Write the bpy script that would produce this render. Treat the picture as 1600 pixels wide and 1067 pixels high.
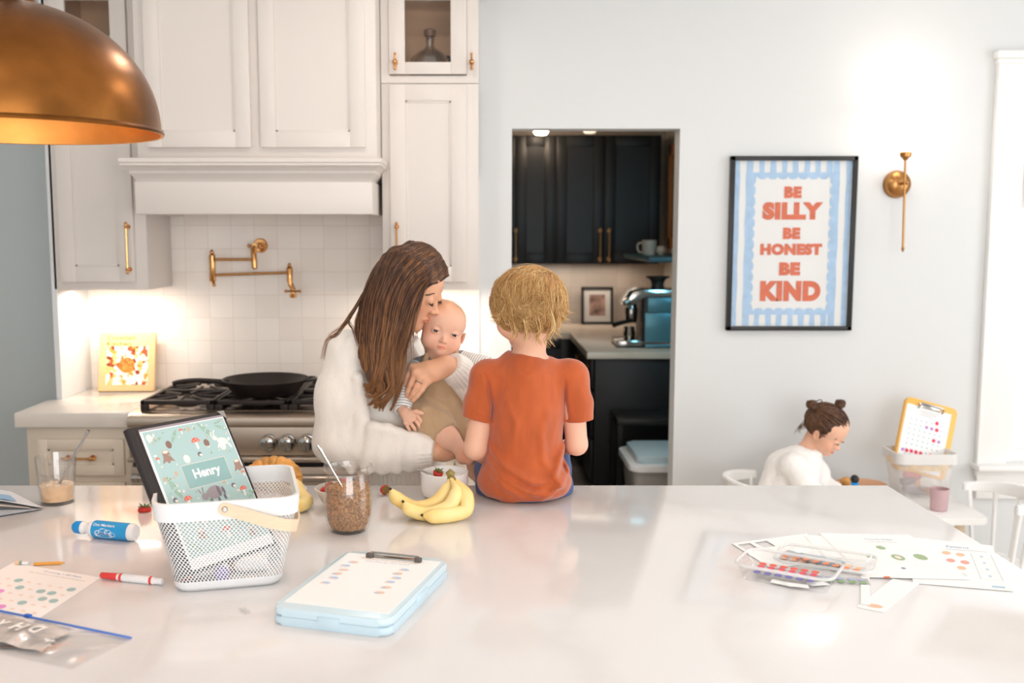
import bpy, bmesh, math, random
import numpy as np
from mathutils import Vector, Matrix, Euler, noise as mnoise
for _o in list(bpy.data.objects): bpy.data.objects.remove(_o)
S = bpy.context.scene
C = S.collection
PI = math.pi

# ---------------------------------------------------------------- camera, sky, lights, exposure
EYE = 1.65
PITCH = math.atan(173/1556.0)
cam_d = bpy.data.cameras.new('camera'); cam = bpy.data.objects.new('camera', cam_d); C.objects.link(cam)
cam.location = (0, 0, EYE); cam.rotation_euler = (PI/2 - PITCH, 0, 0)
cam_d.sensor_width = 36.0; cam_d.lens = 35.0; cam_d.shift_x = 50/1600.0
cam_d.clip_start = 0.05; cam_d.clip_end = 60
cam_d.dof.use_dof = True; cam_d.dof.focus_distance = 2.5; cam_d.dof.aperture_fstop = 3.2
S.camera = cam
S.cycles.use_denoising = True
W = bpy.data.worlds.new('world'); S.world = W; W.use_nodes = True
W.node_tree.nodes['Background'].inputs[0].default_value = (0.955, 0.98, 1.0, 1)
W.node_tree.nodes['Background'].inputs[1].default_value = 0.95
S.view_settings.view_transform = 'Standard'; S.view_settings.look = 'None'
S.view_settings.gamma = 1.0; S.view_settings.use_curve_mapping = False
S.view_settings.exposure = 0.41

def area(name, loc, target, sx, sy, power, col=(1,1,1)):
    l = bpy.data.lights.new(name, 'AREA'); l.shape = 'RECTANGLE'; l.size = sx; l.size_y = sy
    l.energy = power; l.color = col
    o = bpy.data.objects.new(name, l); C.objects.link(o); o.location = loc
    o.rotation_euler = (Vector(target)-Vector(loc)).to_track_quat('-Z', 'Y').to_euler()
    return o
# added fill light in the open rear behind the camera, no windows built there; side fill at a window added for it in the right hand wall
area('rear_fill_light', (1.2, -2.9, 1.7), (0.2, 3, 1.2), 3.4, 2.2, 85, (0.97, 0.985, 1.0))
area('side_fill_light', (4.17, 2.2, 1.6), (0, 2.4, 1.0), 2.6, 1.8, 36, (0.95, 0.98, 1.0))  # added fill light from the right, out of view
# strips under the wall cabinets
area('under_cabinet_strip_left', (-1.62, 4.40, 1.385), (-1.62, 4.42, 0), 0.36, 0.05, 2.1, (1.0, 0.87, 0.74))
area('under_cabinet_strip_right', (-0.22, 4.40, 1.385), (-0.22, 4.42, 0), 0.36, 0.05, 3.0, (1.0, 0.87, 0.74))
# light of the storage room
area('assumed_cool_light', (1.38, 5.0, 1.75), (1.1, 6.3, 0.9), 0.3, 0.3, 3.6, (0.25, 0.75, 1.0))  # unseen lamp, assumed as source of the teal light on the end panel

area('storage_room_strip', (0.3, 7.70, 1.39), (0.3, 7.6, 0), 1.8, 0.05, 3.0, (1.0, 0.86, 0.72))
# ---------------------------------------------------------------- measuring helpers
CP, SP = math.cos(PITCH), math.sin(PITCH)
def Yp(px, py, y):
    u = (px-750)/1556.0; v = (533.5-py)/1556.0; t = y/(CP+v*SP)
    return Vector((u*t, y, EYE+t*(-SP+v*CP)))
def Zp(px, py, z=0.92):
    u = (px-750)/1556.0; v = (533.5-py)/1556.0; t = (z-EYE)/(-SP+v*CP)
    return Vector((u*t, t*(CP+v*SP), z))

# ---------------------------------------------------------------- materials
def lin(h):
    h = h.lstrip('#'); r = [int(h[i:i+2], 16)/255 for i in (0, 2, 4)]
    return tuple(((c/12.92) if c <= 0.04045 else ((c+0.055)/1.055)**2.4) for c in r) + (1,)
MATS = {}
def mat(name, col, rough=0.5, metal=0.0, var=0.0, vscale=8.0, bump=0.0, bscale=60.0, spec=0.5, coat=0.0,
        sheen=0.0, trans=0.0, ior=1.45, sss=0.0, emis=None, estr=0.0, alpha=1.0, bdist=0.002, stretch=None, vcol=None):
    if name in MATS: return MATS[name]
    m = bpy.data.materials.new(name); m.use_nodes = True; MATS[name] = m
    N = m.node_tree.nodes; L = m.node_tree.links; b = N['Principled BSDF']
    c = lin(col) if isinstance(col, str) else tuple(col)+(1,)
    b.inputs['Base Color'].default_value = c
    b.inputs['Roughness'].default_value = rough; b.inputs['Metallic'].default_value = metal
    b.inputs['Specular IOR Level'].default_value = spec; b.inputs['Coat Weight'].default_value = coat
    b.inputs['Coat Roughness'].default_value = 0.08
    b.inputs['Sheen Weight'].default_value = sheen; b.inputs['Transmission Weight'].default_value = trans
    b.inputs['IOR'].default_value = ior; b.inputs['Alpha'].default_value = alpha
    if sss:
        b.inputs['Subsurface Weight'].default_value = sss
        b.inputs['Subsurface Radius'].default_value = (1.0, 0.35, 0.2); b.inputs['Subsurface Scale'].default_value = 0.008
    if emis:
        b.inputs['Emission Color'].default_value = lin(emis) if isinstance(emis, str) else tuple(emis)+(1,)
        b.inputs['Emission Strength'].default_value = estr
    tc = N.new('ShaderNodeTexCoord'); mp = N.new('ShaderNodeMapping'); L.new(tc.outputs['Object'], mp.inputs['Vector'])
    if stretch: mp.inputs['Scale'].default_value = stretch
    src = None
    if vcol:
        a = N.new('ShaderNodeAttribute'); a.attribute_name = vcol
        mx = N.new('ShaderNodeMixRGB'); mx.blend_type = 'MULTIPLY'; mx.inputs[0].default_value = 1
        mx.inputs[1].default_value = c; L.new(a.outputs['Color'], mx.inputs[2]); src = mx.outputs[0]
    if var > 0:
        n = N.new('ShaderNodeTexNoise'); n.inputs['Scale'].default_value = vscale; n.inputs['Detail'].default_value = 6
        L.new(mp.outputs[0], n.inputs['Vector'])
        r = N.new('ShaderNodeMapRange'); r.inputs['From Min'].default_value = 0.3; r.inputs['From Max'].default_value = 0.7
        r.inputs['To Min'].default_value = 1-var; r.inputs['To Max'].default_value = 1+var*0.6
        L.new(n.outputs['Fac'], r.inputs['Value'])
        mx = N.new('ShaderNodeVectorMath'); mx.operation = 'SCALE'
        if src: L.new(src, mx.inputs[0])
        else: mx.inputs[0].default_value = c[:3]
        L.new(r.outputs[0], mx.inputs['Scale']); src = mx.outputs[0]
    if src: L.new(src, b.inputs['Base Color'])
    if bump > 0:
        n = N.new('ShaderNodeTexNoise'); n.inputs['Scale'].default_value = bscale; n.inputs['Detail'].default_value = 4
        L.new(mp.outputs[0], n.inputs['Vector'])
        bp = N.new('ShaderNodeBump'); bp.inputs['Strength'].default_value = bump; bp.inputs['Distance'].default_value = bdist
        L.new(n.outputs['Fac'], bp.inputs['Height']); L.new(bp.outputs[0], b.inputs['Normal'])
    return m

# ---------------------------------------------------------------- mesh builder
def basis(d):
    d = Vector(d).normalized(); a = Vector((0, 0, 1)) if abs(d.z) < 0.9 else Vector((1, 0, 0))
    u = d.cross(a).normalized(); return u, d.cross(u).normalized(), d
class MB:
    def __init__(s): s.bm = bmesh.new(); s.M = Matrix.Identity(4); s.mi = 0
    def at(s, loc=(0, 0, 0), rot=(0, 0, 0), scale=1.0):
        s.M = Matrix.Translation(loc) @ Euler(rot).to_matrix().to_4x4() @ Matrix.Scale(scale, 4); return s
    def mat(s, i): s.mi = i; return s
    def v(s, p): return s.bm.verts.new(s.M @ Vector(p))
    def face(s, vs):
        try:
            f = s.bm.faces.new(vs); f.material_index = s.mi; f.smooth = True; return f
        except ValueError: return None
    def box(s, x0, x1, y0, y1, z0, z1, bev=0.0, seg=2):
        vs = [s.v((x, y, z)) for x in (x0, x1) for y in (y0, y1) for z in (z0, z1)]
        fs = [s.face([vs[i] for i in q]) for q in ((0, 1, 3, 2), (4, 6, 7, 5), (0, 4, 5, 1), (2, 3, 7, 6), (0, 2, 6, 4), (1, 5, 7, 3))]
        if bev > 0:
            es = list({e for f in fs for e in f.edges})
            r = bmesh.ops.bevel(s.bm, geom=es, offset=bev, segments=seg, affect='EDGES', profile=0.5, material=s.mi)
            for f in r['faces']: f.smooth = True
        return s
    def prism(s, poly, z0, z1, bev=0.0):
        a = [s.v((x, y, z0)) for x, y in poly]; b = [s.v((x, y, z1)) for x, y in poly]; n = len(poly)
        fs = [s.face(list(reversed(a))), s.face(b)] + [s.face([a[i], a[(i+1) % n], b[(i+1) % n], b[i]]) for i in range(n)]
        if bev > 0:
            es = [e for f in fs[:2] for e in f.edges]
            bmesh.ops.bevel(s.bm, geom=list(set(es)), offset=bev, segments=2, affect='EDGES', profile=0.5, material=s.mi)
        return s
    def poly(s, pts): s.face([s.v(p) for p in pts]); return s
    def lathe(s, prof, seg=32, sx=1.0, sy=1.0, a0=0.0, a1=2*PI):
        full = abs(a1-a0-2*PI) < 1e-6; n = seg if full else seg+1
        rings = []
        for r, z in prof:
            if r < 1e-6: rings.append([s.v((0, 0, z))])
            else: rings.append([s.v((r*sx*math.cos(a0+(a1-a0)*i/seg), r*sy*math.sin(a0+(a1-a0)*i/seg), z)) for i in range(n)])
        for A, B in zip(rings[:-1], rings[1:]):
            for i in range(seg):
                j = (i+1) % n
                if len(A) == 1 and len(B) == 1: continue
                if len(A) == 1: s.face([A[0], B[j], B[i]])
                elif len(B) == 1: s.face([A[i], A[j], B[0]])
                else: s.face([A[i], A[j], B[j], B[i]])
        return s
    def tube(s, pts, r, seg=10, caps=True, closed=False):
        pts = [Vector(p) for p in pts]; n = len(pts)
        rs = r if isinstance(r, (list, tuple)) else [r]*n
        rings = []; u = None
        for i, p in enumerate(pts):
            if closed: d = (pts[(i+1) % n]-pts[i-1])
            else: d = pts[min(i+1, n-1)]-pts[max(i-1, 0)]
            if d.length < 1e-9: d = Vector((0, 0, 1))
            d.normalize()
            if u is None: u = basis(d)[0]
            else:
                u = u - d*u.dot(d)
                if u.length < 1e-6: u = basis(d)[0]
                u.normalize()
            w = d.cross(u)
            rings.append([s.v(p+(u*math.cos(2*PI*k/seg)+w*math.sin(2*PI*k/seg))*rs[i]) for k in range(seg)])
        m = n if closed else n-1
        for i in range(m):
            A, B = rings[i], rings[(i+1) % n]
            for k in range(seg): s.face([A[k], A[(k+1) % seg], B[(k+1) % seg], B[k]])
        if caps and not closed: s.face(list(reversed(rings[0]))); s.face(rings[-1])
        return s
    def ball(s, c, r, seg=16, rings=10, sx=1, sy=1, sz=1):
        M0 = s.M; s.M = M0 @ Matrix.Translation(c) @ Matrix.Diagonal((sx, sy, sz, 1))
        s.lathe([(r*math.sin(PI*i/rings) if 0 < i < rings else 0, -r*math.cos(PI*i/rings)) for i in range(rings+1)], seg)
        s.M = M0; return s
    def disc(s, c, r, seg=20, sx=1.0, sy=1.0, h=0.0):
        s.poly([(c[0]+r*sx*math.cos(2*PI*i/seg), c[1]+r*sy*math.sin(2*PI*i/seg), c[2]) for i in range(seg)]); return s
    def build(s, name, m, parent=None, angle=35, uv=None, inv=None):
        bm = s.bm
        bmesh.ops.recalc_face_normals(bm, faces=bm.faces)
        me = bpy.data.meshes.new(name); bm.to_mesh(me); bm.free()
        for mm in (m if isinstance(m, (list, tuple)) else [m]): me.materials.append(mm)
        if uv: uv(me)
        try: me.set_sharp_from_angle(angle=math.radians(angle))
        except Exception: pass
        return link(name, me, parent)
WORLD = {}
def link(name, me, parent=None):
    o = bpy.data.objects.new(name, me); C.objects.link(o)
    if parent is not None:
        o.parent = parent
        if parent.name in WORLD: o.matrix_parent_inverse = Matrix.Translation(-Vector(parent.location))
    return o
def tag(o, label, cat, group=None):
    o['label'] = label; o['category'] = cat
    if group: o['group'] = group
    return o
def thing(name, label, cat, loc=(0, 0, 0), rot=(0, 0, 0), group=None, world=False):
    o = bpy.data.objects.new(name, None); C.objects.link(o); o.location = loc; o.rotation_euler = rot
    o.empty_display_size = 0.05
    if world: WORLD[o.name] = 1
    return tag(o, label, cat, group)
def struct(o): o['kind'] = 'structure'; return o
def dup(root, loc, rot=(0, 0, 0), label=None):
    r = root.copy(); C.objects.link(r); r.location = loc; r.rotation_euler = rot
    if label: r['label'] = label
    for ch in list(root.children):
        c = ch.copy(); C.objects.link(c); c.parent = r
        for g in list(ch.children):
            d = g.copy(); C.objects.link(d); d.parent = c
    return r
def rrect(x0, x1, y0, y1, r, n=5):
    P = []
    for cx, cy, a in ((x1-r, y1-r, 0), (x0+r, y1-r, 90), (x0+r, y0+r, 180), (x1-r, y0+r, 270)):
        for i in range(n+1):
            t = math.radians(a+90*i/n); P.append((cx+r*math.cos(t), cy+r*math.sin(t)))
    return P
def bez(pts, n=24):
    """Catmull-Rom through points"""
    P = [Vector(p) for p in pts]; P = [P[0]*2-P[1]]+P+[P[-1]*2-P[-2]]; out = []
    k = len(P)-3; per = max(2, n//k)
    for i in range(k):
        a, b, c, d = P[i:i+4]
        for j in range(per):
            t = j/per
            out.append(0.5*((2*b)+(c-a)*t+(2*a-5*b+4*c-d)*t*t+(3*b-a-3*c+d)*t**3))
    out.append(P[-2]); return out
def text_mesh(txt, size, bold=0.0, depth=0.0, spacing=1.0, align='CENTER', shear=0.0):
    cu = bpy.data.curves.new('t', 'FONT'); cu.body = txt; cu.size = size; cu.offset = bold; cu.extrude = depth
    cu.align_x = align; cu.align_y = 'CENTER'; cu.space_character = spacing; cu.resolution_u = 4; cu.shear = shear
    o = bpy.data.objects.new('t', cu); C.objects.link(o)
    bpy.context.view_layer.update()
    me = bpy.data.meshes.new_from_object(o.evaluated_get(bpy.context.evaluated_depsgraph_get()))
    bpy.data.objects.remove(o); bpy.data.curves.remove(cu); return me
def add_text(mb, txt, size, M, mi, bold=0.0, fit=None, **k):
    """writing as flat geometry on a surface; M maps the text plane; fit=(w,h) scales to a box"""
    me = text_mesh(txt, size, bold, **k); me.materials.clear()
    co = [v.co.copy() for v in me.vertices]
    if fit and co:
        x0 = min(c.x for c in co); x1 = max(c.x for c in co); y0 = min(c.y for c in co); y1 = max(c.y for c in co)
        for c in co:
            c.x = (c.x-(x0+x1)/2)*(fit[0]/(x1-x0)) if fit[0] else c.x-(x0+x1)/2
            c.y = (c.y-(y0+y1)/2)*(fit[1]/(y1-y0)) if fit[1] else c.y-(y0+y1)/2
    vs = [mb.bm.verts.new(mb.M @ M @ c) for c in co]
    for p in me.polygons:
        try: f = mb.bm.faces.new([vs[i] for i in p.vertices]); f.material_index = mi
        except ValueError: pass
    bpy.data.meshes.remove(me)
def quadM(a, b, d):
    """matrix whose unit square has a = lower left, b = lower right, d = upper left"""
    x = b-a; y = d-a; z = x.cross(y).normalized()
    M = Matrix.Identity(4)
    for i in range(3): M[i][0] = x[i]; M[i][1] = y[i]; M[i][2] = z[i]; M[i][3] = a[i]
    return M
# ================================================================ materials of the place
M_wall = mat('wall_paint_white', '#DADBDB', 0.6, bump=0.05, bscale=180)
M_blue = mat('wall_paint_blue_grey', '#C6CBCB', 0.6, bump=0.05, bscale=180)
M_cab = mat('cabinet_paint_cream', '#DED5CE', 0.42, spec=0.4)
M_base = mat('cabinet_paint_base', '#E9DBC9', 0.42, spec=0.4)
M_dark = mat('cabinet_paint_navy_black', '#1E1D1F', 0.45, var=0.1)
M_brass = mat('polished_brass', '#D09A62', 0.16, 1.0)
M_brassd = mat('aged_brass', '#B4824E', 0.3, 1.0)
M_satin = mat('satin_brass', '#E2B583', 0.42, 1.0)
M_steel = mat('brushed_steel', '#C4B6A8', 0.36, 1.0, bump=0.15, bscale=40, stretch=(1, 40, 40))
M_iron = mat('cast_iron', '#2B2320', 0.5, 0.2, bump=0.3, bscale=300)
M_white = mat('white_plastic', '#EDEDED', 0.4)
M_wpaint = mat('white_gloss_paint', '#F1F0EE', 0.35)
M_black = mat('black_satin', '#1B1817', 0.4)
M_chrome = mat('chrome', '#B9B6B2', 0.12, 1.0)
M_glass = mat('clear_glass', '#FFFFFF', 0.0, trans=1.0, ior=1.45)
def thin_glass(name, op=0.1, col=(1, 1, 1), rough=.03):
    m = bpy.data.materials.new(name); m.use_nodes = True; N = m.node_tree.nodes; L = m.node_tree.links
    N.remove(N['Principled BSDF']); out = N['Material Output']
    t = N.new('ShaderNodeBsdfTransparent'); t.inputs[0].default_value = col+(1,)
    g = N.new('ShaderNodeBsdfGlossy'); g.inputs['Roughness'].default_value = rough
    f = N.new('ShaderNodeLayerWeight'); f.inputs['Blend'].default_value = 0.5
    p = N.new('ShaderNodeMath'); p.operation = 'POWER'; p.inputs[1].default_value = 4.0; L.new(f.outputs['Facing'], p.inputs[0])
    a = N.new('ShaderNodeMath'); a.operation = 'MULTIPLY_ADD'; a.inputs[1].default_value = 0.55; a.inputs[2].default_value = .03+op; L.new(p.outputs[0], a.inputs[0])
    x = N.new('ShaderNodeMixShader'); L.new(a.outputs[0], x.inputs[0]); L.new(t.outputs[0], x.inputs[1]); L.new(g.outputs[0], x.inputs[2])
    L.new(x.outputs[0], out.inputs[0]); return m
M_thin = thin_glass('thin_clear_glass', 0.0)
def quartz(name, c1, c2, rough=0.1):
    m = mat(name, c1, rough, spec=0.5); N = m.node_tree.nodes; L = m.node_tree.links; b = N['Principled BSDF']
    tc = N.new('ShaderNodeTexCoord'); n1 = N.new('ShaderNodeTexNoise'); n1.inputs['Scale'].default_value = 1.6; n1.inputs['Detail'].default_value = 8
    n1.inputs['Distortion'].default_value = 1.2; L.new(tc.outputs['Object'], n1.inputs['Vector'])
    w = N.new('ShaderNodeTexWave'); w.inputs['Scale'].default_value = 0.9; w.inputs['Distortion'].default_value = 9; w.inputs['Detail'].default_value = 5
    w.inputs['Detail Scale'].default_value = 1.4; L.new(tc.outputs['Object'], w.inputs['Vector'])
    p = N.new('ShaderNodeMath'); p.operation = 'POWER'; p.inputs[1].default_value = 7.0; L.new(w.outputs['Fac'], p.inputs[0])
    k = N.new('ShaderNodeMath'); k.operation = 'MULTIPLY_ADD'; k.inputs[1].default_value = 0.4; L.new(p.outputs[0], k.inputs[0])
    k2 = N.new('ShaderNodeMath'); k2.operation = 'MULTIPLY'; k2.inputs[1].default_value = 0.35; L.new(n1.outputs['Fac'], k2.inputs[0]); L.new(k2.outputs[0], k.inputs[2])
    mx = N.new('ShaderNodeMixRGB'); mx.inputs[1].default_value = lin(c1); mx.inputs[2].default_value = lin(c2); L.new(k.outputs[0], mx.inputs[0])
    L.new(mx.outputs[0], b.inputs['Base Color']); return m
M_quartz = quartz('island_quartz', '#EDEAE9', '#DFD9D6', .095)
M_quartz2 = quartz('counter_quartz', '#E6DDD4', '#D9CFC6')
def tilemat(name, c1, c2, mort, size, rough=0.2, axes='XZ', off=(0, 0, 0), msz=0.012):
    m = mat(name, c1, rough); N = m.node_tree.nodes; L = m.node_tree.links; b = N['Principled BSDF']
    tc = N.new('ShaderNodeTexCoord'); sp = N.new('ShaderNodeSeparateXYZ'); cb = N.new('ShaderNodeCombineXYZ')
    mp = N.new('ShaderNodeMapping'); mp.inputs['Location'].default_value = off
    L.new(tc.outputs['Object'], mp.inputs[0]); L.new(mp.outputs[0], sp.inputs[0])
    L.new(sp.outputs[axes[0]], cb.inputs['X']); L.new(sp.outputs[axes[1]], cb.inputs['Y'])
    br = N.new('ShaderNodeTexBrick'); br.offset = 0; br.inputs['Scale'].default_value = 1/size
    br.inputs['Brick Width'].default_value = 1; br.inputs['Row Height'].default_value = 1; br.inputs['Mortar Size'].default_value = msz
    br.inputs['Mortar Smooth'].default_value = 0.3
    br.inputs['Color1'].default_value = lin(c1); br.inputs['Color2'].default_value = lin(c2); br.inputs['Mortar'].default_value = lin(mort)
    L.new(cb.outputs[0], br.inputs['Vector']); L.new(br.outputs['Color'], b.inputs['Base Color'])
    n = N.new('ShaderNodeTexNoise'); n.inputs['Scale'].default_value = 14; L.new(cb.outputs[0], n.inputs['Vector'])
    h = N.new('ShaderNodeMath'); h.operation = 'SUBTRACT'; L.new(n.outputs['Fac'], h.inputs[0]); L.new(br.outputs['Fac'], h.inputs[1])
    bp = N.new('ShaderNodeBump'); bp.inputs['Strength'].default_value = 0.35; bp.inputs['Distance'].default_value = 0.004
    L.new(h.outputs[0], bp.inputs['Height']); L.new(bp.outputs[0], b.inputs['Normal']); return m
M_tile = tilemat('backsplash_tile', '#FBF3EB', '#F5EBE2', '#E6DACE', 0.1065, 0.18, off=(-0.025, 0, 0.03))
M_tile_p = tilemat('storage_room_tile', '#CDBFB1', '#C2B5A8', '#B2A598', 0.12, 0.3)
M_floor = mat('oak_floor', '#D3C6B8', 0.45, var=0.2, vscale=4, stretch=(1, 12, 1))

# ================================================================ the shell
WY = 4.62
def sbox(name, m, *boxes, bev=0.0):
    b = MB()
    for q in boxes: b.box(*q, bev=bev)
    return struct(b.build(name, m))
sbox('floor', M_floor, (-4.2, 4.2, -3.2, 4.62, -0.05, 0.0))
sbox('ceiling', mat('ceiling_paint', '#F3F2F0', 0.7), (-4.2, 4.2, -3.2, 4.9, 2.85, 2.92))
DX0, DX1, DZ = 0.146, 0.913, 2.113
WX0, WX1, WZ0, WZ1 = 2.49, 3.45, 0.56, 2.33       # window opening
sbox('wall_back', M_wall, (-1.815, DX0, WY, WY+.12, 0, 2.85), (DX0, DX1, WY, WY+.12, DZ, 2.85),
     (DX1, WX0, WY, WY+.12, 0, 2.85), (WX0, WX1, WY, WY+.12, 0, WZ0), (WX0, WX1, WY, WY+.12, WZ1, 2.85), (WX1, 4.2, WY, WY+.12, 0, 2.85))
sbox('wall_left', M_blue, (-4.2, -1.83, 4.80, 4.88, 0, 2.85), (-4.28, -4.2, -3.2, 4.88, 0, 2.85))
sbox('wall_right', M_wall, (4.2, 4.28, -3.2, .9, 0, 2.85), (4.2, 4.28, .9, 3.5, 0, .7), (4.2, 4.28, .9, 3.5, 2.5, 2.85), (4.2, 4.28, 3.5, 4.74, 0, 2.85))  # unseen opening, added for the side fill light
b = MB()
for q in ((.9, .95), (2.17, 2.23), (3.45, 3.5)): b.box(4.21, 4.26, q[0], q[1], .7, 2.5, bev=.003)
for q in ((.7, .76), (1.58, 1.62), (2.45, 2.5)): b.box(4.21, 4.26, .9, 3.5, q[0], q[1], bev=.003)
w2 = struct(b.build('added_side_window', M_wpaint))  # unseen window frame, added to house the side fill light
# end panel wall beside the counter, carries the tile on its face
sbox('wall_end', M_wall, (-1.838, -1.815, 4.27, 4.80, 0, 2.85))
b = MB(); b.box(-1.815, -0.004, WY-.012, WY-.0005, 0.92, 1.9); struct(b.build('trim_4', M_tile))
# doorway return bead and baseboards
b = MB()
for q in ((DX1, WX0-.14), (3.6, 4.2)): b.box(q[0]+.01, q[1], WY-.016, WY-.0005, 0.001, 0.14, bev=.004)
struct(b.build('baseboard_back', M_wpaint))
# window with casing
b = MB()
b.box(WX0-.145, WX0-.012, WY-.025, WY, 0.50, 2.42, bev=.004)
b.box(WX0-.155, WX0-.140, WY-.034, WY, 0.50, 2.42, bev=.003)
b.box(WX1+.012, WX1+.145, WY-.025, WY, 0.50, 2.42, bev=.004)
b.box(WX0-.145, WX1+.145, WY-.028, WY, WZ1+.0, 2.42, bev=.004)
b.box(WX0-.17, WX1+.17, WY-.05, WY, 2.42, 2.455, bev=.006)
b.box(WX0-.16, WX1+.16, WY-.038, WY, 2.40, 2.42, bev=.003)
struct(b.build('trim_1', M_wpaint))
b = MB(); b.box(WX0-.17, WX1+.17, WY-.085, WY+.02, 0.535, 0.562, bev=.006); b.box(WX0-.145, WX1+.145, WY-.024, WY, 0.39, 0.535, bev=.004)
struct(b.build('trim_2', M_wpaint))
w = struct(MB().box(WX0-.012, WX0+.035, WY+.01, WY+.07, WZ0, WZ1, bev=.003).box(WX1-.035, WX1+.012, WY+.01, WY+.07, WZ0, WZ1, bev=.003)
    .box(WX0+.03, WX1-.03, WY+.012, WY+.068, WZ0+.001, WZ0+.06, bev=.003).box(WX0+.03, WX1-.03, WY+.012, WY+.068, WZ1-.05, WZ1-.001, bev=.003)
    .box(WX0+.03, WX1-.03, WY+.02, WY+.06, 1.335, 1.385, bev=.003).build('window_1', M_wpaint))
g = MB().box(WX0+.03, WX1-.03, WY+.038, WY+.042, WZ0+.05, WZ1-.04).build('pane', M_thin, w)
# woven shade at the window head
t = thing('roman_shade', 'brown woven bamboo shade rolled up at the top of the window', 'window shade', (WX0+.48, WY-.03, 1.75), world=True)
M_bamb = mat('woven_bamboo', '#A98A66', 0.7, var=0.5, vscale=120, stretch=(0.1, 1, 1), bump=0.6, bscale=200)
b = MB()
for k in range(4): b.box(WX0+.04, WX1-.04, WY-.035-.008*k, WY-.020-.008*k, 1.75+.035*k, 2.15-.02*k, bev=.004)
b.build('fabric', M_bamb, t)
MB().box(WX0+.04, WX1-.04, WY-.03, WY+.0, 2.15, 2.33, bev=.004).build('head_rail', M_bamb, t)

# ---------------------------------------------------------------- storage room beyond the doorway
b = MB().box(-1.2, 1.6, WY+.12, 7.9, -0.05, 0.0)
fm = tilemat('storage_floor_tile', '#B9B3AC', '#6E6A66', '#8D8780', 0.16, 0.4, axes='XY')
struct(b.build('floor', fm))
sbox('wall_far', M_tile_p, (-1.2, 1.6, 7.87, 7.95, 0, 2.6))
sbox('wall_storage_right', mat('storage_wall_paint', '#D8CFC4', 0.6), (1.45, 1.53, WY+.12, 7.87, 0, 2.6))
sbox('wall_storage_left', M_dark, (-1.2, -1.12, WY+.12, 7.87, 0, 2.6))
sbox('ceiling', mat('storage_ceiling', '#E6E0D9', 0.7), (-1.2, 1.6, WY+.12, 7.9, 2.55, 2.62))
for x, y, z, e, lab in ((0.60, 5.45, 2.42, 45, 'round ceiling light just behind the head of the doorway'), (0.44, 7.3, 2.385, 40, 'warm round ceiling light glowing above the dark upper cabinets'), (0.79, 7.3, 2.395, 1, 'dim round ceiling light right of the glowing one above the dark cabinets')):
    t = thing('ceiling_light', lab, 'ceiling light', (x, y, 2.55), world=True)
    MB().at((x, y, z-.05)).lathe([(0, 0), (.035, .004), (.05, .02), (.055, .05)], 24).build('diffuser', mat('lamp_glow_%d' % e, '#FFFFFF', .4, emis='#FFE3C2', estr=e), t)
    MB().at((x, y, z)).lathe([(.06, 0), (.06, .13), (0, .13)], 24).build('base', M_wpaint, t)

def panel_door(b, x0, x1, z0, z1, y, rail=.06, d=.02, deep=.008, glass=False):
    """a shaker door facing -y: frame, bead and sunk panel in one mesh"""
    b.box(x0, x0+rail, y-d, y, z0, z1, bev=.0015); b.box(x1-rail, x1, y-d, y, z0, z1, bev=.0015)
    b.box(x0+rail-.001, x1-rail+.001, y-d, y, z0, z0+rail, bev=.0015); b.box(x0+rail-.001, x1-rail+.001, y-d, y, z1-rail, z1, bev=.0015)
    if not glass:
        b.box(x0+rail-.001, x1-rail+.001, y-d+deep, y, z0+rail-.001, z1-rail+.001)
        e = .008
        for q in ((x0+rail, x0+rail+e, z0+rail, z1-rail), (x1-rail-e, x1-rail, z0+rail, z1-rail), (x0+rail, x1-rail, z0+rail, z0+rail+e), (x0+rail, x1-rail, z1-rail-e, z1-rail)):
            b.box(q[0], q[1], y-d+.004, y-.004, q[2], q[3], bev=.001)
    return b
def bar_handle(parent, p0, p1, r=.006, m=None, stand=.028, name='handle'):
    p0 = Vector(p0); p1 = Vector(p1); d = (p1-p0).normalized(); o = Vector((0, -stand, 0)); b = MB()
    b.tube([p0+o-d*.012, p0+o, p1+o, p1+o+d*.012], r*0.8, 10)
    for p in (p0, p1):
        b.tube([p, p+o], r*.8, 10); b.ball(p+o, r*1.55, 12, 8)
        b.ball(p+o-d*.014*(1 if p is p0 else -1), r*1.2, 10, 6); b.tube([p, p+Vector((0, -.004, 0))], r*1.8, 12)
    return b.build(name, m or M_brass, parent)

# dark upper cabinets
t = thing('wall_cabinet', 'near-black upper wall cabinets with brass bar handles beyond the doorway', 'cabinet', (0.6, 7.7, 1.4), world=True)
MB().box(-0.5, 1.357, 7.56, 7.868, 1.40, 2.36, bev=.004).build('body', M_dark, t)
for x0, x1, hx in ((-0.06, 0.262, None), (0.268+.31-.31, 0.562, 0.262-.0), (0.572, 0.928, 0.905), (0.938, 1.35, 0.972)):
    d = panel_door(MB(), x0, x1, 1.405, 2.355, 7.56, rail=.075).build('door', M_dark, t)
    if hx and hx != .262: bar_handle(d, (hx, 7.54, 1.44), (hx, 7.54, 1.65), .008, M_satin)
    elif hx: bar_handle(d, (0.268, 7.54, 1.44), (0.268, 7.54, 1.65), .008, M_satin)
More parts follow.
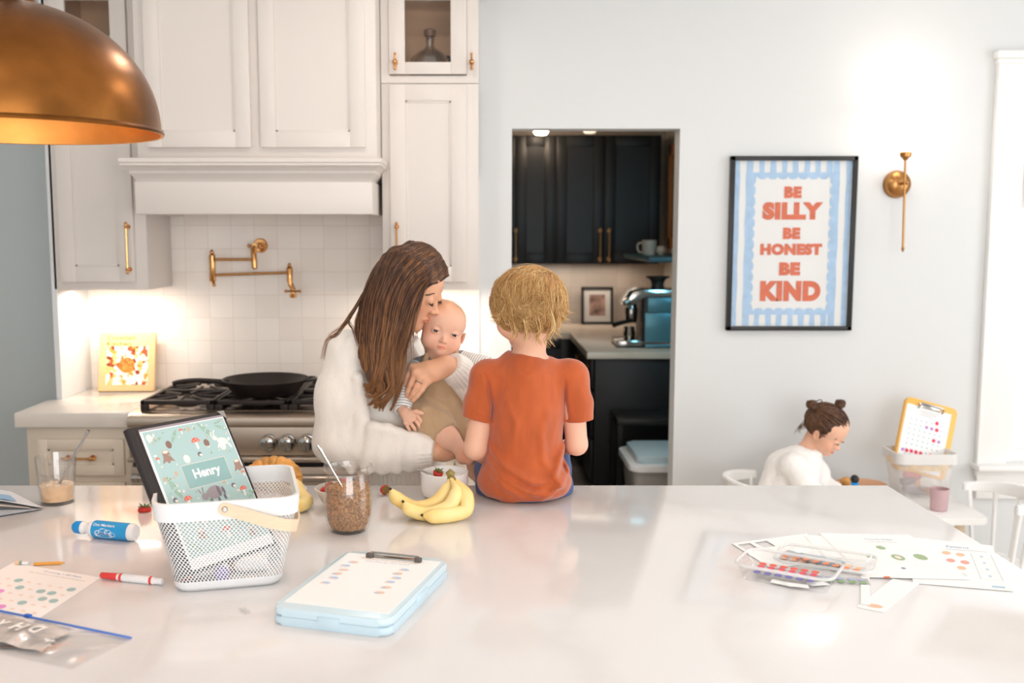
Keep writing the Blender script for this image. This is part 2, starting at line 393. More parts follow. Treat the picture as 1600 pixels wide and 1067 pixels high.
# dark base cabinets: back run and right run
t = thing('base_cabinet', 'near-black base cabinet run along the storage room back wall', 'cabinet', (0.1, 7.5, 0), world=True)
MB().box(-1.1, 0.69, 7.14, 7.868, 0.08, 0.88, bev=.004).box(-1.1, .69, 7.2, 7.868, 0, .08).build('body', M_dark, t)
for k in range(3): panel_door(MB(), -.45+.37*k, -.1+.37*k, .1, .87, 7.14, rail=.06).build('door', M_dark, t)
t = thing('base_cabinet', 'near-black base cabinet with plain end panel facing the doorway', 'cabinet', (1.05, 6.7, 0), world=True)
MB().box(0.70, 1.448, 6.02, 7.86, 0.08, 0.88, bev=.004).box(.75, 1.448, 6.05, 7.86, 0, .08).build('body', M_dark, t)
MB().box(0.70, 1.448, 6.00, 6.02, 0.0, 0.88, bev=.002).build('end_panel', M_dark, t)
for y0, y1 in ((6.06, 6.5), (6.52, 7.0)):
    for z0, z1 in ((.68, .87), (.38, .66), (.1, .36)):
        d = MB().box(.682, .70, y0, y1, z0, z1, bev=.002).build('drawer', M_dark, t)
        h = MB(); h.tube([(.655, (y0+y1)/2-.07, (z0+z1)/2+.02), (.655, (y0+y1)/2+.07, (z0+z1)/2+.02)], .007, 8)
        for s_ in (-.05, .05): h.tube([(.682, (y0+y1)/2+s_, (z0+z1)/2+.02), (.655, (y0+y1)/2+s_, (z0+z1)/2+.02)], .006, 8)
        h.build('handle', M_brass, d)
M_wt = quartz('storage_worktop', '#EBD9C6', '#DCC7B0', 0.3)
b = MB(); b.prism([(-1.1, 7.10), (0.648, 7.10), (0.648, 5.97), (1.449, 5.97), (1.449, 7.869), (-1.1, 7.869)], 0.88, 0.92, bev=.003)
tag(b.build('worktop', M_wt), 'beige stone worktop on the dark cabinets beyond the doorway', 'worktop')
# picture frame on the worktop
t = thing('picture_frame', 'small black picture frame with white mat standing on the beige worktop', 'picture frame', (0.92, 7.78, 0.92), (math.radians(-8), 0, 0))
b = MB(); w_, h_ = .125, .295
b.box(-w_, -w_+.02, -.01, .01, 0, h_, bev=.002).box(w_-.02, w_, -.01, .01, 0, h_, bev=.002).box(-w_, w_, -.01, .01, 0, .02, bev=.002).box(-w_, w_, -.01, .01, h_-.02, h_, bev=.002)
b.build('frame', M_black, t)
MB().box(-w_+.015, w_-.015, .0, .006, .015, h_-.015).build('mat_board', mat('mat_board', '#DDD8D2', .8), t)
m_ph = mat('family_photograph', '#A78578', .5, var=.9, vscale=14)
MB().box(-.062, .062, -.002, .001, .07, .235).build('photograph', m_ph, t)
# espresso machine
t = thing('espresso_machine', 'chrome espresso machine with teal-lit side standing on the beige worktop', 'coffee machine', (1.12, 6.33, 0.92), world=True)
M_teal_lit = mat('espresso_panel_teal_lit', '#5E94A3', .3, .35)  # teal light falling on the side is painted into the panel colour
b = MB(); b.box(1.02, 1.36, 6.20, 6.50, .955, 1.245, bev=.012); b.build('body', M_black, t)
MB().box(1.045, 1.36, 6.185, 6.20, 1.145, 1.235, bev=.004).box(1.03, 1.36, 6.19, 6.20, .955, 1.14, bev=.004).box(1.03, 1.36, 6.17, 6.2, .925, .945, bev=.004).build('side_panel', M_teal_lit, t)
b = MB(); b.prism([(.90, 1.19), (.95, 1.265), (1.0, 1.285), (1.36, 1.285), (1.36, 1.245), (1.03, 1.245), (.97, 1.20), (.93, 1.17)], -6.48, -6.2, bev=.005)
for v in b.bm.verts: v.co = Vector((v.co.x, -v.co.z, v.co.y))
b.build('top_housing', M_chrome, t)
b = MB(); b.box(.86, 1.03, 6.21, 6.48, .925, .965, bev=.01); b.build('drip_tray', M_chrome, t)
MB().box(.862, 1.03, 6.2, 6.49, .921, .927, bev=.002).build('base', M_black, t)
b = MB().at((.965, 6.34, 1.10)).lathe([(0, -.03), (.035, -.03), (.04, .0), (.042, .05), (.03, .09), (0, .09)], 20); b.build('group_head', M_chrome, t)
b = MB(); b.tube([(.965, 6.3, 1.085), (.88, 6.26, 1.07), (.84, 6.24, 1.06)], [.012, .014, .017], 10); b.build('portafilter', M_black, t)
b = MB().at((.955, 6.34, .966)).lathe([(0, 0), (.035, 0), (.04, .03), (.034, .06), (.036, .075), (.033, .075), (.03, .06), (.036, .03), (.03, .004), (0, .004)], 20); b.build('steel_pitcher', M_chrome, t)
b = MB().at((1.13, 6.34, 1.285)).lathe([(0, 0), (.045, 0), (.040, .03), (.045, .05), (.06, .065), (.0, .07)], 20); b.build('bean_hopper', mat('smoked_plastic', '#3B3838', .15, trans=.3), t)
b = MB().at((1.13, 6.34, 1.353)).lathe([(0, 0), (.075, 0), (.075, .010), (0, .012)], 24); b.build('hopper_lid', M_black, t)
MB().tube([(.93, 6.2, 1.22), (.9, 6.19, 1.20)], .022, 16).build('dial', M_chrome, t)
# wall shelf with mugs, book and framed art
sh = tag(MB().box(1.05, 1.448, 6.20, 7.3, 1.455, 1.487, bev=.003).build('wall_shelf', mat('shelf_blue_lit', '#3B6472', .4)), 'blue-lit wall shelf beside the dark upper cabinets', 'shelf')  # blue light on the shelf is put into its base colour
M_mug = mat('stoneware_speckle', '#D6C9BB', .45, var=.25, vscale=200)
def mug(name, label, loc, r, h, ang, m, group=None, open_=True):
    t = thing(name, label, 'mug', loc, (0, 0, ang), group)
    MB().lathe([(0, 0), (r*.8, 0), (r*.9, .004), (r, h*.4), (r, h), (r*.92, h), (r*.9, h*.3), (0, .01)], 28).build('body', m, t)
    MB().tube(bez([(r*.95, 0, h*.82), (r*1.5, 0, h*.78), (r*1.65, 0, h*.5), (r*1.4, 0, h*.22), (r*.93, 0, h*.2)], 16), r*.12, 8).build('handle', m, t)
    return t
mug('mug', 'beige stoneware mug with handle near the edge of the blue-lit shelf', (1.135, 6.7, 1.4875), .048, .10, PI*.95, M_mug)
t = tag(MB().at((1.20, 6.62, 1.4875)).lathe([(0, 0), (.02, 0), (.035, .025), (.03, .05), (.018, .062), (.016, .058), (.03, .03), (0, .004)], 20).build('bud_vase', M_mug), 'small round pale pot beside the stoneware mug on the blue-lit shelf', 'vase')
t = thing('book', 'blue book standing upright on the shelf beyond the doorway', 'book', (1.30, 6.32, 1.4875), (math.radians(-6), math.radians(9), 0))
MB().box(-.085, .085, -.012, .012, 0, .20, bev=.002).build('cover', mat('book_cover_blue', '#8FB6CC', .4, var=.35, vscale=9), t)
MB().box(-.08, .08, -.009, .009, .005, .203).build('pages', M_white, t)
t = thing('picture_frame', 'large wood-framed painting hanging above the blue-lit shelf', 'picture frame', (1.43, 7.0, 1.52), world=True)
M_oak = mat('warm_oak', '#B5783F', .5, var=.25, vscale=20, stretch=(1, 1, .1))
b = MB()
for q in ((6.3, 6.36, 1.52, 2.28), (7.42, 7.50, 1.52, 2.28), (6.3, 7.5, 1.52, 1.60), (6.3, 7.5, 2.2, 2.28)): b.box(1.405, 1.449, q[0], q[1], q[2], q[3], bev=.003)
b.build('frame', M_oak, t)
MB().box(1.425, 1.445, 6.35, 7.43, 1.59, 2.21).build('painting', mat('dark_painting', '#4A2A33', .5, var=.9, vscale=5), t)
# step stool and storage bin
t = thing('step_stool', 'black metal step stool against the dark end panel', 'stool', (1.17, 5.72, 0), world=True)
MB().box(.78, 1.43, 5.58, 5.90, .545, .585, bev=.008).build('seat', M_black, t)
for x in (.80, 1.41):
    for y in (5.60, 5.88): MB().box(x-.014, x+.014, y-.014, y+.014, 0.001, .546).build('leg', M_black, t)
t = thing('storage_bin', 'pale grey storage bin with pale blue snap lid below the black stool', 'storage box', (1.09, 5.27, 0), world=True)
M_bin = mat('translucent_bin', '#B9B4AE', .35, alpha=.75)
b = MB().at((1.07, 5.27, 0)); P0 = rrect(-.24, .24, -.19, .19, .05); P1 = rrect(-.275, .275, -.22, .22, .05)
A = [b.v((x, y, .001)) for x, y in P0]; B = [b.v((x, y, .42)) for x, y in P1]; n = len(A)
for i in range(n): b.face([A[i], A[(i+1) % n], B[(i+1) % n], B[i]])
b.face(A); b.build('body', M_bin, t)
MB().at((1.07, 5.27, 0)).prism(rrect(-.295, .295, -.24, .24, .05), .41, .445, bev=.008).build('rim', M_white, t)
MB().at((1.07, 5.27, 0)).prism(rrect(-.255, .255, -.20, .20, .04), .445, .485, bev=.012).build('lid', mat('lid_pale_blue', '#C3D6DD', .4), t)
tag(MB().at((1.12, 5.27, 0)).prism(rrect(-.13, .13, -.13, .13, .03), .02, .37, bev=.01).build('food_packet', mat('brown_packet', '#9C6B45', .5, var=.4)), 'brown packet seen through the grey storage bin', 'packet')
# ================================================================ kitchen wall
M_cavity = mat('cabinet_interior', '#D0A985', .6)
def tall_cabinet(x0, x1, hx, knob_left, label, loc):
    t = thing('wall_cabinet', label, 'cabinet', loc, world=True)
    b = MB(); zc = 2.275; y0 = 4.27
    # carcass: closed lower box, hollow upper box with the glass door
    b.box(x0, x1, y0, WY-.014, 1.398, zc-.012, bev=.002)
    b.box(x0, x0+.03, y0, WY-.002, zc, 2.80); b.box(x1-.03, x1, y0, WY-.002, zc, 2.80)
    b.box(x0, x1, y0, WY-.002, 2.68, 2.80)
    b.mat(1).box(x0+.03, x1-.03, WY-.03, WY-.002, zc, 2.69); b.box(x0+.031, x0+.04, y0+.02, WY-.03, zc+.02, 2.68); b.box(x1-.04, x1-.031, y0+.02, WY-.03, zc+.02, 2.68)
    b.mat(0).box(x0, x1, y0-.001, y0+.02, zc-.01, 2.296)
    b.box(x1-.0495, x1-.0005, y0+.0005, y0+.02, zc, 2.80); b.box(x0+.0005, x0+.0355, y0+.0005, y0+.02, zc, 2.80)
    b.build('body', [M_cab, M_cavity], t)
    a, c = x0+.036, x1-.05
    d = panel_door(MB(), a, c, 1.433, 2.257, y0, rail=.066).build('door', M_cab, t)
    bar_handle(d, (hx, y0-.02, 1.487), (hx, y0-.02, 1.667), .0055)
    d = MB(); s_ = .066
    d.box(a, a+s_, y0-.02, y0-.002, 2.30, 2.66, bev=.0015).box(c-s_, c, y0-.02, y0-.002, 2.30, 2.66, bev=.0015).box(a+s_-.0005, c-s_+.0005, y0-.0195, y0-.002, 2.30, 2.349, bev=.0015).box(a+s_-.0005, c-s_+.0005, y0-.0195, y0-.002, 2.60, 2.66, bev=.0015)
    d = d.build('glass_door', M_cab, t)
    MB().box(a+s_-.004, c-s_+.004, y0-.012, y0-.009, 2.345, 2.605).build('pane', M_thin, d)
    for ki, kx in enumerate(knob_left):
        k = MB()
        k.tube([(kx, y0-.02, 2.345), (kx, y0-.045, 2.345)], [.011, .006], 10); k.ball((kx, y0-.05, 2.345), .011); k.tube([(kx, y0-.045, 2.32), (kx, y0-.045, 2.375)], [.006, .004], 8)
        k.ball((kx, y0-.045, 2.378), .006); k.ball((kx, y0-.045, 2.318), .007)
        k.build('hinge_finial' if ki else 'latch', M_brass, d)
    return t
tall_cabinet(-1.826, -1.422, -1.492, (-1.492,), 'tall cream wall cabinet with glass top door left of the hood', (-1.62, 4.4, 1.398))
tall_cabinet(-.415, -.006, -.352, (-.352, -.035), 'tall cream wall cabinet with glass top door right of the hood', (-.21, 4.4, 1.398))
# vase and decanter inside
t = tag(MB().at((-1.535, 4.42, 2.298)).lathe([(0, 0), (.05, 0), (.08, .04), (.095, .11), (.088, .16), (.055, .195), (.047, .21), (.047, .255), (.056, .27), (.050, .27), (.042, .25), (.04, .2), (0, .19)], 32)
    .build('ceramic_vase', mat('ribbed_white_ceramic', '#E4E0DA', .5, bump=.8, bscale=70, stretch=(.05, .05, 1), bdist=.004)), 'white ribbed ceramic vase behind the glass door left of the hood', 'vase')
t = thing('decanter', 'round glass bottle with brown stopper behind the glass door right of the hood', 'bottle', (-.215, 4.39, 2.298))
MB().lathe([(0, 0), (.075, 0), (.088, .01), (.09, .05), (.082, .085), (.05, .115), (.022, .128), (.018, .14), (.018, .165), (.022, .17), (.015, .17), (.014, .14), (.05, .105), (.08, .06), (.082, .012), (0, .01)], 32).build('glass', thin_glass('decanter_glass', .16, (.97, .95, .93)), t)
MB().lathe([(0, .014), (.078, .014), (.081, .055), (0, .055)], 32).build('liquor', mat('brown_liquor', '#8A5A3A', .1, alpha=.55), t)
MB().lathe([(0, .168), (.014, .168), (.014, .178), (.024, .18), (.026, .205), (.02, .21), (0, .21)], 24).build('stopper', mat('walnut_stopper', '#6B4A38', .4), t)
MB().tube(bez([(.07, .03, .1), (.09, .03, .095), (.10, .02, .085), (.085, .01, .082)], 10), .007, 8).build('handle', M_black, t)
t = tag(MB().at((-.115, 4.52, 2.298)).lathe([(0, 0), (.035, 0), (.04, .09), (.036, .092), (.032, .004), (0, .004)], 24).build('tumbler', mat('frosted_tumbler', '#CDBFAF', .3, alpha=.6)), 'pale tumbler behind the round glass bottle', 'glass')
# hood
t = thing('range_hood', 'cream panelled range hood cabinet with moulded mantel shelf', 'range hood', (-.91, 4.3, 1.716), world=True)
HX0, HX1 = -1.389, -.418
MB().box(HX0, HX1, 4.10, WY-.014, 1.93, 2.80, bev=.002).build('body', M_cab, t)
for x0, x1 in ((-1.345, -.925), (-.885, -.462)):
    panel_door(MB(), x0, x1, 1.985, 2.78, 4.10, rail=.062).build('door', M_cab, t)
def moulding(prof, x0, x1, yback, name, parent, m):
    """profile (projection, z) swept along the front with mitred returns"""
    b = MB(); A = []
    for pr, z in prof: A.append([b.v((x0-pr, yback, z)), b.v((x0-pr, 4.04-pr, z)), b.v((x1+pr, 4.04-pr, z)), b.v((x1+pr, yback, z))])
    for P, Q in zip(A[:-1], A[1:]):
        for i in range(3): b.face([P[i], P[i+1], Q[i+1], Q[i]])
    b.face(A[0]); b.face(A[-1]); return b.build(name, m, parent, angle=25)
cv = [(0.0, 1.838), (.004, 1.845), (.006, 1.853), (.012, 1.862), (.020, 1.872), (.026, 1.879), (.026, 1.886), (.030, 1.892), (.042, 1.902), (.052, 1.908), (.052, 1.916), (.056, 1.92), (.056, 1.936), (.03, 1.938)]
moulding(cv, -1.372, -.445, WY-.014, 'crown_shelf', t, M_cab)
b = MB(); b.box(-1.385, -.432, 4.036, 4.06, 1.716, 1.845, bev=.003); b.box(-1.385, -1.36, 4.06, WY-.014, 1.716, 1.845); b.box(-.457, -.432, 4.06, WY-.014, 1.716, 1.845)
b.build('apron', M_cab, t)
MB().box(-1.36, -.457, 4.06, WY-.014, 1.80, 1.83).build('underside', M_steel, t)

# pot filler
PY = 4.50
t = thing('pot_filler', 'polished brass folding pot filler tap on the tiled wall', 'tap', (-1.06, WY, 1.5), world=True)
def pp(x, y, d=PY): return Yp(310+x*180/1600, 370+y*110/978, d)
b = MB()
f0 = pp(860, 120, WY-.013); b.tube([f0, f0+Vector((0, -.012, 0))], [.034, .028], 24); b.tube([f0+Vector((0, -.01, 0)), f0+Vector((0, -.12, 0))], [.016, .013], 14)
b.build('wall_flange', M_brass, t)
b = MB(); c = pp(765, 200); e = pp(780, 430)
b.tube([c+Vector((0, 0, .012)), c, e, e-Vector((0, 0, .006))], [.008, .013, .013, .008], 14); b.ball(pp(765, 180), .014); b.tube([f0+Vector((0, -.12, 0)), pp(770, 250)], .010, 12)
b.build('valve_body', M_brass, t)
b = MB(); h = pp(760, 125); b.tube([h, c], .006, 8); b.tube([h+Vector((-.016, 0, 0)), h+Vector((.045, .0, .002))], .005, 8)
for q in ((-.018, 0), (.028, 0), (.05, 0)): b.ball(h+Vector((q[0], 0, 0)), .009)
b.build('cross_handle', M_brass, t)
MB().tube([pp(240, 315), pp(730, 315)], .0068, 12).build('upper_arm', M_brass, t)
b = MB(); b.tube([pp(190, 235), pp(190, 260), pp(195, 400), pp(200, 610), pp(210, 640)], [.009, .0145, .013, .0145, .008], 14); b.ball(pp(185, 215), .010); b.ball(pp(183, 190), .005); b.ball(pp(215, 665), .009)
b.build('swivel_joint', M_brass, t)
MB().tube([pp(240, 530), pp(1230, 498)], .0068, 12).build('lower_arm', M_brass, t)
b = MB(); b.tube([pp(1265, 410), pp(1265, 440), pp(1270, 640)], [.009, .0145, .012], 14); b.ball(pp(1262, 395), .009); b.ball(pp(1262, 375), .005)
b.tube(bez([pp(1270, 640), pp(1300, 700), pp(1320, 760), pp(1315, 830)], 12), .012, 12); b.tube([pp(1315, 790), pp(1315, 845)], [.017, .015], 14)
b.build('spout', M_brass, t)
b = MB(); c = pp(1310, 755, PY-.02); b.tube([c, c+Vector((0, .02, 0))], .011, 10)
for q in ((1, 0), (-1, 0), (0, 1)): v_ = Vector((q[0]*.031, 0, q[1]*.026)); b.tube([c, c+v_], .0045, 8); b.ball(c+v_, .0075)
b.build('spout_handle', M_brass, t)

# counters, base cabinets, range
b = MB().prism([(-1.872, 3.945), (-1.412, 3.945), (-1.412, WY-.013), (-1.812, WY-.013), (-1.812, 4.265), (-1.872, 4.265)], .862, .922, bev=.004)
tag(b.build('worktop', M_quartz2), 'pale quartz worktop left of the range', 'worktop')
b = MB().box(-.445, -.02, 3.945, WY-.013, .862, .922, bev=.004)
tag(b.build('worktop', M_quartz2), 'pale quartz worktop right of the range', 'worktop')
for x0, x1, lab in ((-1.84, -1.416, 'cream base cabinet with brass-handled drawers left of the range'), (-.44, -.03, 'cream base cabinet right of the range')):
    t = thing('base_cabinet', lab, 'cabinet', ((x0+x1)/2, 4.3, 0), world=True)
    MB().box(x0, x1, 3.975, WY-.014, .09, .861, bev=.003).box(x0+.02, x1, 4.04, WY-.014, 0.001, .09).build('body', M_base, t)
    for z0, z1 in ((.662, .812), (.40, .632), (.12, .37)):
        d = panel_door(MB(), x0+.046, x1-.028, z0, z1, 3.975, rail=.042, d=.016, deep=.006).build('drawer', M_base, d_ if False else t)
        xm = (x0+x1)/2+.01; bar_handle(d, (xm-.05, 3.959, (z0+z1)/2), (xm+.05, 3.959, (z0+z1)/2), .006)
RX0, RX1 = -1.410, -.448
t = thing('range_cooker', 'stainless steel range with black grates and round chrome knobs', 'cooker', ((RX0+RX1)/2, 4.3, 0), world=True)
b = MB(); b.box(RX0, RX1, 3.96, WY-.02, .10, .90, bev=.002).box(RX0+.01, RX1-.01, 4.02, WY-.03, 0.001, .10)
b.prism([(3.925, .868), (3.915, .876), (3.913, .89), (3.917, .906), (3.93, .917), (3.97, .922), (4.60, .922), (4.60, .868)], RX0, RX1, bev=.0)
nv = [v for v in b.bm.verts][-16:]
for v in nv: v.co = Vector((v.co.z, v.co.x, v.co.y))
b.build('body', M_steel, t)
MB().box(RX0, RX1, 3.928, 3.962, .752, .868, bev=.002).build('control_panel', M_steel, t)
b = MB(); b.box(RX0, RX1, 3.90, 3.96, .728, .750, bev=.006); b.build('ledge', M_steel, t)
MB().box(RX0+.005, RX1-.005, 3.955, 3.965, .70, .728).build('vent_slot', M_black, t)
d = MB().box(RX0+.004, RX1-.004, 3.925, 3.962, .14, .705, bev=.004).build('oven_door', M_steel, t)
MB().box(RX0+.16, RX1-.16, 3.921, 3.93, .25, .56, bev=.003).build('oven_window', mat('oven_glass', '#181514', .1), d)
b = MB(); b.tube([(RX0+.03, 3.865, .675), (RX1-.03, 3.865, .675)], .0145, 16)
for x in (RX0+.06, RX1-.06): b.tube([(x, 3.925, .675), (x, 3.865, .675)], .01, 12)
for x in (RX0+.045, RX1-.045): b.tube([(x-.012, 3.865, .675), (x+.012, 3.865, .675)], .0175, 16)
b.build('door_handle', M_chrome, d)
for i in range(8):
    kx = [-1.30, -1.22, -.845, -.77, -.693, -.617, -.54, -.48][i]
    k = MB(); k.M = Matrix.Translation((kx, 3.928, .808)) @ Matrix.Rotation(PI/2, 4, 'X')
    k.lathe([(.030, 0), (.033, .004), (.030, .010), (.022, .012), (.024, .02), (.032, .032), (.034, .042), (.030, .052), (.016, .058), (0, .059)], 28)
    k.box(-.005, .005, -.028, .028, .05, .066, bev=.003); k.build('knob', M_chrome, t)
M_enam = mat('hob_tray', '#5A4D44', .25, .8)
MB().box(RX0+.03, RX1-.03, 3.99, 4.56, .917, .926, bev=.003).build('hob_tray', M_enam, t)
gw = (RX1-RX0-.06)/3
for k in range(3):
    x0 = RX0+.03+gw*k+.002; x1 = x0+gw-.004; g = MB(); z0, z1 = .948, .966
    for q in ((x0, x1, 3.985, 4.003), (x0, x1, 4.26, 4.278), (x0, x1, 4.545, 4.563), (x0, x0+.016, 3.985, 4.563), (x1-.016, x1, 3.985, 4.563)): g.box(q[0], q[1], q[2], q[3], z0, z1, bev=.003)
    for q in ((x0, 3.985), (x1-.03, 3.985), (x0, 4.54), (x1-.03, 4.54), (x0, 4.26), (x1-.03, 4.26)): g.box(q[0], q[0]+.03, q[1], q[1]+.022, .926, z0+.002, bev=.002)
    xm = (x0+x1)/2
    for ym in (4.13, 4.41):
        for a in range(8):
            c_, s_ = math.cos(a*PI/4+PI/8*0), math.sin(a*PI/4)
            if a % 2: p1 = (xm+c_*.175, ym+s_*.16)
            else: p1 = (xm+c_*(gw/2-.012), ym+s_*.13)
            g.tube([(xm+c_*.045, ym+s_*.045, .962), (p1[0], p1[1], .957)], [.006, .0085], 6)
        g2 = MB().at((xm, ym, .925)).lathe([(.05, 0), (.05, .008), (.035, .012), (.035, .02), (0, .022)], 20); g2.build('burner', M_iron, t)
    g.build('grate', M_iron, t)
# skillet
sx, sy = -.905, 4.16
t = thing('skillet', 'large black cast iron skillet resting on the range grates', 'frying pan', (sx, sy, .967))
MB().lathe([(0, 0), (.125, 0), (.135, .006), (.168, .052), (.178, .060), (.181, .064), (.176, .066), (.163, .055), (.128, .010), (0, .008)], 56).build('pan', M_iron, t)
b = MB(); b.tube(bez([(-.165, -.02, .052), (-.20, -.025, .056), (-.28, -.04, .062), (-.345, -.052, .058), (-.375, -.058, .050)], 20), [.013]*3+[.009]*4+[.0085]*10+[.0115]*2+[.006]*2 if False else .0095, 10)
b.tube([(-.15, -.018, .045), (-.20, -.025, .055)], [.018, .010], 10); b.build('handle', M_iron, t)
b = MB(); b.tube(bez([(.165, -.035, .058), (.19, -.03, .062), (.208, -.008, .063), (.208, .015, .063), (.19, .035, .062), (.165, .04, .058)], 20), .008, 8); b.build('helper_handle', M_iron, t)
# cookbook
t = thing('cookbook', 'cream cookbook with a food photograph propped against the tiles', 'book', (-1.610, 4.485, .923), (math.radians(-14), 0, math.radians(2)))
M_cov = mat('cookbook_cover_cream', '#EBC68F', .4)
M_food = bpy.data.materials.new('cookbook_food_print'); M_food.use_nodes = True
def foodmat(m):
    N = m.node_tree.nodes; L = m.node_tree.links; b = N['Principled BSDF']; b.inputs['Roughness'].default_value = .35
    tc = N.new('ShaderNodeTexCoord'); v = N.new('ShaderNodeTexVoronoi'); v.inputs['Scale'].default_value = 62
    L.new(tc.outputs['Object'], v.inputs['Vector']); sp = N.new('ShaderNodeSeparateColor'); L.new(v.outputs['Color'], sp.inputs[0])
    cr = N.new('ShaderNodeValToRGB'); e = cr.color_ramp; e.interpolation = 'CONSTANT'
    e.elements[0].color = lin('#F4E9DA'); e.elements[1].position = .42; e.elements[1].color = lin('#E39A45')
    for p_, c_ in ((.58, '#F2C07A'), (.70, '#C8572B'), (.80, '#F7EFE6'), (.92, '#8E3B22')):
        q = e.elements.new(p_); q.color = lin(c_)
    L.new(sp.outputs[0], cr.inputs[0]); L.new(cr.outputs[0], b.inputs['Base Color'])
foodmat(M_food)
MB().box(-.125, .125, -.014, -.010, 0, .27, bev=.001).box(-.125, .125, .010, .014, 0, .27, bev=.001).box(-.127, -.121, -.014, .014, 0, .27, bev=.002).build('cover', M_cov, t)
MB().box(-.12, .12, -.010, .010, .003, .266).build('pages', M_white, t)
MB().box(-.092, .096, -.0148, -.0138, .028, .205).build('cover_photograph', M_food, t)
b = MB().at((0, -.0150, .118), (PI/2, 0, 0)); b.M = b.M @ Matrix.Identity(4)
b.disc((0, 0, .0003), .036, 28); b.build('bowl_of_food', mat('food_orange', '#D98B3D', .4, var=.6, vscale=90), t)
M_ct = mat('cookbook_title_ink', '#C98A4A', .5)
b = MB(); Mx = Matrix.Translation((-.03, -.0150, .245)) @ Matrix.Rotation(PI/2, 4, 'X')
add_text(b, 'Crowded', .03, Mx, 0, bold=.0006, fit=(.125, .021)); Mx = Matrix.Translation((-.038, -.0150, .217)) @ Matrix.Rotation(PI/2, 4, 'X')
add_text(b, 'Kitchen', .03, Mx, 0, bold=.0006, fit=(.11, .020)); b.build('title', M_ct, t)

# ================================================================ island
t = thing('kitchen_island', 'long kitchen island with pale veined quartz top', 'island', (-.5, 2.1, 0), world=True)
MB().prism([(-2.6, 1.22), (1.178, 1.22), (1.178, 2.812), (-2.6, 2.812)], .88, .92, bev=.004).build('worktop', M_quartz, t)
MB().box(-2.55, 1.12, 1.55, 2.52, .10, .88, bev=.003).box(-2.5, 1.05, 1.6, 2.45, .001, .10).build('body', M_base, t)

# ================================================================ pendant
t = thing('pendant_lamp', 'large aged copper dome pendant lamp above the island', 'pendant lamp', (-.968, 2.1, 1.86), world=True)
M_cop = mat('aged_copper', '#96602F', .33, 1.0, var=.5, vscale=6, bump=.12, bscale=26, bdist=.003)
M_copin = mat('brass_leaf_inside', '#DE9C56', .42, 1.0, var=.12, vscale=14)
R = .294; b = MB().at((-.968, 2.1, 1.858)); prof = []
for i in range(25):
    a = PI/2*i/24; prof.append((R*math.cos(a) if i < 24 else .02, .258*math.sin(a)**.96))
b.lathe([(R+.004, -.006), (R+.006, -.001), (R+.003, .004)]+prof, 96)
b.build('shade', M_cop, t)
b = MB().at((-.968, 2.1, 1.858)); b.lathe([(R+.004, -.006), (R-.002, -.005), (R-.003, .002)]+[((r-.004) if r > .03 else .02, z-.004) for r, z in prof[1:]], 96); b.build('inner_lining', M_copin, t)
b = MB().at((-.968, 2.1, 2.112)); b.lathe([(.055, -.004), (.055, .008), (.03, .016), (.024, .07), (.012, .08), (0, .08)], 24).build('cap', M_cop, t)
MB().tube([(-.968, 2.1, 2.18), (-.968, 2.1, 2.85)], .008, 12).build('stem', M_cop, t)
MB().at((-.968, 2.1, 1.99)).ball((0, 0, 0), .034, sz=1.25).build('bulb', mat('bulb_glow', '#FFFFFF', .4, emis='#FFD9A8', estr=45), t)
# recessed ceiling lights, assumed out of view; strengths set to balance the room light
for x, y, e, w_ in ((-1.5, 3.2, 60, 'above the range aisle'), (-.3, 3.25, 110, 'above the family'), (.7, 3.0, 90, 'above the far right corner of the island'), (-.6, .9, 8, 'over the near side of the island'), (.8, 1.2, 8, 'over the right end of the island'), (1.9, 2.6, 60, 'above the play corner'), (-1.8, 1.0, 30, 'over the left end of the island')):
    t = thing('assumed_recessed_light', 'assumed round recessed ceiling light '+w_, 'ceiling light', (x, y, 2.85), world=True)
    MB().at((x, y, 2.843)).lathe([(.065, .004), (.085, 0), (.085, .006), (.065, .006)], 28).build('trim_ring', M_white, t)
    MB().at((x, y, 2.846)).lathe([(0, 0), (.065, 0), (.065, .003), (0, .003)], 28).build('lens', mat('downlight_glow_%d' % e, '#FFFFFF', .4, emis='#FFF8F0', estr=e), t)
# ================================================================ framed poster
t = thing('framed_poster', 'black framed poster with orange lettering on blue scalloped stripes', 'poster', (1.432, WY, 1.19), world=True)
fx0, fx1, fz0, fz1 = 1.143, 1.722, 1.190, 1.988; b = MB(); fw = .020
for q in ((fx0, fx0+fw, fz0, fz1), (fx1-fw, fx1, fz0, fz1), (fx0, fx1, fz0, fz0+fw), (fx0, fx1, fz1-fw, fz1)): b.box(q[0], q[1], WY-.030, WY-.001, q[2], q[3], bev=.0015)
b.build('frame', M_black, t)
M_pp = mat('poster_paper', '#E4E3E1', .7); M_pb = mat('poster_blue_paint', '#A9C6E2', .7, var=.10, vscale=30); M_po = mat('poster_orange_paint', '#D5673F', .7, var=.12, vscale=40)
pw = fx1-fx0-2*fw; ph = fz1-fz0-2*fw
Mp = Matrix.Translation((fx0+fw, WY-.012, fz0+fw)) @ Matrix.Rotation(PI/2, 4, 'X')
b = MB(); b.M = Mp
b.poly([(0, 0, 0), (pw, 0, 0), (pw, ph, 0), (0, ph, 0)])
b.mat(1)
def bp(x0, x1, y0, y1, z=.0006, jit=.002):
    n = 8; L_ = []; R_ = []
    for i in range(n+1):
        y = y0+(y1-y0)*i/n; L_.append((x0+jit*math.sin(y*31+x0*50), y, z)); R_.append((x1+jit*math.sin(y*27+x1*70+1), y, z))
    for i in range(n): b.poly([L_[i], R_[i], R_[i+1], L_[i+1]])
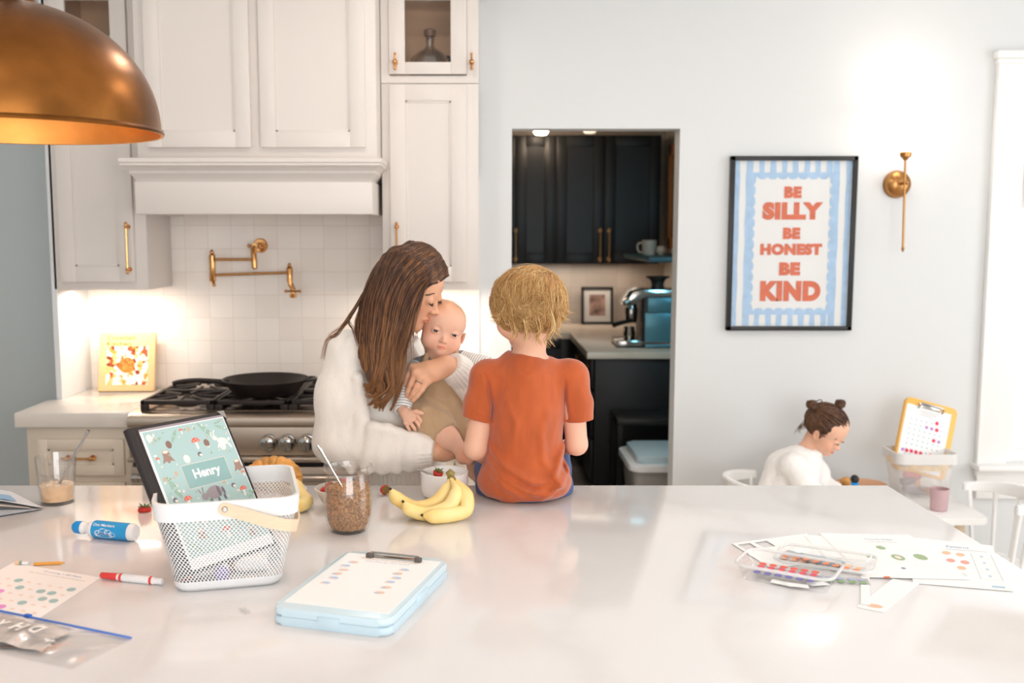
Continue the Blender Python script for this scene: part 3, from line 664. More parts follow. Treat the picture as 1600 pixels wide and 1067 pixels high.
# measured in fractions of the print (width 420, height 600 in the enlarged view)
fx = pw/420; fy = ph/600
for x0, x1 in ((2, 20), (400, 418)): bp(x0*fx-.002, x1*fx, .001, ph-.001)
bp(42*fx, 66*fx, .001, ph-.001, .0007); bp(352*fx, 376*fx, .001, ph-.001, .0007)
for i in range(7):
    x0 = (88+40*i)*fx
    bp(x0, x0+20*fx, ph-44*fy, ph-.001); bp(x0-3*fx, x0+17*fx, .001, 44*fy)
bp(44*fx, 376*fx, ph-56*fy, ph-42*fy, .0008); bp(44*fx, 376*fx, 42*fy, 56*fy, .0008)
for i in range(9): b.disc(((64+36.5*i)*fx, ph-54*fy, .0009+.00002*i), 16*fx, 18, 1.15, .8); b.disc(((64+36.5*i)*fx, 54*fy, .0010+.00002*i), 16*fx, 18, 1.15, .8)
for i in range(13): b.disc((66*fx, (64+39*i)*fy, .0012+.00002*i), 13*fx, 18, .9, 1.5); b.disc((354*fx, (64+39*i)*fy, .0015+.00002*i), 13*fx, 18, .9, 1.5)
for (w_, cx, y0, y1, x0, x1) in (('BE', 0, 92, 134, 180, 242), ('SILLY', 0, 148, 212, 104, 320), ('BE', 0, 240, 282, 180, 242), ('HONEST', 0, 298, 340, 100, 322), ('BE', 0, 366, 414, 170, 246), ('KIND', 0, 434, 508, 104, 322)):
    add_text(b, w_, .08, Matrix.Translation(((x0+x1)/2*fx, ph-(y0+y1)/2*fy, .0018)), 2, bold=.0062, fit=((x1-x0)*fx, (y1-y0)*fy), spacing=1.12)
b.build('print', [M_pp, M_pb, M_po], t)
MB().box(fx0+fw-.002, fx1-fw+.002, WY-.0185, WY-.017, fz0+fw-.002, fz1-fw+.002).build('glazing', M_thin, t)

# ================================================================ wall sconce
t = thing('wall_sconce', 'brass wall sconce with long rod and lit white glass shade', 'wall lamp', (1.911, WY, 1.862), world=True)
sy_ = 4.50
c = Yp(1401, 288, WY-.005); b = MB(); b.M = Matrix.Translation(c) @ Matrix.Rotation(PI/2, 4, 'X')
b.lathe([(.0, -.004), (.062, -.004), (.063, .006), (.058, .012), (.054, .03), (.04, .042), (.022, .048), (0, .05)], 40).build('backplate', M_brassd, t)
p0 = Yp(1417, 285, sy_); b = MB(); b.tube([c+Vector((0, -.045, 0)), p0], .0065, 12); b.ball(p0, .011); b.build('arm', M_brassd, t)
a = Yp(1415, 246, sy_); e = Yp(1411, 388, sy_); b = MB(); b.tube([a, e], .0052, 12); b.ball(e, .008); b.ball(e-Vector((0, 0, .010)), .0055); b.build('rod', M_brassd, t)
sx_ = a.x; b = MB().at((sx_, sy_, a.z)); b.lathe([(0, -.012), (.009, -.012), (.013, -.004), (.024, .004), (.026, .022), (.022, .026), (0, .026)], 24); b.build('lamp_holder', M_brassd, t)
b = MB().at((sx_, sy_, a.z+.026)); b.lathe([(.022, 0), (.040, .008), (.052, .06), (.070, .20), (.067, .20), (.049, .062), (.036, .012), (.0, .008)], 36)
b.build('glass_shade', mat('lit_opal_glass', '#FFFFFF', .3, emis='#FFF3E6', estr=5.0), t)
MB().at((sx_, sy_, a.z+.11)).ball((0, 0, 0), .028, sz=1.3).build('bulb', mat('sconce_bulb', '#FFFFFF', .4, emis='#FFF0DF', estr=10), t)

# ================================================================ play corner
TX0, TX1, TY0, TY1, TZ = 1.465, 2.055, 3.90, 4.50, .50
M_ptab = mat('play_table_white', '#EDEBE8', .35); M_beech = mat('pale_beech', '#D9C3A8', .5, var=.12, vscale=30)
t = thing('play_table', "white children's table with rounded corners against the far wall", 'table', ((TX0+TX1)/2, (TY0+TY1)/2, 0), world=True)
MB().prism(rrect(TX0, TX1, TY0, TY1, .035), TZ-.028, TZ, bev=.004).build('tabletop', M_ptab, t)
for x in (TX0+.09, TX1-.09):
    for y in (TY0+.08, TY1-.08): MB().tube([(x, y, TZ-.028), (x+(.035 if x > 1.7 else -.035), y, .001)], [.024, .013], 16).build('leg', M_beech, t)
b = MB(); [b.box(TX0+.08, TX1-.08, y-.008, y+.008, TZ-.08, TZ-.028) for y in (TY0+.08, TY1-.08)]; b.build('apron', M_ptab, t)
def kid_chair(label, x, y, face, group=None):
    """Windsor style; back towards local +x"""
    t = thing('childrens_chair', label, 'chair', (x, y, 0), (0, 0, face))
    MB().lathe([(0, .285), (.15, .285), (.165, .293), (.165, .302), (.155, .31), (0, .304)], 40).build('seat', M_wpaint, t)
    arc = [(.185*math.cos(math.radians(a))-.01, .185*math.sin(math.radians(a)), .574+.01*math.cos(math.radians(a))) for a in range(-88, 89, 8)]
    b = MB(); rr = [(p[0], p[1]) for p in arc]
    A = []
    for i, p in enumerate(arc):
        q = Vector((p[0], p[1], 0)).normalized(); w_ = .013; hh = .017+.010*math.sin(PI*i/(len(arc)-1))
        A.append([b.v((p[0]+q.x*s1*w_, p[1]+q.y*s1*w_, p[2]+s2*hh)) for s1, s2 in ((-1, -1), (1, -1), (1, 1), (-1, 1))])
    for P, Q in zip(A[:-1], A[1:]):
        for i in range(4): b.face([P[i], P[(i+1) % 4], Q[(i+1) % 4], Q[i]])
    b.face(A[0]); b.face(A[-1]); bmesh.ops.bevel(b.bm, geom=list(b.bm.edges), offset=.004, segments=2, affect='EDGES')
    b.build('back_rail', M_wpaint, t, angle=60)
    for a in (-80, -48, -16, 16, 48, 80):
        r = math.radians(a); MB().tube([(.135*math.cos(r), .135*math.sin(r), .30), (.18*math.cos(r)-.01, .18*math.sin(r), .565)], [.008, .010], 10).build('spindle', M_wpaint, t)
    for sx in (-1, 1):
        for sy in (-1, 1): MB().tube([(sx*.10, sy*.10, .29), (sx*.125, sy*.125, .15), (sx*.15, sy*.15, .001)], [.012, .017, .010], 12).build('leg', M_wpaint, t)
    return t
kid_chair("white children's spindle-back chair at the right end of the play table", 2.062, 3.94, math.radians(4))
kid_chair('white chair the girl sits on, only its back rail showing left of her', 1.225, 4.15, math.radians(180))
# wooden plate with croissant and dot marker
pl = Vector((1.70, 4.36, TZ))
t = tag(MB().at(pl).lathe([(0, .001), (.075, .001), (.09, .006), (.118, .024), (.114, .028), (.088, .012), (0, .009)], 48, 1.0, .8).build('plate', mat('terracotta_plate', '#DDAA85', .5, var=.06)), 'round terracotta-pink plate on the play table beside the girl', 'plate')
def croissant(parent_loc, L_, R_, rot, m, name, label, cat, seed=1, nseg=9, arc=130):
    b = MB().at(parent_loc, rot); pts = []; rs = []
    n = nseg*6
    for i in range(n+1):
        s_ = i/n*2-1; a = math.radians(90+s_*arc/2); pts.append((L_*math.cos(a), L_*math.sin(a)-L_*.7, R_*.8*max(.15, (1-s_*s_))**.5)); 
        f = (i/6.0) % 1; rs.append(R_*(1-abs(s_)**2.2*.75)*(.90+.10*math.sin(PI*f)**.6))
    b.tube(pts, rs, 18)
    return tag(b.build(name, m), label, cat)
M_bread = mat('golden_crust', '#E0A050', .5, var=.45, vscale=26, bump=.5, bscale=60)
croissant(pl+Vector((-.045, .0, .010)), .055, .024, (0, 0, math.radians(70)), M_bread, 'croissant', 'small croissant piece on the terracotta-pink plate', 'croissant', nseg=6)
t = thing('dot_marker', 'blue dot marker with round black top standing on the play table', 'marker', (1.577, 4.10, TZ), group=None)
M_mblue = mat('marker_blue', '#1E93DC', .35)
MB().lathe([(0, 0), (.0155, 0), (.016, .003), (.016, .055), (.013, .06), (0, .06)], 24).build('barrel', M_white, t)
MB().lathe([(.0162, .03), (.0162, .058), (.012, .064), (.0115, .085), (.0165, .09), (.0165, .098), (0, .098)], 24).build('sleeve', M_mblue, t)
MB().ball((0, 0, .112), .018, 20, 14).build('cap', M_black, t)
# mauve cup
cp = Zp(1472, 800, TZ)
t = tag(MB().at((cp.x, cp.y+.03, TZ)).lathe([(0, .0005), (.030, .0005), (.033, .004), (.037, .075), (.038, .092), (.0355, .092), (.034, .075), (.030, .008), (0, .006)], 36).build('cup', mat('mauve_cup', '#C7A6A9', .5)), 'mauve tumbler cup on the near right corner of the play table', 'cup')
# clear bin with clipboard
bc = Vector((1.93, 4.29, TZ))
M_clearbin = mat('frosted_plastic', '#F0ECE8', .2, alpha=.38)
t = thing('storage_basket', 'frosted clear storage bin with pale handle on the play table', 'basket', tuple(bc))
b = MB(); A = [b.v((x, y, .001)) for x, y in rrect(-.10, .10, -.075, .075, .03)]; B = [b.v((x, y, .185)) for x, y in rrect(-.13, .13, -.095, .095, .035)]; n = len(A)
for i in range(n): b.face([A[i], A[(i+1) % n], B[(i+1) % n], B[i]])
b.face(A); b.build('body', M_clearbin, t)
b = MB(); O = rrect(-.134, .134, -.099, .099, .037); I = rrect(-.127, .127, -.092, .092, .033)
for (z0, z1) in ((.15, .195),):
    a1 = [b.v((x, y, z0)) for x, y in O]; a2 = [b.v((x, y, z1)) for x, y in O]; a3 = [b.v((x, y, z1)) for x, y in I]; a4 = [b.v((x, y, z0)) for x, y in I]
    for i in range(n):
        j = (i+1) % n
        for P, Q in ((a1, a2), (a2, a3), (a3, a4)): b.face([P[i], P[j], Q[j], Q[i]])
b.build('rim', mat('frosted_rim', '#EFEDEA', .35, alpha=.75), t)
b = MB(); hp = []
for i in range(21):
    a = PI+PI*i/20; hp.append((.142*math.cos(a), .108*math.sin(a), .165-.028*math.sin(PI*i/20)))
A = [[b.v((p[0]*k1, p[1]*k1, p[2]+k2)) for k1, k2 in ((1, -.011), (1.035, -.011), (1.035, .011), (1, .011))] for p in hp]
for P, Q in zip(A[:-1], A[1:]):
    for i in range(4): b.face([P[i], P[(i+1) % 4], Q[(i+1) % 4], Q[i]])
b.face(A[0]); b.face(A[-1]); b.build('handle', M_beech, t)
random.seed(5)
bits = [('#8C7C86', .016, .07), ('#E9E4E0', .02, .08), ('#D08A5A', .013, .10), ('#7C6A70', .018, .06), ('#DFA27E', .012, .09), ('#F3EFEA', .02, .07), ('#C9505A', .012, .08)]
for k, (cc, r, l) in enumerate(bits):
    x = -.07+.14*((k*37) % 100)/100; y = -.04+.08*((k*61) % 100)/100; a = k*1.1
    z = .018+.028*(k//3)+r*.3; dv = Vector((math.cos(a)*l/2, math.sin(a)*l/3, .008*((k % 3)-1)))
    o = MB().tube([bc+Vector((x*.6, y*.8, z))-dv, bc+Vector((x*.6, y*.8, z))+dv], r, 12).build('craft_tube', mat('craft_colour_%d' % k, cc, .5))
    tag(o, ('mauve', 'white', 'orange', 'dark mauve', 'peach', 'second white', 'red')[k]+' craft tube inside the frosted clear bin', 'craft supply', 'craft tubes in the frosted bin')
t = thing('clipboard', 'yellow clipboard case with dotted worksheet standing in the frosted bin', 'clipboard', tuple(bc+Vector((-.004, .01, .085))), (math.radians(-14), math.radians(15), 0))
M_yel = mat('clipboard_yellow', '#F0B75A', .4); M_paper = mat('paper_white', '#F2F1EF', .7)
b = MB(); b.M = Matrix.Rotation(PI/2, 4, 'X'); b.prism(rrect(-.112, .126, 0, .325, .022), -.018, .006, bev=.003); b.build('case', M_yel, t)
b = MB(); b.M = Matrix.Rotation(PI/2, 4, 'X'); b.prism(rrect(-.105, .100, .012, .295, .004), .006, .0075)
b.mat(1)
for r in range(8):
    for c_ in range(7): b.disc((-.075+.0235*c_, .075+.0225*r, .0079), .0042, 10)
b.mat(2)
for c_, r in ((5.0, 7.3), (5.2, 6), (5.0, 3.8), (0.3, .6), (1.2, .7), (2.1, .7), (3, .7), (4.9, .8)): b.disc((-.075+.0235*c_, .075+.0225*r, .0083), .0085, 16)
b.mat(3)
for c_, r in ((3.2, 6), (4.2, 6), (6, 3.8), (-.5, .6)): b.disc((-.075+.0235*c_, .075+.0225*r, .0083), .0075, 16)
b.mat(4)
for k, w_ in enumerate((.085, .075, .06)): b.poly([(-.04, .275-.009*k, .008), (-.04+w_, .275-.009*k, .008), (-.04+w_, .278-.009*k, .008), (-.04, .278-.009*k, .008)])
b.build('worksheet', [M_paper, mat('ink_teal', '#B9CBD0', .7), mat('ink_crimson', '#E23A5E', .6), mat('ink_violet', '#B98AC8', .6), mat('ink_grey', '#BDBDBD', .7)], t)
b = MB(); b.M = Matrix.Rotation(PI/2, 4, 'X'); b.tube(bez([(-.055, .285, .012), (-.055, .303, .02), (-.04, .308, .022), (.04, .308, .022), (.055, .303, .02), (.055, .285, .012)], 24), .0035, 8)
b.box(-.045, .045, .29, .315, .006, .013, bev=.003); b.build('clip', M_chrome, t)
# ================================================================ things on the island
TZ0 = 0.92
M_sheet = mat('sheet_paper', '#FBFAF8', .75)
M_ink = mat('ink_grey_print', '#9AA0A8', .7); M_inkb = mat('ink_blue_print', '#7F9BC4', .7)
def sheet(name, label, cat, px4, z, marks=None, mats=(), group=None, thick=.0006, w=1.0, h=1.0, flip=False):
    """a thin sheet of paper lying on the top; corners lower-left, lower-right, upper-left measured on the table plane"""
    a, r, u = [Zp(p[0], p[1], TZ0) for p in px4]
    for p in (a, r, u): p.z = TZ0+z
    M = quadM(a, r, u); b = MB()
    q = [M @ Vector(c) for c in ((0, 0, 0), (1, 0, 0), (1, 1, 0), (0, 1, 0))]
    lo = [b.v(p) for p in q]; hi = [b.v(p+Vector((0, 0, thick))) for p in q]
    b.face(lo[::-1]); b.face(hi)
    for i in range(4): b.face([lo[i], lo[(i+1) % 4], hi[(i+1) % 4], hi[i]])
    if marks: marks(b, Matrix.Translation((0, 0, thick+.0002)) @ M)
    return tag(b.build(name, [M_sheet]+list(mats)), label, cat, group)
def mdisc(b, M, x, y, rx, ry, mi, seg=16, z=0):
    b.mat(mi); vs = [b.v((M @ Vector((x+rx*math.cos(2*PI*i/seg), y+ry*math.sin(2*PI*i/seg), 0)))+Vector((0, 0, z))) for i in range(seg)]; b.face(vs)
def mrect(b, M, x0, x1, y0, y1, mi, z=0):
    b.mat(mi); b.face([b.v((M @ Vector(c))+Vector((0, 0, z))) for c in ((x0, y0, 0), (x1, y0, 0), (x1, y1, 0), (x0, y1, 0))])
def mtext(b, M, txt, x, y, w, h, mi, bold=.0):
    sx = (M @ Vector((1, 0, 0))-M @ Vector((0, 0, 0))).length
    add_text(b, txt, .1, M @ Matrix.Translation((x, y, 0)), mi, bold=bold, fit=(w, h))

# glass of iced coffee with steel straw
g0 = Zp(90, 785); t = thing('drinking_glass', 'clear glass of milky iced coffee on the island', 'glass', (g0.x, g0.y, TZ0))
R0 = .0425; MB().lathe([(0, 0), (R0, 0), (R0+.001, .004), (R0+.010, .128), (R0+.0085, .129), (R0-.002, .010), (0, .008)], 40).build('glass', thin_glass('tumbler_glass', .05), t)
MB().lathe([(0, .009), (R0-.0025, .0095), (R0+.0015, .050), (R0-.004, .0505), (0, .0500)], 40).build('iced_coffee', mat('milky_coffee', '#E8C296', .25, var=.12, vscale=60), t)
rng = random.Random(3); b = MB()
for k in range(5): b.at((.022*math.cos(k*1.3), .022*math.sin(k*1.3), .046), (k, .4*k, k*.7)).box(-.009, .009, -.009, .009, -.007, .007, bev=.003)
b.build('ice', mat('ice_in_coffee', '#F0DDC2', .15, alpha=.7), t)
s0 = Vector((-.012, .0, .02)); s1 = Vector((.088, .01, .196)); st = thing('drinking_straw', 'bent-free metal straw leaning in the glass of iced coffee'.replace('bent-free ', 'straight '), 'straw', (g0.x, g0.y, TZ0+.02))
b = MB(); b.tube([s0-Vector((0, 0, .02)), s1-Vector((0, 0, .02))], .0036, 14, caps=False); b.tube([s0-Vector((0, 0, .02)), s1-Vector((0, 0, .02))], .0030, 14, caps=False); b.build('tube', M_chrome, st)

# dot marker bottle lying on its side
a = Zp(112, 838)+Vector((0, .01, 0)); e = Zp(210, 848)+Vector((0, .012, 0)); L_ = (e-a).length; ang = math.atan2(e.y-a.y, e.x-a.x); r = .0205
t = thing('dot_marker_bottle', 'white bottle marker with blue label and blue cap lying on the island', 'marker', (a.x, a.y, TZ0+r+.0005), (0, 0, ang))
RX = Matrix.Rotation(PI/2, 4, 'Y')
def lx(prof, seg=40):
    b = MB(); b.M = RX; b.lathe(prof, seg); return b
lx([(0, .001), (.010, .003), (.0145, .009), (.0155, .018), (.0155, .028), (0, .028)]).build('cap', M_mblue, t)
lx([(0, .026), (.0145, .026), (.0155, .028), (.0150, .033), (.0125, .037), (.0135, .044), (.0195, .054), (r, .060), (r, L_-.006), (r-.003, L_-.001), (r-.006, L_), (0, L_-.002)]).build('bottle', M_white, t)
m_lab = mat('marker_label_blue', '#2C9FDD', .4)
b = MB(); b.M = RX; b.lathe([(r+.0003, .064), (r+.0003, L_-.014)], 48); lab = b.build('label', m_lab, t)
def on_cyl(b, txt, x, zc, h, w, mi):
    me = text_mesh(txt, .02, .0004); co = [v.co.copy() for v in me.vertices]
    x0 = min(c.x for c in co); x1 = max(c.x for c in co); y0 = min(c.y for c in co); y1 = max(c.y for c in co); vs = []
    for c in co:
        X = x+((c.x-x0)/(x1-x0)-.5)*w; aa = math.radians(zc)+((c.y-y0)/(y1-y0)-.5)*h/r
        vs.append(b.v((X, -(r+.0006)*math.cos(aa), (r+.0006)*math.sin(aa))))
    for p in me.polygons: b.face([vs[i] for i in p.vertices])
    bpy.data.meshes.remove(me)
b = MB(); on_cyl(b, 'Dot Markers', .098, 48, .007, .058, 0)
def patch(b, x, zc, w, h, mi=0, k=.0005, seg=14):
    b.mat(mi); vs = []
    for i in range(seg):
        X = x+w*math.cos(2*PI*i/seg); aa = math.radians(zc)+h*math.sin(2*PI*i/seg)/r; vs.append(b.v((X, -(r+k)*math.cos(aa), (r+k)*math.sin(aa))))
    b.face(vs)
for x, z_, w_, h_ in ((.085, -8, .010, .007), (.098, 4, .012, .008), (.112, 0, .010, .007), (.122, -12, .010, .006), (.10, -22, .024, .008)): patch(b, x, z_, w_, h_)
b.build('label_lettering', M_white, lab)
b = MB(); on_cyl(b, 'Blue', .102, -10, .007, .026, 0); b.build('colour_name', mat('label_deep_blue', '#1F5FA8', .4), lab)

# red felt pen
a = Zp(156, 906)+Vector((0, 0, 0)); e = Zp(254, 916); L_ = (e-a).length; ang = math.atan2(e.y-a.y, e.x-a.x)
t = thing('felt_tip_pen', 'white felt-tip pen with red cap lying on the island', 'felt pen', (a.x, a.y+.004, TZ0+.0088), (0, 0, ang))
lx([(0, 0), (.0050, .001), (.0066, .004), (.0078, .040), (.0078, .0415), (0, .0415)]).build('cap', mat('pen_red', '#E2433F', .35), t)
lx([(0, .040), (.0070, .041), (.0072, .046), (.0084, .05), (.0084, L_-.022), (.0066, L_-.018), (.0070, L_-.012), (.0064, L_-.001), (0, L_)]).build('barrel', M_white, t)
for x in (.048, L_-.03):
    b = MB(); b.M = RX; b.lathe([(.0086, x), (.0086, x+.006)], 30); b.build('red_band', MATS['pen_red'], t)

# counting worksheet bottom left, pencil and orange stick behind it
def marks1(b, M):
    R_ = random.Random(2)
    for r in range(7):
        for c in range(8):
            x, y = .10+.115*c, .10+.105*r
            mi = 2
            if (c, r) in ((2, 6), (3, 5), (1, 4), (5, 5), (7, 6), (6, 5), (6, 4), (5, 3), (7, 4)): mi = 3
            if (c, r) in ((2, 4), (3, 2), (4, 2), (1, 3)): mi = 4
            mdisc(b, M, x, y, .042 if mi > 2 else .026, .034 if mi > 2 else .012, mi, z=.00002*c)
    mtext(b, M, 'Counting 1-20 Maze', .62, .945, .42, .032, 5); mtext(b, M, 'Color the numbers in order to get through the maze', .60, .895, .62, .018, 1)
sheet('worksheet', 'counting worksheet with teal and pink dots on the near left of the island', 'paper', ((-150, 985), (12, 1003), (-8, 880)), .0004) if False else None
a_, r_, u_ = (-60, 1000), (66, 975), (62, 886)
# corners: far-left (40,878) far-right (160,902) near-right about (30,985)
fl, fr, nr = Zp(20, 880), Zp(158, 903), Zp(22, 992)
nl = fl+(nr-fr)
def sheet3(name, label, cat, LL, LR, UL, z, marks=None, mats=(), group=None):
    b = MB(); a = Vector(LL); r = Vector(LR); u = Vector(UL)
    for p in (a, r, u): p.z = TZ0+z
    M = quadM(a, r, u); q = [M @ Vector(c) for c in ((0, 0, 0), (1, 0, 0), (1, 1, 0), (0, 1, 0))]; thick = .0006
    lo = [b.v(p) for p in q]; hi = [b.v(p+Vector((0, 0, thick))) for p in q]
    b.face(lo[::-1]); b.face(hi)
    for i in range(4): b.face([lo[i], lo[(i+1) % 4], hi[(i+1) % 4], hi[i]])
    if marks: marks(b, Matrix.Translation((0, 0, thick+.0002)) @ M)
    return tag(b.build(name, [M_sheet]+list(mats)), label, cat, group)
IN = dict(teal=mat('print_teal', '#A9CBCB', .7), pink=mat('print_pink', '#E79AE0', .7), peach=mat('print_peach', '#F6E3D8', .7), orange=mat('print_orange', '#F7C4A4', .7),
          red=mat('print_red', '#F2A79B', .7), green=mat('print_green', '#A9BE97', .7), lblue=mat('print_pale_blue', '#BCD3E6', .7), violet=mat('print_violet', '#8E7FA6', .7), lgrey=mat('print_light_grey', '#E3E2E1', .7))
sheet3('worksheet', 'counting worksheet with teal and pink dots at the near left of the island', 'paper', nl, nr, fl, .0004, marks1, (M_ink, IN['peach'], IN['teal'], IN['pink'], M_inkb))
a = Zp(52, 884); e = Zp(86, 882)
t = thing('orange_stick', 'orange pencil lying behind the counting worksheet', 'pencil', (a.x, a.y, TZ0+.0040), (0, 0, math.radians(8)))
lx([(0, 0), (.0035, .001), (.0036, .055), (.0008, .066), (0, .067)], 8).build('barrel', mat('pencil_orange', '#E5A03C', .4), t)
t = thing('pencil', 'pale eraser end of a green-banded pencil behind the worksheet', 'pencil', tuple(Zp(22, 884)+Vector((0, .006, .005))), (0, 0, math.radians(-4)))
lx([(0, 0), (.0035, .0), (.0038, .006), (.0038, .010), (0, .010)], 12).build('eraser', mat('eraser_peach', '#F0C3A0', .6), t)
lx([(.0040, .010), (.0040, .016), (0, .016)], 12).build('band', mat('band_green', '#7FA08A', .4), t)
lx([(.0038, .016), (.0038, .03), (0, .03)], 6).build('barrel', M_white, t)

# open booklet at the left edge
b0 = Zp(68, 797)
t = thing('booklet', 'open card booklet with dark inside standing at the far left of the island', 'booklet', (b0.x, b0.y, TZ0), (0, 0, 0), world=True)
M_bk = mat('booklet_cover_grey', '#B8BEC6', .5); M_bkd = mat('booklet_inside_dark', '#4B4744', .6)
A = Zp(68, 797); B = Zp(-60, 818); Cc = A+Vector((-.24, .12, 0))
MB().at((0, 0, 0)).poly([A+Vector((0, 0, .001)), B+Vector((0, 0, .001)), B+Vector((-.25, .2, .001)), Cc+Vector((0, 0, .001))]).poly([A+Vector((0, 0, .004)), B+Vector((0, 0, .004)), B+Vector((-.25, .2, .004)), Cc+Vector((0, 0, .004))]).build('lower_cover', M_bk, t)
b = MB(); T1 = Vector((-.33, .06, .066)); 
for k, (dz, m_) in enumerate(((0, 0), (.0015, 1))):
    b.mat(m_).poly([A+Vector((0, 0, .004+dz)), A+Vector((-.24, .0, .046+dz)), A+Vector((-.34, .12, .05+dz)), A+Vector((-.13, .10, .022+dz))])
b.build('upper_cover', [M_bkd, mat('booklet_cover_pale', '#DFE3E8', .4)], t)
b = MB(); b.poly([A+Vector((-.075, .012, .0205)), A+Vector((-.125, .012, .0285)), A+Vector((-.16, .05, .0335)), A+Vector((-.11, .05, .0262))]); b.build('blue_print', mat('booklet_blue', '#8FB4D4', .5), t)
b = MB(); 
for k in range(3): b.poly([A+Vector((-.03, -.004*k, .003+.002*k)), A+Vector((-.26, -.03, .016+.008*k)), A+Vector((-.32, .1, .016+.008*k)), A+Vector((-.14, .09, .006+.004*k))])
b.build('pages', mat('booklet_page', '#D9D4CF', .6), t)

# strawberry pieces
M_straw = mat('strawberry_red', '#C92B1F', .3, var=.25, vscale=120, bump=.5, bscale=260); M_leaf = mat('strawberry_leaf', '#5C7A3A', .6)
def strawberry(loc, r, rot, label, name='strawberry', half=False):
    t = thing(name, label, 'strawberry', loc, rot)
    prof = [(0, -1.15), (.28, -1.05), (.62, -.6), (.88, -.1), (.92, .25), (.75, .52), (.35, .62), (0, .60)]
    if half: prof = [(0, -.06), (.9, -.05), (.92, .25), (.75, .52), (.35, .62), (0, .60)]
    MB().lathe([(a*r, z*r) for a, z in prof], 24).build('fruit', M_straw, t)
    b = MB()
    for k in range(7):
        a = 2*PI*k/7; d = Vector((math.cos(a), math.sin(a), 0)); s_ = Vector((-d.y, d.x, 0))
        pts = [d*.05*r+Vector((0, 0, .6*r)), d*.55*r+s_*.17*r+Vector((0, 0, .66*r)), d*1.05*r+Vector((0, 0, .95*r if k % 2 else .6*r)), d*.55*r-s_*.17*r+Vector((0, 0, .66*r))]
        b.poly(pts); b.poly([p+Vector((0, 0, .03*r)) for p in reversed(pts)])
    b.tube([(0, 0, .6*r), (.05*r, 0, 1.0*r)], .07*r, 6); b.build('leaves', M_leaf, t)
    return t
p = Zp(226, 799); strawberry((p.x, p.y, TZ0+.002), .019, (0, 0, 0), 'cut strawberry top with green leaves left of the white basket', half=True)
p = Zp(601, 774); strawberry((p.x, p.y, TZ0+.016), .015, (math.radians(80), 0, math.radians(30)), 'whole red strawberry lying between the small bowl and the bananas')

# mesh basket
A = Zp(263, 915); Bq = Zp(430, 912); 
bc = Vector((-.541, 2.082, TZ0)); brot = math.radians(14)
t = thing('mesh_basket', 'white perforated metal basket with wooden handle on the island', 'basket', tuple(bc), (0, 0, brot))
M_perf = bpy.data.materials.new('white_perforated_steel'); M_perf.use_nodes = True
def perf(m, n1=1.0):
    N = m.node_tree.nodes; L = m.node_tree.links; b = N['Principled BSDF']; b.inputs['Base Color'].default_value = lin('#EFEFEF'); b.inputs['Roughness'].default_value = .35
    uv = N.new('ShaderNodeUVMap'); uv.uv_map = 'UVMap'; sp = N.new('ShaderNodeSeparateXYZ'); L.new(uv.outputs[0], sp.inputs[0])
    def M(op, a, bb=None, c=None):
        n = N.new('ShaderNodeMath'); n.operation = op
        for i, q in enumerate((a, bb, c)):
            if q is None: continue
            if isinstance(q, (int, float)): n.inputs[i].default_value = q
            else: L.new(q, n.inputs[i])
        return n.outputs[0]
    P = 1/.0078
    def lattice(ox, oy):
        x = M('SUBTRACT', M('FRACT', M('MULTIPLY_ADD', sp.outputs['X'], P, ox)), .5)
        y = M('MULTIPLY', M('SUBTRACT', M('FRACT', M('MULTIPLY_ADD', sp.outputs['Y'], P/1.2, oy)), .5), 1.2)
        return M('SQRT', M('ADD', M('MULTIPLY', x, x), M('MULTIPLY', y, y)))
    d = M('MINIMUM', lattice(0, 0), lattice(.5, .5)); hole = M('GREATER_THAN', d, .30)
    inz = M('MULTIPLY', M('GREATER_THAN', sp.outputs['Y'], .012), M('LESS_THAN', sp.outputs['Y'], .148))
    al = M('MAXIMUM', hole, M('SUBTRACT', 1, inz)); L.new(al, b.inputs['Alpha'])
perf(M_perf)
def shell(z0, z1, hx0, hy0, hx1, hy1, r0, r1, name, m, parent, nz=6, bottom=True):
    b = MB(); rings = []; npt = 8
    for k in range(nz+1):
        f = k/nz; hx = hx0+(hx1-hx0)*f; hy = hy0+(hy1-hy0)*f; rr = r0+(r1-r0)*f
        if k == 0: pass
        rings.append([b.v((x, y, z0+(z1-z0)*f)) for x, y in rrect(-hx, hx, -hy, hy, rr, npt)])
    n = len(rings[0]); uvl = b.bm.loops.layers.uv.new('UVMap')
    per = [0]
    P = [v.co for v in rings[nz//2]]
    for i in range(n): per.append(per[-1]+(P[(i+1) % n]-P[i]).length)
    for k in range(nz):
        for i in range(n):
            f = b.face([rings[k][i], rings[k][(i+1) % n], rings[k+1][(i+1) % n], rings[k+1][i]])
            for lp, (u, w_) in zip(f.loops, ((per[i], k), (per[i+1], k), (per[i+1], k+1), (per[i], k+1))): lp[uvl].uv = (u, (z1-z0)*w_/nz)
    if bottom:
        c = [b.v((v.co.x*.93, v.co.y*.92, .0012)) for v in rings[0]]
        for i in range(n):
            f = b.face([rings[0][i], rings[0][(i+1) % n], c[(i+1) % n], c[i]])
        f = b.face(c)
    return b.build(name, m, parent, angle=60)
BX, BY = .140, .142
BH = .0195
shell(.012, .168, .108, .121, BX, BY, .030, .036, 'mesh_wall', M_perf, t)
b = MB(); O = rrect(-BX-.003, BX+.003, -BY-.003, BY+.003, .038, 8); O2 = rrect(-BX-.006, BX+.006, -BY-.006, BY+.006, .04, 8); I = rrect(-BX+.001, BX-.001, -BY+.001, BY-.001, .035, 8); n = len(O)
prof = [(O, .156), (O2, .191), (O2, .194), (I, .194), (I, .156)]; RR = [[b.v((x, y, z)) for x, y in q] for q, z in prof]
for P, Q in zip(RR[:-1], RR[1:]):
    for i in range(n): b.face([P[i], P[(i+1) % n], Q[(i+1) % n], Q[i]])
b.build('rim', mat('powder_coat_white', '#EFEFEE', .35), t)
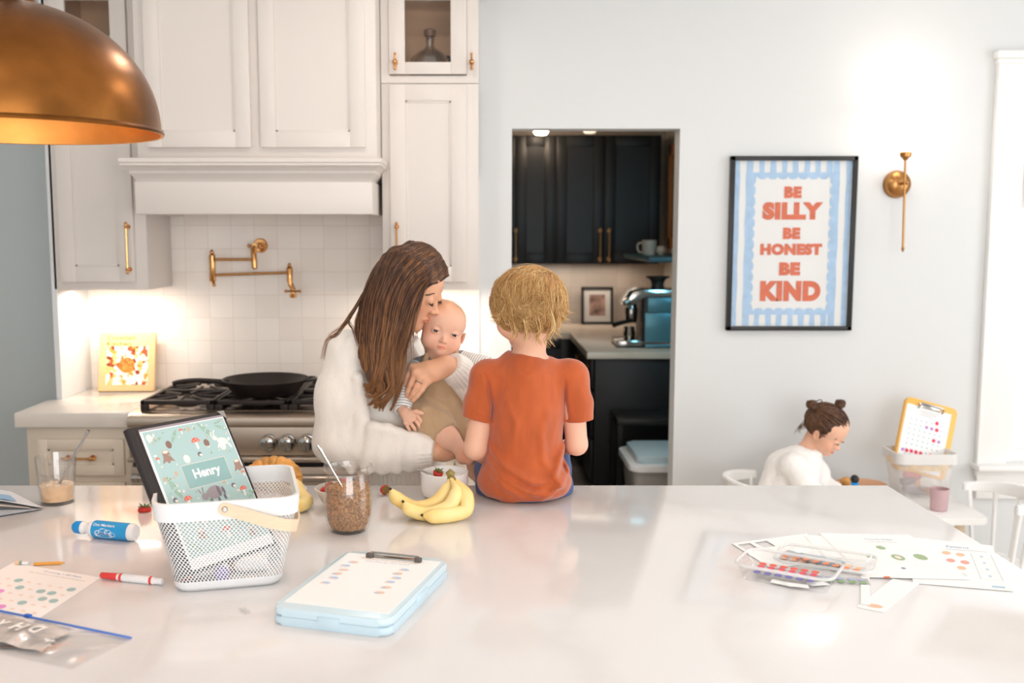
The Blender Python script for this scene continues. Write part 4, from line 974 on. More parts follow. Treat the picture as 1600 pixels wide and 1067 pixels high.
# folded-down wooden handle: pivots at mid front and mid back, bow over the right side
piv = .178; hp = []; q0 = -BY-.009; q1 = BY+.009
base = [(-.004, q0, piv+.001), (.035, q0-.004, piv-.012), (.074, q0-.008, piv-.026), (.108, q0-.006, piv-.037), (.128, q0+.008, piv-.044), (.141, q0+.040, piv-.050), (.143, 0, piv-.052), (.141, q1-.040, piv-.050), (.128, q1-.008, piv-.044), (.108, q1+.006, piv-.037), (.074, q1+.008, piv-.026), (.035, q1+.004, piv-.012), (-.004, q1, piv+.001)]
cl = bez(base, 72); b = MB(); A = []
for i, p in enumerate(cl):
    d = (cl[min(i+1, len(cl)-1)]-cl[max(i-1, 0)]).normalized(); w_ = Vector((math.sin(.36)*.0+.25*math.cos(0), 0, 1)).normalized()
    w_ = (w_-d*w_.dot(d)).normalized(); n_ = d.cross(w_); hw = .0125; th = .0022
    A.append([b.v(p+w_*s1*hw+n_*s2*th) for s1, s2 in ((-1, -1), (1, -1), (1, 1), (-1, 1))])
for P, Q in zip(A[:-1], A[1:]):
    for i in range(4): b.face([P[i], P[(i+1) % 4], Q[(i+1) % 4], Q[i]])
b.face(A[0]); b.face(A[-1])
for y in (q0, q1):
    b.at((-.004, y, piv+.001), (PI/2, 0, 0)); b.lathe([(0, -.0022), (.0125, -.0022), (.0125, .0022), (0, .0022)], 24)
h = b.build('handle', mat('bent_birch', '#EDD3B4', .45, var=.07, vscale=30, stretch=(1, 1, 8)), t, angle=50)
for y, s_ in ((q0, -1), (q1, 1)):
    b = MB().at((-.004, y+s_*.002, piv+.001), (PI/2, 0, 0)); b.lathe([(0, -s_*.0045), (.004, -s_*.004), (.0066, 0), (0, 0)], 16); b.build('rivet', M_chrome, h)

# display binder standing in the basket
t = thing('display_binder', 'black display binder with teal woodland cover reading Henry standing in the basket', 'binder', (0, 0, 0))
wB = .2386; hB = .3255
Rb = Euler((math.radians(-30.4), math.radians(.6), math.radians(56.2))).to_matrix(); UL = Vector((-.709, 2.060, 1.229))
Mb = Rb.to_4x4(); Mb.translation = UL+Rb @ Vector((-.016, 0, .010))
t.location = Mb.to_translation(); t.rotation_euler = Mb.to_euler()
M_lea = mat('black_leatherette', '#2A2322', .45, bump=.3, bscale=400)
fs = -1 if (Mb.to_3x3() @ Vector((0, -1, 0))).y < 0 else 1   # side that faces the camera
b = MB(); b.box(-.004, wB+.003, min(0, -fs*.004), max(0, -fs*.004), -hB, .004, bev=.0012); b.box(-.004, wB+.003, min(-fs*.018, -fs*.022), max(-fs*.018, -fs*.022), -hB, .004, bev=.0012)
b.build('cover', M_lea, t)
b = MB(); b.tube([(-.006, -fs*.011, -hB), (-.006, -fs*.011, .004)], .0125, 16); b.build('spine', M_lea, t)
b = MB(); b.box(.004, wB-.004, min(-fs*.005, -fs*.017), max(-fs*.005, -fs*.017), -hB+.004, -.002); b.build('plastic_pages', mat('binder_pages', '#CFCBD6', .4), t)
b = MB(); b.prism([(wB+.0045, .0055), (wB-.016, .0055), (wB+.0045, -.016)], -.0, .001)
for v in b.bm.verts: v.co = Vector((v.co.x, fs*(.0006+v.co.z), v.co.y))
b.box(wB+.003, wB+.0045, min(fs*.001, -fs*.006), max(fs*.001, -fs*.006), -.016, .0055); b.box(wB-.016, wB+.0045, min(fs*.001, -fs*.006), max(fs*.001, -fs*.006), .004, .0055)
b.build('metal_corner', M_chrome, t)
# printed cover sheet
def F(x, z, k=0): return (x, fs*(.0010+.0001*k), z)
def pquad(b, x0, x1, z0, z1, k, mi): b.mat(mi); b.poly([F(x0, z0, k), F(x1, z0, k), F(x1, z1, k), F(x0, z1, k)])
def pdisc(b, x, z, rx, rz, k, mi, rot=0, seg=16, a0=0, a1=360):
    b.mat(mi); P = []; n = seg
    for i in range(n+(0 if a1-a0 == 360 else 1)):
        a = math.radians(a0+(a1-a0)*i/n); u, w_ = rx*math.cos(a), rz*math.sin(a); P.append(F(x+u*math.cos(rot)-w_*math.sin(rot), z+u*math.sin(rot)+w_*math.cos(rot), k))
    b.poly(P)
sw = wB-.018; x0 = .012; zt = -.011; sh_ = sw*1.294
cols = ['#F4F2F2', '#ACC8C6', '#8FB4B2', '#F2EDE4', '#E4705C', '#A08274', '#C9AE98', '#8FAE8C', '#9C8F94', '#F3E3D6', '#8A6A5E', '#6F6A74']
PM = [mat('cover_print_%d' % i, c, .3) for i, c in enumerate(cols)]
b = MB(); pquad(b, .006, wB-.004, -hB+.006, -.004, 0, 0); pquad(b, .006, wB-.004, -.009, -.004, .5, 8)
pquad(b, x0, x0+sw, zt-sh_, zt, 1, 1)
RW = random.Random(11)
X = lambda u: x0+sw*u
Z = lambda v_: zt-sh_*v_*.77
def mushroom(u, v_, s_):
    pquad(b, X(u)-s_*.18, X(u)+s_*.18, Z(v_)-s_*1.0, Z(v_), 3, 3); pdisc(b, X(u), Z(v_), s_*.7, s_*.65, 4, 4, a0=0, a1=180)
    for dx, dz in ((-.3, .2), (.1, .38), (.35, .15)): pdisc(b, X(u)+dx*s_, Z(v_)+dz*s_, s_*.07, s_*.07, 5, 3, seg=8)
def stump(u, v_, s_):
    b.mat(5); b.poly([F(X(u)-s_*.9, Z(v_)-s_*1.2, 3), F(X(u)-s_*.3, Z(v_)-s_*.95, 3), F(X(u), Z(v_)-s_*1.3, 3), F(X(u)+s_*.4, Z(v_)-s_*.95, 3), F(X(u)+s_*.95, Z(v_)-s_*1.15, 3), F(X(u)+s_*.55, Z(v_)-s_*.4, 3), F(X(u)+s_*.5, Z(v_)+s_*.25, 3), F(X(u)-s_*.5, Z(v_)+s_*.25, 3), F(X(u)-s_*.52, Z(v_)-s_*.4, 3)])
    pdisc(b, X(u), Z(v_)+s_*.25, s_*.52, s_*.26, 4, 6); pdisc(b, X(u), Z(v_)+s_*.25, s_*.36, s_*.17, 5, 9)
def fern(u, v_, s_, rot):
    c_, n_ = math.cos(rot), math.sin(rot)
    for i in range(-5, 6):
        if i == 0: continue
        for sd in (-1, 1):
            px = i/5*s_; l = s_*.42*(1-abs(i)/7); q = rot+sd*1.0
            pdisc(b, X(u)+px*c_+math.cos(q)*l/2, Z(v_)+px*n_+math.sin(q)*l/2, l/2, s_*.07, 2+.1*i, 7, rot=q, seg=8)
def leafd(u, v_, s_, mi, rot): pdisc(b, X(u), Z(v_), s_, s_*.5, 3, mi, rot=rot, seg=10)
mushroom(.44, .02+.035, .008); mushroom(.56, .20, .0165); mushroom(.06, .295, .008); mushroom(.22, .75, .015); mushroom(.90, .79, .014); mushroom(.98, .62, .008); mushroom(.30, .99, .012); mushroom(.52, 1.14, .016); stump(.22, 1.08, .015); fern(.85, 1.1, .02, .8); fern(.1, 1.2, .018, -.8); stump(.80, 1.2, .014); mushroom(.68, 1.0, .009)
stump(.17, .255, .0175); stump(.95, .50, .0165)
fern(.72, .09, .022, -.9); fern(.12, .60, .025, -1.2); fern(.33, .10, .016, .9); fern(.93, .10, .016, -.4); fern(.97, .86, .014, .6); fern(.14, .10, .010, .4); fern(.9, .04, .01, .2)
for u, v_, s_ in ((.055, .07, .0075), (.38, .35, .0085), (.86, .30, .008)):
    pdisc(b, X(u), Z(v_), s_, s_*1.15, 3, 3); pdisc(b, X(u)+s_*.6, Z(v_)-s_*1.7, s_*.12, s_*.9, 3, 6, rot=.5, seg=8)
# rabbit
for (u, v_, a, c_, rot) in ((.80, .20, .0065, .0055, 0), (.88, .245, .015, .0085, -.25), (.77, .165, .002, .006, .3), (.80, .16, .002, .006, -.1), (.95, .30, .003, .009, .5), (.82, .28, .0025, .008, -.7), (.965, .235, .004, .004, 0)): pdisc(b, X(u), Z(v_), a, c_, 4, 3, rot=rot)
# badger-like animal under the name plate
for (u, v_, a, c_, rot, mi) in ((.55, .74, .022, .0145, .1, 8), (.42, .76, .009, .0085, 0, 8), (.38, .70, .002, .007, .5, 8), (.42, .69, .002, .007, -.2, 8), (.48, .82, .0035, .007, 0, 11), (.57, .83, .0035, .007, 0, 11), (.65, .81, .0035, .007, .2, 11), (.60, .74, .004, .013, .1, 11), (.66, .745, .003, .010, .1, 11)): pdisc(b, X(u), Z(v_), a, c_, 4 if mi == 8 else 5, mi, rot=rot)
for u, v_ in ((.24, .17), (.68, .23)): pdisc(b, X(u), Z(v_), .0075, .009, 3, 10)
for u, v_ in ((.55, .33), (.08, .72), (.80, .72)): pdisc(b, X(u), Z(v_), .006, .0055, 3, 11); pdisc(b, X(u)+.002, Z(v_)-.002, .004, .003, 4, 9)
for u, v_ in ((.53, .055), (.20, .47), (.70, .66), (.05, .5)): pdisc(b, X(u), Z(v_), .0045, .0058, 3, 6)
for k in range(120):
    u, v_ = RW.uniform(.03, .97), RW.uniform(.02, 1.27)
    if .25 < u < .85 and .36 < v_ < .68: continue
    leafd(u, v_, RW.uniform(.0022, .0042), RW.choice((3, 9, 6, 7)), RW.uniform(0, PI))
# second storey of the pattern, seen through the mesh
mushroom(.55, .93, .016); stump(.50, 1.0 if False else .90, .001)
pquad(b, X(.275), X(.825), Z(.655), Z(.405), 6, 9); pquad(b, X(.28), X(.82), Z(.65), Z(.41), 7, 2)
add_text(b, 'Henry', .03, Matrix(((1, 0, 0, X(.55)), (0, 0, fs*-1 if False else 0, fs*.0022), (0, 1, 0, Z(.53)), (0, 0, 0, 1))), 0, bold=.0012, fit=(sw*.335, sw*.125))
b.build('cover_print', PM, t)
bpy.context.view_layer.update()

# small dot bottles in the basket
MD = [(-.07, -.025, .6, '#D9694A'), (-.02, -.03, 1.9, '#7E6BC2'), (.05, -.02, .2, '#7A4B38'), (.07, .02, 1.2, '#E9E4DF'), (-.08, .03, .3, '#C4683F')]
for k, (x, y, a, cc) in enumerate(MD):
    w0 = ('orange', 'violet', 'brown', 'white', 'rust')[k]
    P = Matrix.Rotation(brot, 3, 'Z') @ Vector((x, y*1.2, 0))
    o = thing('paint_bottle', w0+' capped dot marker lying in the white mesh basket', 'marker', (bc.x+P.x*.75, bc.y+P.y, TZ0+.020), (0, math.radians(-4), a), 'dot markers in the basket')
    lx([(0, -.045), (.014, -.044), (.015, -.025), (0, -.025)], 20).build('cap', mat('dot_marker_'+w0, cc, .4), o)
    lx([(0, -.025), (.011, -.025), (.012, -.018), (.0165, -.008), (.0165, .042), (.015, .044), (0, .044)], 20).build('bottle', M_white, o)

# bread and a second banana behind the basket
p = Zp(425, 775, TZ0)
M_banana = mat('banana_skin', '#EEC763', .45, var=.14, vscale=16)
mpl = tag(MB().at((-.585, 2.69, TZ0)).lathe([(0, .001), (.06, .001), (.075, .006), (.105, .018), (.102, .021), (.075, .010), (0, .008)], 40).build('plate', mat('plate_white', '#EFEDEA', .3)), 'white plate behind the basket carrying the golden bread', 'plate')
croissant((-.578, 2.712, TZ0+.024), .090, .044, (0, 0, math.radians(4)), M_bread, 'croissant', 'large golden croissant on the plate behind the white basket', 'croissant', nseg=9, arc=110)
def banana(b, P, r, m=0, seg=14):
    cl = bez(P, 40); n = len(cl); rs = []
    for i in range(n):
        s_ = i/(n-1)
        if s_ < .22: q = .30+.70*(max(0, (s_-.02))/.20)**1.3 if s_ > .02 else .30
        elif s_ > .82: q = max(.12, 1-((s_-.82)/.18)**1.7*.88)
        else: q = 1
        rs.append(r*q)
    b.mat(m).tube(cl, rs, 6 if False else seg)
    # flatten into five soft ridges
def banana_obj(P, r, parent, name='banana'):
    b = MB(); banana(b, P, r, seg=20)
    o = b.build(name, M_ban, parent, angle=80); return o
M_ban = bpy.data.materials.new('banana_peel'); M_ban.use_nodes = True
def banmat(m):
    N = m.node_tree.nodes; L = m.node_tree.links; b = N['Principled BSDF']; b.inputs['Roughness'].default_value = .42
    tc = N.new('ShaderNodeTexCoord'); n1 = N.new('ShaderNodeTexNoise'); n1.inputs['Scale'].default_value = 9
    n2 = N.new('ShaderNodeTexNoise'); n2.inputs['Scale'].default_value = 42; n2.inputs['Detail'].default_value = 3
    for n in (n1, n2): L.new(tc.outputs['Object'], n.inputs['Vector'])
    cr = N.new('ShaderNodeValToRGB'); cr.color_ramp.elements[0].position = .35; cr.color_ramp.elements[0].color = lin('#EFC86C'); cr.color_ramp.elements[1].position = .65; cr.color_ramp.elements[1].color = lin('#FAE3A0'); L.new(n1.outputs['Fac'], cr.inputs[0])
    c2 = N.new('ShaderNodeValToRGB'); c2.color_ramp.elements[0].position = .735; c2.color_ramp.elements[1].position = .78; L.new(n2.outputs['Fac'], c2.inputs[0])
    mx = N.new('ShaderNodeMixRGB'); mx.inputs[2].default_value = lin('#8A5A34'); L.new(c2.outputs[0], mx.inputs[0]); L.new(cr.outputs[0], mx.inputs[1]); L.new(mx.outputs[0], b.inputs['Base Color'])
banmat(M_ban)
M_stem = mat('banana_stem', '#8F7F45', .6, var=.2, vscale=60); M_tip = mat('banana_tip', '#3A2A1C', .7)
def D(px, py, y): return Yp(px, py, y)
t = thing('banana_bunch', 'bunch of four ripe yellow bananas on the island before the white mug', 'bananas', (-.12, 2.5, TZ0), world=True)
knot = D(703, 744, 2.52)
sets = [([knot, D(700, 762, 2.51), D(680, 785, 2.50), D(650, 793, 2.49), D(622, 780, 2.48), D(610, 764, 2.475)], .0175),
        ([knot+Vector((.004, -.012, -.004)), D(713, 768, 2.475), D(700, 792, 2.465), D(668, 803, 2.455), D(641, 796, 2.45), D(630, 784, 2.445)], .0180),
        ([knot+Vector((.010, -.006, -.004)), D(727, 770, 2.48), D(728, 796, 2.465), D(706, 814, 2.445), D(680, 814, 2.43), D(660, 805, 2.425)], .0185),
        ([knot+Vector((.0, .012, -.004)), D(716, 775, 2.54), D(706, 800, 2.53), D(672, 806, 2.51), D(645, 794, 2.50), D(628, 790, 2.49)], .0175)]
for P, r in sets:
    for q_ in P: q_.z = max(q_.z, .9205+r)
    o = banana_obj(P, r, t)
    d = (P[-1]-P[-2]).normalized(); MB().tube([P[-1]-d*.002, P[-1]+d*.004], [.0038, .0028], 10).build('tip', M_tip, o)
b = MB(); b.tube([knot+Vector((-.006, 0, .004)), knot+Vector((.0, -.002, .010)), knot+Vector((.010, -.004, .004))], [.0075, .010, .0075], 12)
for P, r in sets: b.tube([knot+Vector((0, 0, .004)), P[0].lerp(P[1], .45)], [.0065, .0055], 8)
b.build('stem', M_stem, t)
P = [D(449, 752, 2.62), D(459, 762, 2.62), D(475, 775, 2.60), D(482, 781, 2.56)]
t = thing('banana', 'single banana piece lying between the white basket and the small bowl', 'banana', (-.47, 2.6, TZ0), world=True)
banana_obj([Vector((-.515, 2.665, TZ0+.062)), Vector((-.500, 2.64, TZ0+.045)), Vector((-.478, 2.60, TZ0+.027)), Vector((-.458, 2.565, TZ0+.020)), Vector((-.470, 2.53, TZ0+.019)), Vector((-.498, 2.512, TZ0+.019))], .0185, t, 'fruit')
MB().tube([(-.498, 2.512, TZ0+.019), (-.505, 2.508, TZ0+.019)], [.0045, .003], 10).build('tip', M_tip, t)

# small bowl of strawberries
bw = Zp(534, 806); bw = Vector((-.368, 2.575, TZ0))
t = tag(MB().at(bw).lathe([(0, .0005), (.034, .0005), (.036, .006), (.052, .022), (.066, .048), (.069, .056), (.066, .057), (.062, .047), (.048, .022), (.03, .010), (0, .009)], 48)
    .build('small_bowl', mat('stoneware_bowl', '#DDD6CE', .35, bump=.4, bscale=50, stretch=(.1, .1, 1))), 'small off-white stoneware bowl of strawberries behind the granola jar', 'bowl')
for k, (dx, dy, dz, r, rot) in enumerate(((-.040, -.010, .046, .017, (1.9, .2, .5)), (-.016, -.018, .052, .019, (1.2, 0, 2.0)), (.004, .008, .060, .018, (2.4, .5, .2)), (-.030, .018, .050, .017, (1.6, .7, 4.2)), (.038, -.008, .046, .016, (1.5, .2, 1.2)), (.026, .02, .048, .016, (1.9, .4, 5)))):
    strawberry(tuple(bw+Vector((dx, dy, dz))), r, rot, ('leftmost strawberry in the small bowl', 'front strawberry in the small bowl, left of the jar', 'topmost strawberry in the small bowl', 'back left strawberry in the small bowl', 'rightmost strawberry in the small bowl', 'back right strawberry in the small bowl')[k])['group'] = 'strawberries in the small bowl'

# granola jar
jc = Vector((-.322, 2.375, TZ0)); t = thing('granola_jar', 'open glass jar of brown granola on the island', 'jar', tuple(jc))
outer = [(0, .0), (.040, .0), (.047, .004), (.053, .018), (.0575, .045), (.0585, .080), (.0560, .115), (.0515, .138), (.0495, .147), (.0525, .152), (.0590, .154), (.0605, .1585), (.0590, .163), (.0545, .164)]
inner = [(.050, .162), (.0475, .15), (.0485, .138), (.053, .115), (.0555, .08), (.0545, .045), (.050, .02), (.043, .008), (0, .007)]
MB().lathe(outer+inner, 64).build('glass', thin_glass('jar_glass', .035), t)
rg = random.Random(8); b = MB(); M_gran = mat('granola_clusters', '#BE8E60', .75, var=.65, vscale=170)
def blob(b, c, r):
    b.M = Matrix.Translation(c) @ Euler((rg.random()*6, rg.random()*6, rg.random()*6)).to_matrix().to_4x4() @ Matrix.Diagonal((1, rg.uniform(.6, 1), rg.uniform(.45, .8), 1))
    vs = [b.v(Vector(p).normalized()*r*rg.uniform(.8, 1.2)) for p in ((1, 0, 0), (-1, 0, 0), (0, 1, 0), (0, -1, 0), (0, 0, 1), (0, 0, -1))]
    for f in ((0, 2, 4), (2, 1, 4), (1, 3, 4), (3, 0, 4), (2, 0, 5), (1, 2, 5), (3, 1, 5), (0, 3, 5)): b.face([vs[i] for i in f])
def rad(z):
    for (r0, z0), (r1, z1) in zip(inner[::-1][1:-1], inner[::-1][2:]):
        if z0 <= z <= z1: return r0+(r1-r0)*(z-z0)/(z1-z0)
    return .05
for k in range(2600):
    z = .011+.105*rg.random(); a = rg.random()*2*PI; R_ = rad(z)-.0035; top = z > .108
    rr = R_*(rg.random()**.5) if top else R_*rg.uniform(.93, 1.0)
    blob(b, (rr*math.cos(a), rr*math.sin(a), z), rg.uniform(.0022, .0046))
b.M = Matrix.Identity(4); b.lathe([(0, .010), (.042, .011)]+[(rad(.011+.1*i/8)-.006, .011+.1*i/8) for i in range(1, 9)]+[(0, .113)], 32)
g = b.build('granola', M_gran, t, angle=10); g['kind'] = 'stuff'
sp0 = Vector((jc.x+.004, jc.y-.02, TZ0+.085)); sp1 = Yp(500, 702, 2.39)
t = thing('spoon', 'steel spoon standing in the granola jar', 'spoon', (jc.x, jc.y, TZ0+.06), world=True)
b = MB(); b.tube([sp1+Vector((-.006, 0, .01)), sp1, sp1.lerp(sp0, .5), sp0], [.0032, .0042, .0024, .0026], 10); b.build('handle', M_chrome, t)
b = MB(); b.ball(sp0+(sp0-sp1).normalized()*.018, .019, 18, 12, .62, .25, 1.05); b.build('bowl', M_chrome, t)

# white mug with a strawberry and spoon
mc = Vector((-.098, 2.700, TZ0)); t = thing('large_mug', 'wide white cup holding a strawberry behind the bananas', 'mug', tuple(mc), (0, 0, math.radians(110)))
MB().lathe([(0, 0), (.052, 0), (.060, .004), (.0645, .02), (.0655, .050), (.0660, .068), (.0635, .069), (.0625, .05), (.061, .02), (.05, .007), (0, .006)], 52).build('body', mat('mug_white', '#F0EEEC', .25), t)
MB().tube(bez([(.06, 0, .055), (.085, 0, .055), (.093, 0, .037), (.082, 0, .018), (.06, 0, .018)], 16), .005, 8).build('handle', MATS['mug_white'], t)
MB().lathe([(0, .048), (.0615, .048), (.0615, .050), (0, .051)], 40).build('yogurt', mat('pale_yogurt', '#EDE6DE', .5), t)
strawberry((mc.x-.018, mc.y-.01, TZ0+.064), .0155, (math.radians(15), .3, 0), 'strawberry with green leaves sitting in the wide white cup')
t = thing('teaspoon', 'small steel spoon resting in the wide white cup', 'spoon', (mc.x-.04, mc.y, TZ0+.07), world=True)
MB().tube([mc+Vector((-.075, .005, .074)), mc+Vector((-.035, -.01, .062)), mc+Vector((-.012, -.02, .053))], [.003, .0022, .002], 8).build('handle', M_chrome, t)
MB().ball(tuple(mc+Vector((-.004, -.023, .051))), .010, 14, 10, 1.4, 1, .3).build('bowl', M_chrome, t)

# pale blue clipboard storage case
q = [Zp(392, 985), Zp(612, 1012), Zp(720, 898), Zp(548, 866)]
nl_, nr_, fr_, fl_ = q; xv = (nr_-nl_); yv = (fl_-nl_); W_ = xv.length; H_ = ((fl_-nl_).length+(fr_-nr_).length)/2
ang = math.atan2(xv.y, xv.x); t = thing('clipboard_case', 'pale blue clipboard storage case with worksheet lying on the near side of the island', 'clipboard', tuple(nl_), (0, 0, 0))
ang2 = math.atan2((fr_-nr_).y, (fr_-nr_).x)-PI/2; ang = (ang+math.atan2(yv.y, yv.x)-PI/2+ang2)/3
t.rotation_euler = (0, 0, ang); W_ = .238; H_ = .350; t.location = tuple((nl_+nr_+fr_+fl_)/4)
M_cs = mat('pale_blue_plastic', '#CBE0EA', .3); M_cs2 = mat('pale_blue_plastic_lid', '#D2E6EE', .3)
MB().prism(rrect(-W_/2, W_/2, -H_/2, H_/2, .022, 8), .0005, .017, bev=.006).build('tray', M_cs, t)
MB().prism(rrect(-W_/2+.001, W_/2-.001, -H_/2+.001, H_/2-.001, .022, 8), .0175, .033, bev=.006).build('lid', M_cs2, t)
b = MB(); b.box(-.022, .022, -H_/2-.003, -H_/2+.006, .006, .026, bev=.002); b.build('latch', M_cs, t)
b = MB(); b.box(W_/2-.004, W_/2+.003, -.03, .03, .008, .026, bev=.002); b.build('side_catch', M_cs, t)
b = MB(); b.prism(rrect(-.106, .106, -H_/2+.03, H_/2-.02, .003), .0332, .0340)
b.M = Matrix.Translation((0, 0, .0343))
icons = [(-.07, .10, 1), (-.078, .075, 2), (-.07, .05, 3), (-.074, .025, 1), (-.07, 0, 2), (-.074, -.03, 2), (.05, .085, 2), (.045, .06, 1), (.052, .035, 2), (.048, .01, 2), (.052, -.02, 1), (.05, -.05, 1)]
for x, y, mi in icons:
    b.mat(mi); b.disc((x, y, 0), .0085, 14, 1.2, .75); b.mat({1: 2, 2: 3, 3: 1}[mi]); b.disc((x-.004, y-.004, .0001), .005, 10, 1.6, .5)
add_text(b, 'Cutting Practice Shapes', .01, Matrix.Translation((.0, .128, 0)), 1, bold=.0001, fit=(.13, .008)); add_text(b, 'cut along the lines', .01, Matrix.Translation((.0, .115, 0)), 4, fit=(.10, .005))
b.build('worksheet', [M_sheet, mat('faint_orange', '#F5CDB4', .7), mat('faint_blue', '#BCD1EE', .7), mat('faint_peach', '#F4D9C8', .7), M_ink], t)
b = MB(); b.at((.005, H_/2-.032, .033)); b.box(-.052, .052, -.006, .012, .0, .004, bev=.0015); b.tube(bez([(-.052, -.004, .004), (-.052, -.001, .010), (-.045, .001, .011), (.045, .001, .011), (.052, -.001, .010), (.052, -.004, .004)], 24), .0022, 8)
b.build('clip', M_chrome, t)
for x in (-.05, .06): MB().at((x, H_/2-.036, .033)).box(-.008, .008, -.006, .006, .0, .011, bev=.003).build('clip_pad', mat('clip_pad_grey', '#5F5652', .5), t)

# zip pouch at the near left
t = thing('zip_pouch', 'clear zip pouch with blue slider and white lettering at the near left edge', 'pouch', tuple(Zp(60, 1000)), world=True)
fa, fb, na, nb = Zp(-40, 950), Zp(205, 1000), Zp(-60, 1010), Zp(112, 1047)
def bil(u, v_, z): p = fa*(1-u)*(1-v_)+fb*u*(1-v_)+na*(1-u)*v_+nb*u*v_; p.z = TZ0+z; return p
def hgt(u, v_): return .0035+.020*(math.sin(PI*min(1, max(0, u*.9+.05)))**.6)*(math.sin(PI*v_)**.8)*(1-.55*u)+.0035*math.sin(u*23+v_*7)*math.sin(v_*PI)
b = MB(); n1, n2 = 36, 18
G = [[b.v(bil(i/n1, j/n2, hgt(i/n1, j/n2))) for j in range(n2+1)] for i in range(n1+1)]; G2 = [[b.v(bil(i/n1, j/n2, .001)) for j in range(n2+1)] for i in range(n1+1)]
for i in range(n1):
    for j in range(n2): b.face([G[i][j], G[i+1][j], G[i+1][j+1], G[i][j+1]]); b.face([G2[i][j], G2[i][j+1], G2[i+1][j+1], G2[i+1][j]])
b.build('clear_film', thin_glass('crinkled_clear_film', .04, rough=.16), t)
b = MB(); n1, n2 = 26, 12
G = [[b.v(bil(.02+.66*i/n1, .18+.66*j/n2, max(.002, hgt(.02+.66*i/n1, .18+.66*j/n2)-.003))) for j in range(n2+1)] for i in range(n1+1)]
for i in range(n1):
    for j in range(n2): b.face([G[i][j], G[i+1][j], G[i+1][j+1], G[i][j+1]])
b.build('grey_lining', mat('pouch_print_grey', '#DDD6D1', .5, var=.38, vscale=26), t)
b = MB()
for tx, u, v_, w_, h_ in (('D', .52, .47, .026, .03), ('H', .40, .50, .026, .03), ('X', .26, .5, .024, .028), ('*', .68, .62, .026, .026)):
    p = bil(u, v_, hgt(u, v_)+.0012); add_text(b, tx, .03, Matrix.Translation(p) @ Matrix.Rotation(math.radians(152), 4, 'Z'), 0, bold=.0012, fit=(w_, h_))
b.build('lettering', M_sheet, t)
b = MB(); b.tube([bil(.0, .0, .005), bil(.5, -.0, .0045), bil(1, 0, .004)], .0022, 8); b.build('zip', mat('zip_blue', '#5A86DC', .3), t)
p = bil(.36, .0, .006); MB().at(p, (0, 0, math.radians(-20))).box(-.007, .007, -.004, .004, -.003, .003, bev=.001).build('zip_slider', mat('zip_slider_blue', '#2F6AD0', .3), t)
tag(MB().at(tuple(bil(.45, .8, .004))).box(-.03, .03, -.003, .003, -.0015, .0015, bev=.0008).build('dark_strip', mat('dark_rubber', '#6B5A55', .5)), 'thin dark strip inside the clear zip pouch', 'strip')

# papers at the right
def m_trace(b, M):
    mtext(b, M, 'Trace the Shapes', .58, .86, .30, .045, 2); mtext(b, M, 'Trace each shape with a dotted line', .58, .80, .34, .025, 1)
    mdisc(b, M, .50, .66, .05, .05, 3, 6); mdisc(b, M, .28, .44, .05, .035, 3, 5); mdisc(b, M, .56, .44, .065, .07, 3, 12); mdisc(b, M, .56, .44, .03, .04, 4, 8, z=.0001); mdisc(b, M, .80, .46, .065, .07, 3, 14); mdisc(b, M, .48, .2, .025, .02, 5, 6)
    for x0, x1, y in ((.36, .52, .55), (.66, .92, .60), (.36, .52, .30), (.62, .88, .26)): mrect(b, M, x0, x1, y, y+.006, 6)
M_tl = [M_ink, M_inkb, IN['green'], IN['peach'], IN['violet'], IN['lgrey']]
def m_pat(b, M):
    mtext(b, M, 'Patterns', .60, .93, .25, .06, 2); mrect(b, M, .46, .92, .855, .862, 1)
    for x, y, mi in ((.45, .76, 4), (.60, .74, 4), (.47, .58, 5), (.62, .56, 5), (.56, .42, 4), (.54, .26, 6)): mdisc(b, M, x, y, .05, .045, mi, 10)
    for k in range(4): mrect(b, M, .72, .94, .20+.16*k, .206+.16*k, 6); mdisc(b, M, .83, .28+.15*k, .02, .02, 3, 8)
    mrect(b, M, .72, .724, .20, .80, 1); mrect(b, M, .94, .944, .20, .80, 1); mrect(b, M, .80, .93, .04, .08, 3)
M_pl = [M_ink, M_inkb, IN['lblue'], IN['orange'], IN['red'], IN['lgrey']]
LLp, LRp, ULp = Zp(1352, 904), Zp(1515, 908), Zp(1280, 835)
sheet3('worksheet', 'worksheet headed Trace the Shapes lying in the fan of papers', 'paper', LLp, LRp, ULp, .0030, m_trace, M_tl)
sheet3('worksheet', 'worksheet headed Patterns at the right end of the paper fan', 'paper', Zp(1427, 912), Zp(1584, 925), Zp(1427, 912)+Zp(1550, 856)-Zp(1584, 925), .0012, m_pat, M_pl)
sheet3('paper_sheet', 'plain sheet showing between the cut-out sheet and the shapes worksheet', 'paper', Zp(1310, 893), Zp(1440, 900), Zp(1255, 837), .0020)
def m_mis(b, M): mrect(b, M, .1, .9, .84, .85, 6); mdisc(b, M, .85, .88, .04, .04, 3)
sheet3('paper_sheet', 'blank sheet fanned out under the patterns worksheet', 'paper', Zp(1390, 896), Zp(1560, 915), Zp(1400, 838), .0004)
# sheet with windows cut out
a, r_, u_ = Zp(1206, 890), Zp(1330, 872), Zp(1143, 850)
b = MB(); a.z = r_.z = u_.z = TZ0+.0012; M = quadM(a, r_, u_)
us = [0, .04, .20, .26, .42, .48, 1.0]; vs_ = [0, .70, .92, 1.0]
for i in range(6):
    for j in range(3):
        if j == 1 and i in (1, 3): continue
        for z in (0, .0006):
            b.poly([(M @ Vector((x, y, 0)))+Vector((0, 0, z)) for x, y in ((us[i], vs_[j]), (us[i+1], vs_[j]), (us[i+1], vs_[j+1]), (us[i], vs_[j+1]))])
tag(b.build('cutout_sheet', M_sheet), 'white sheet with small rectangles cut out at the left of the papers', 'paper')
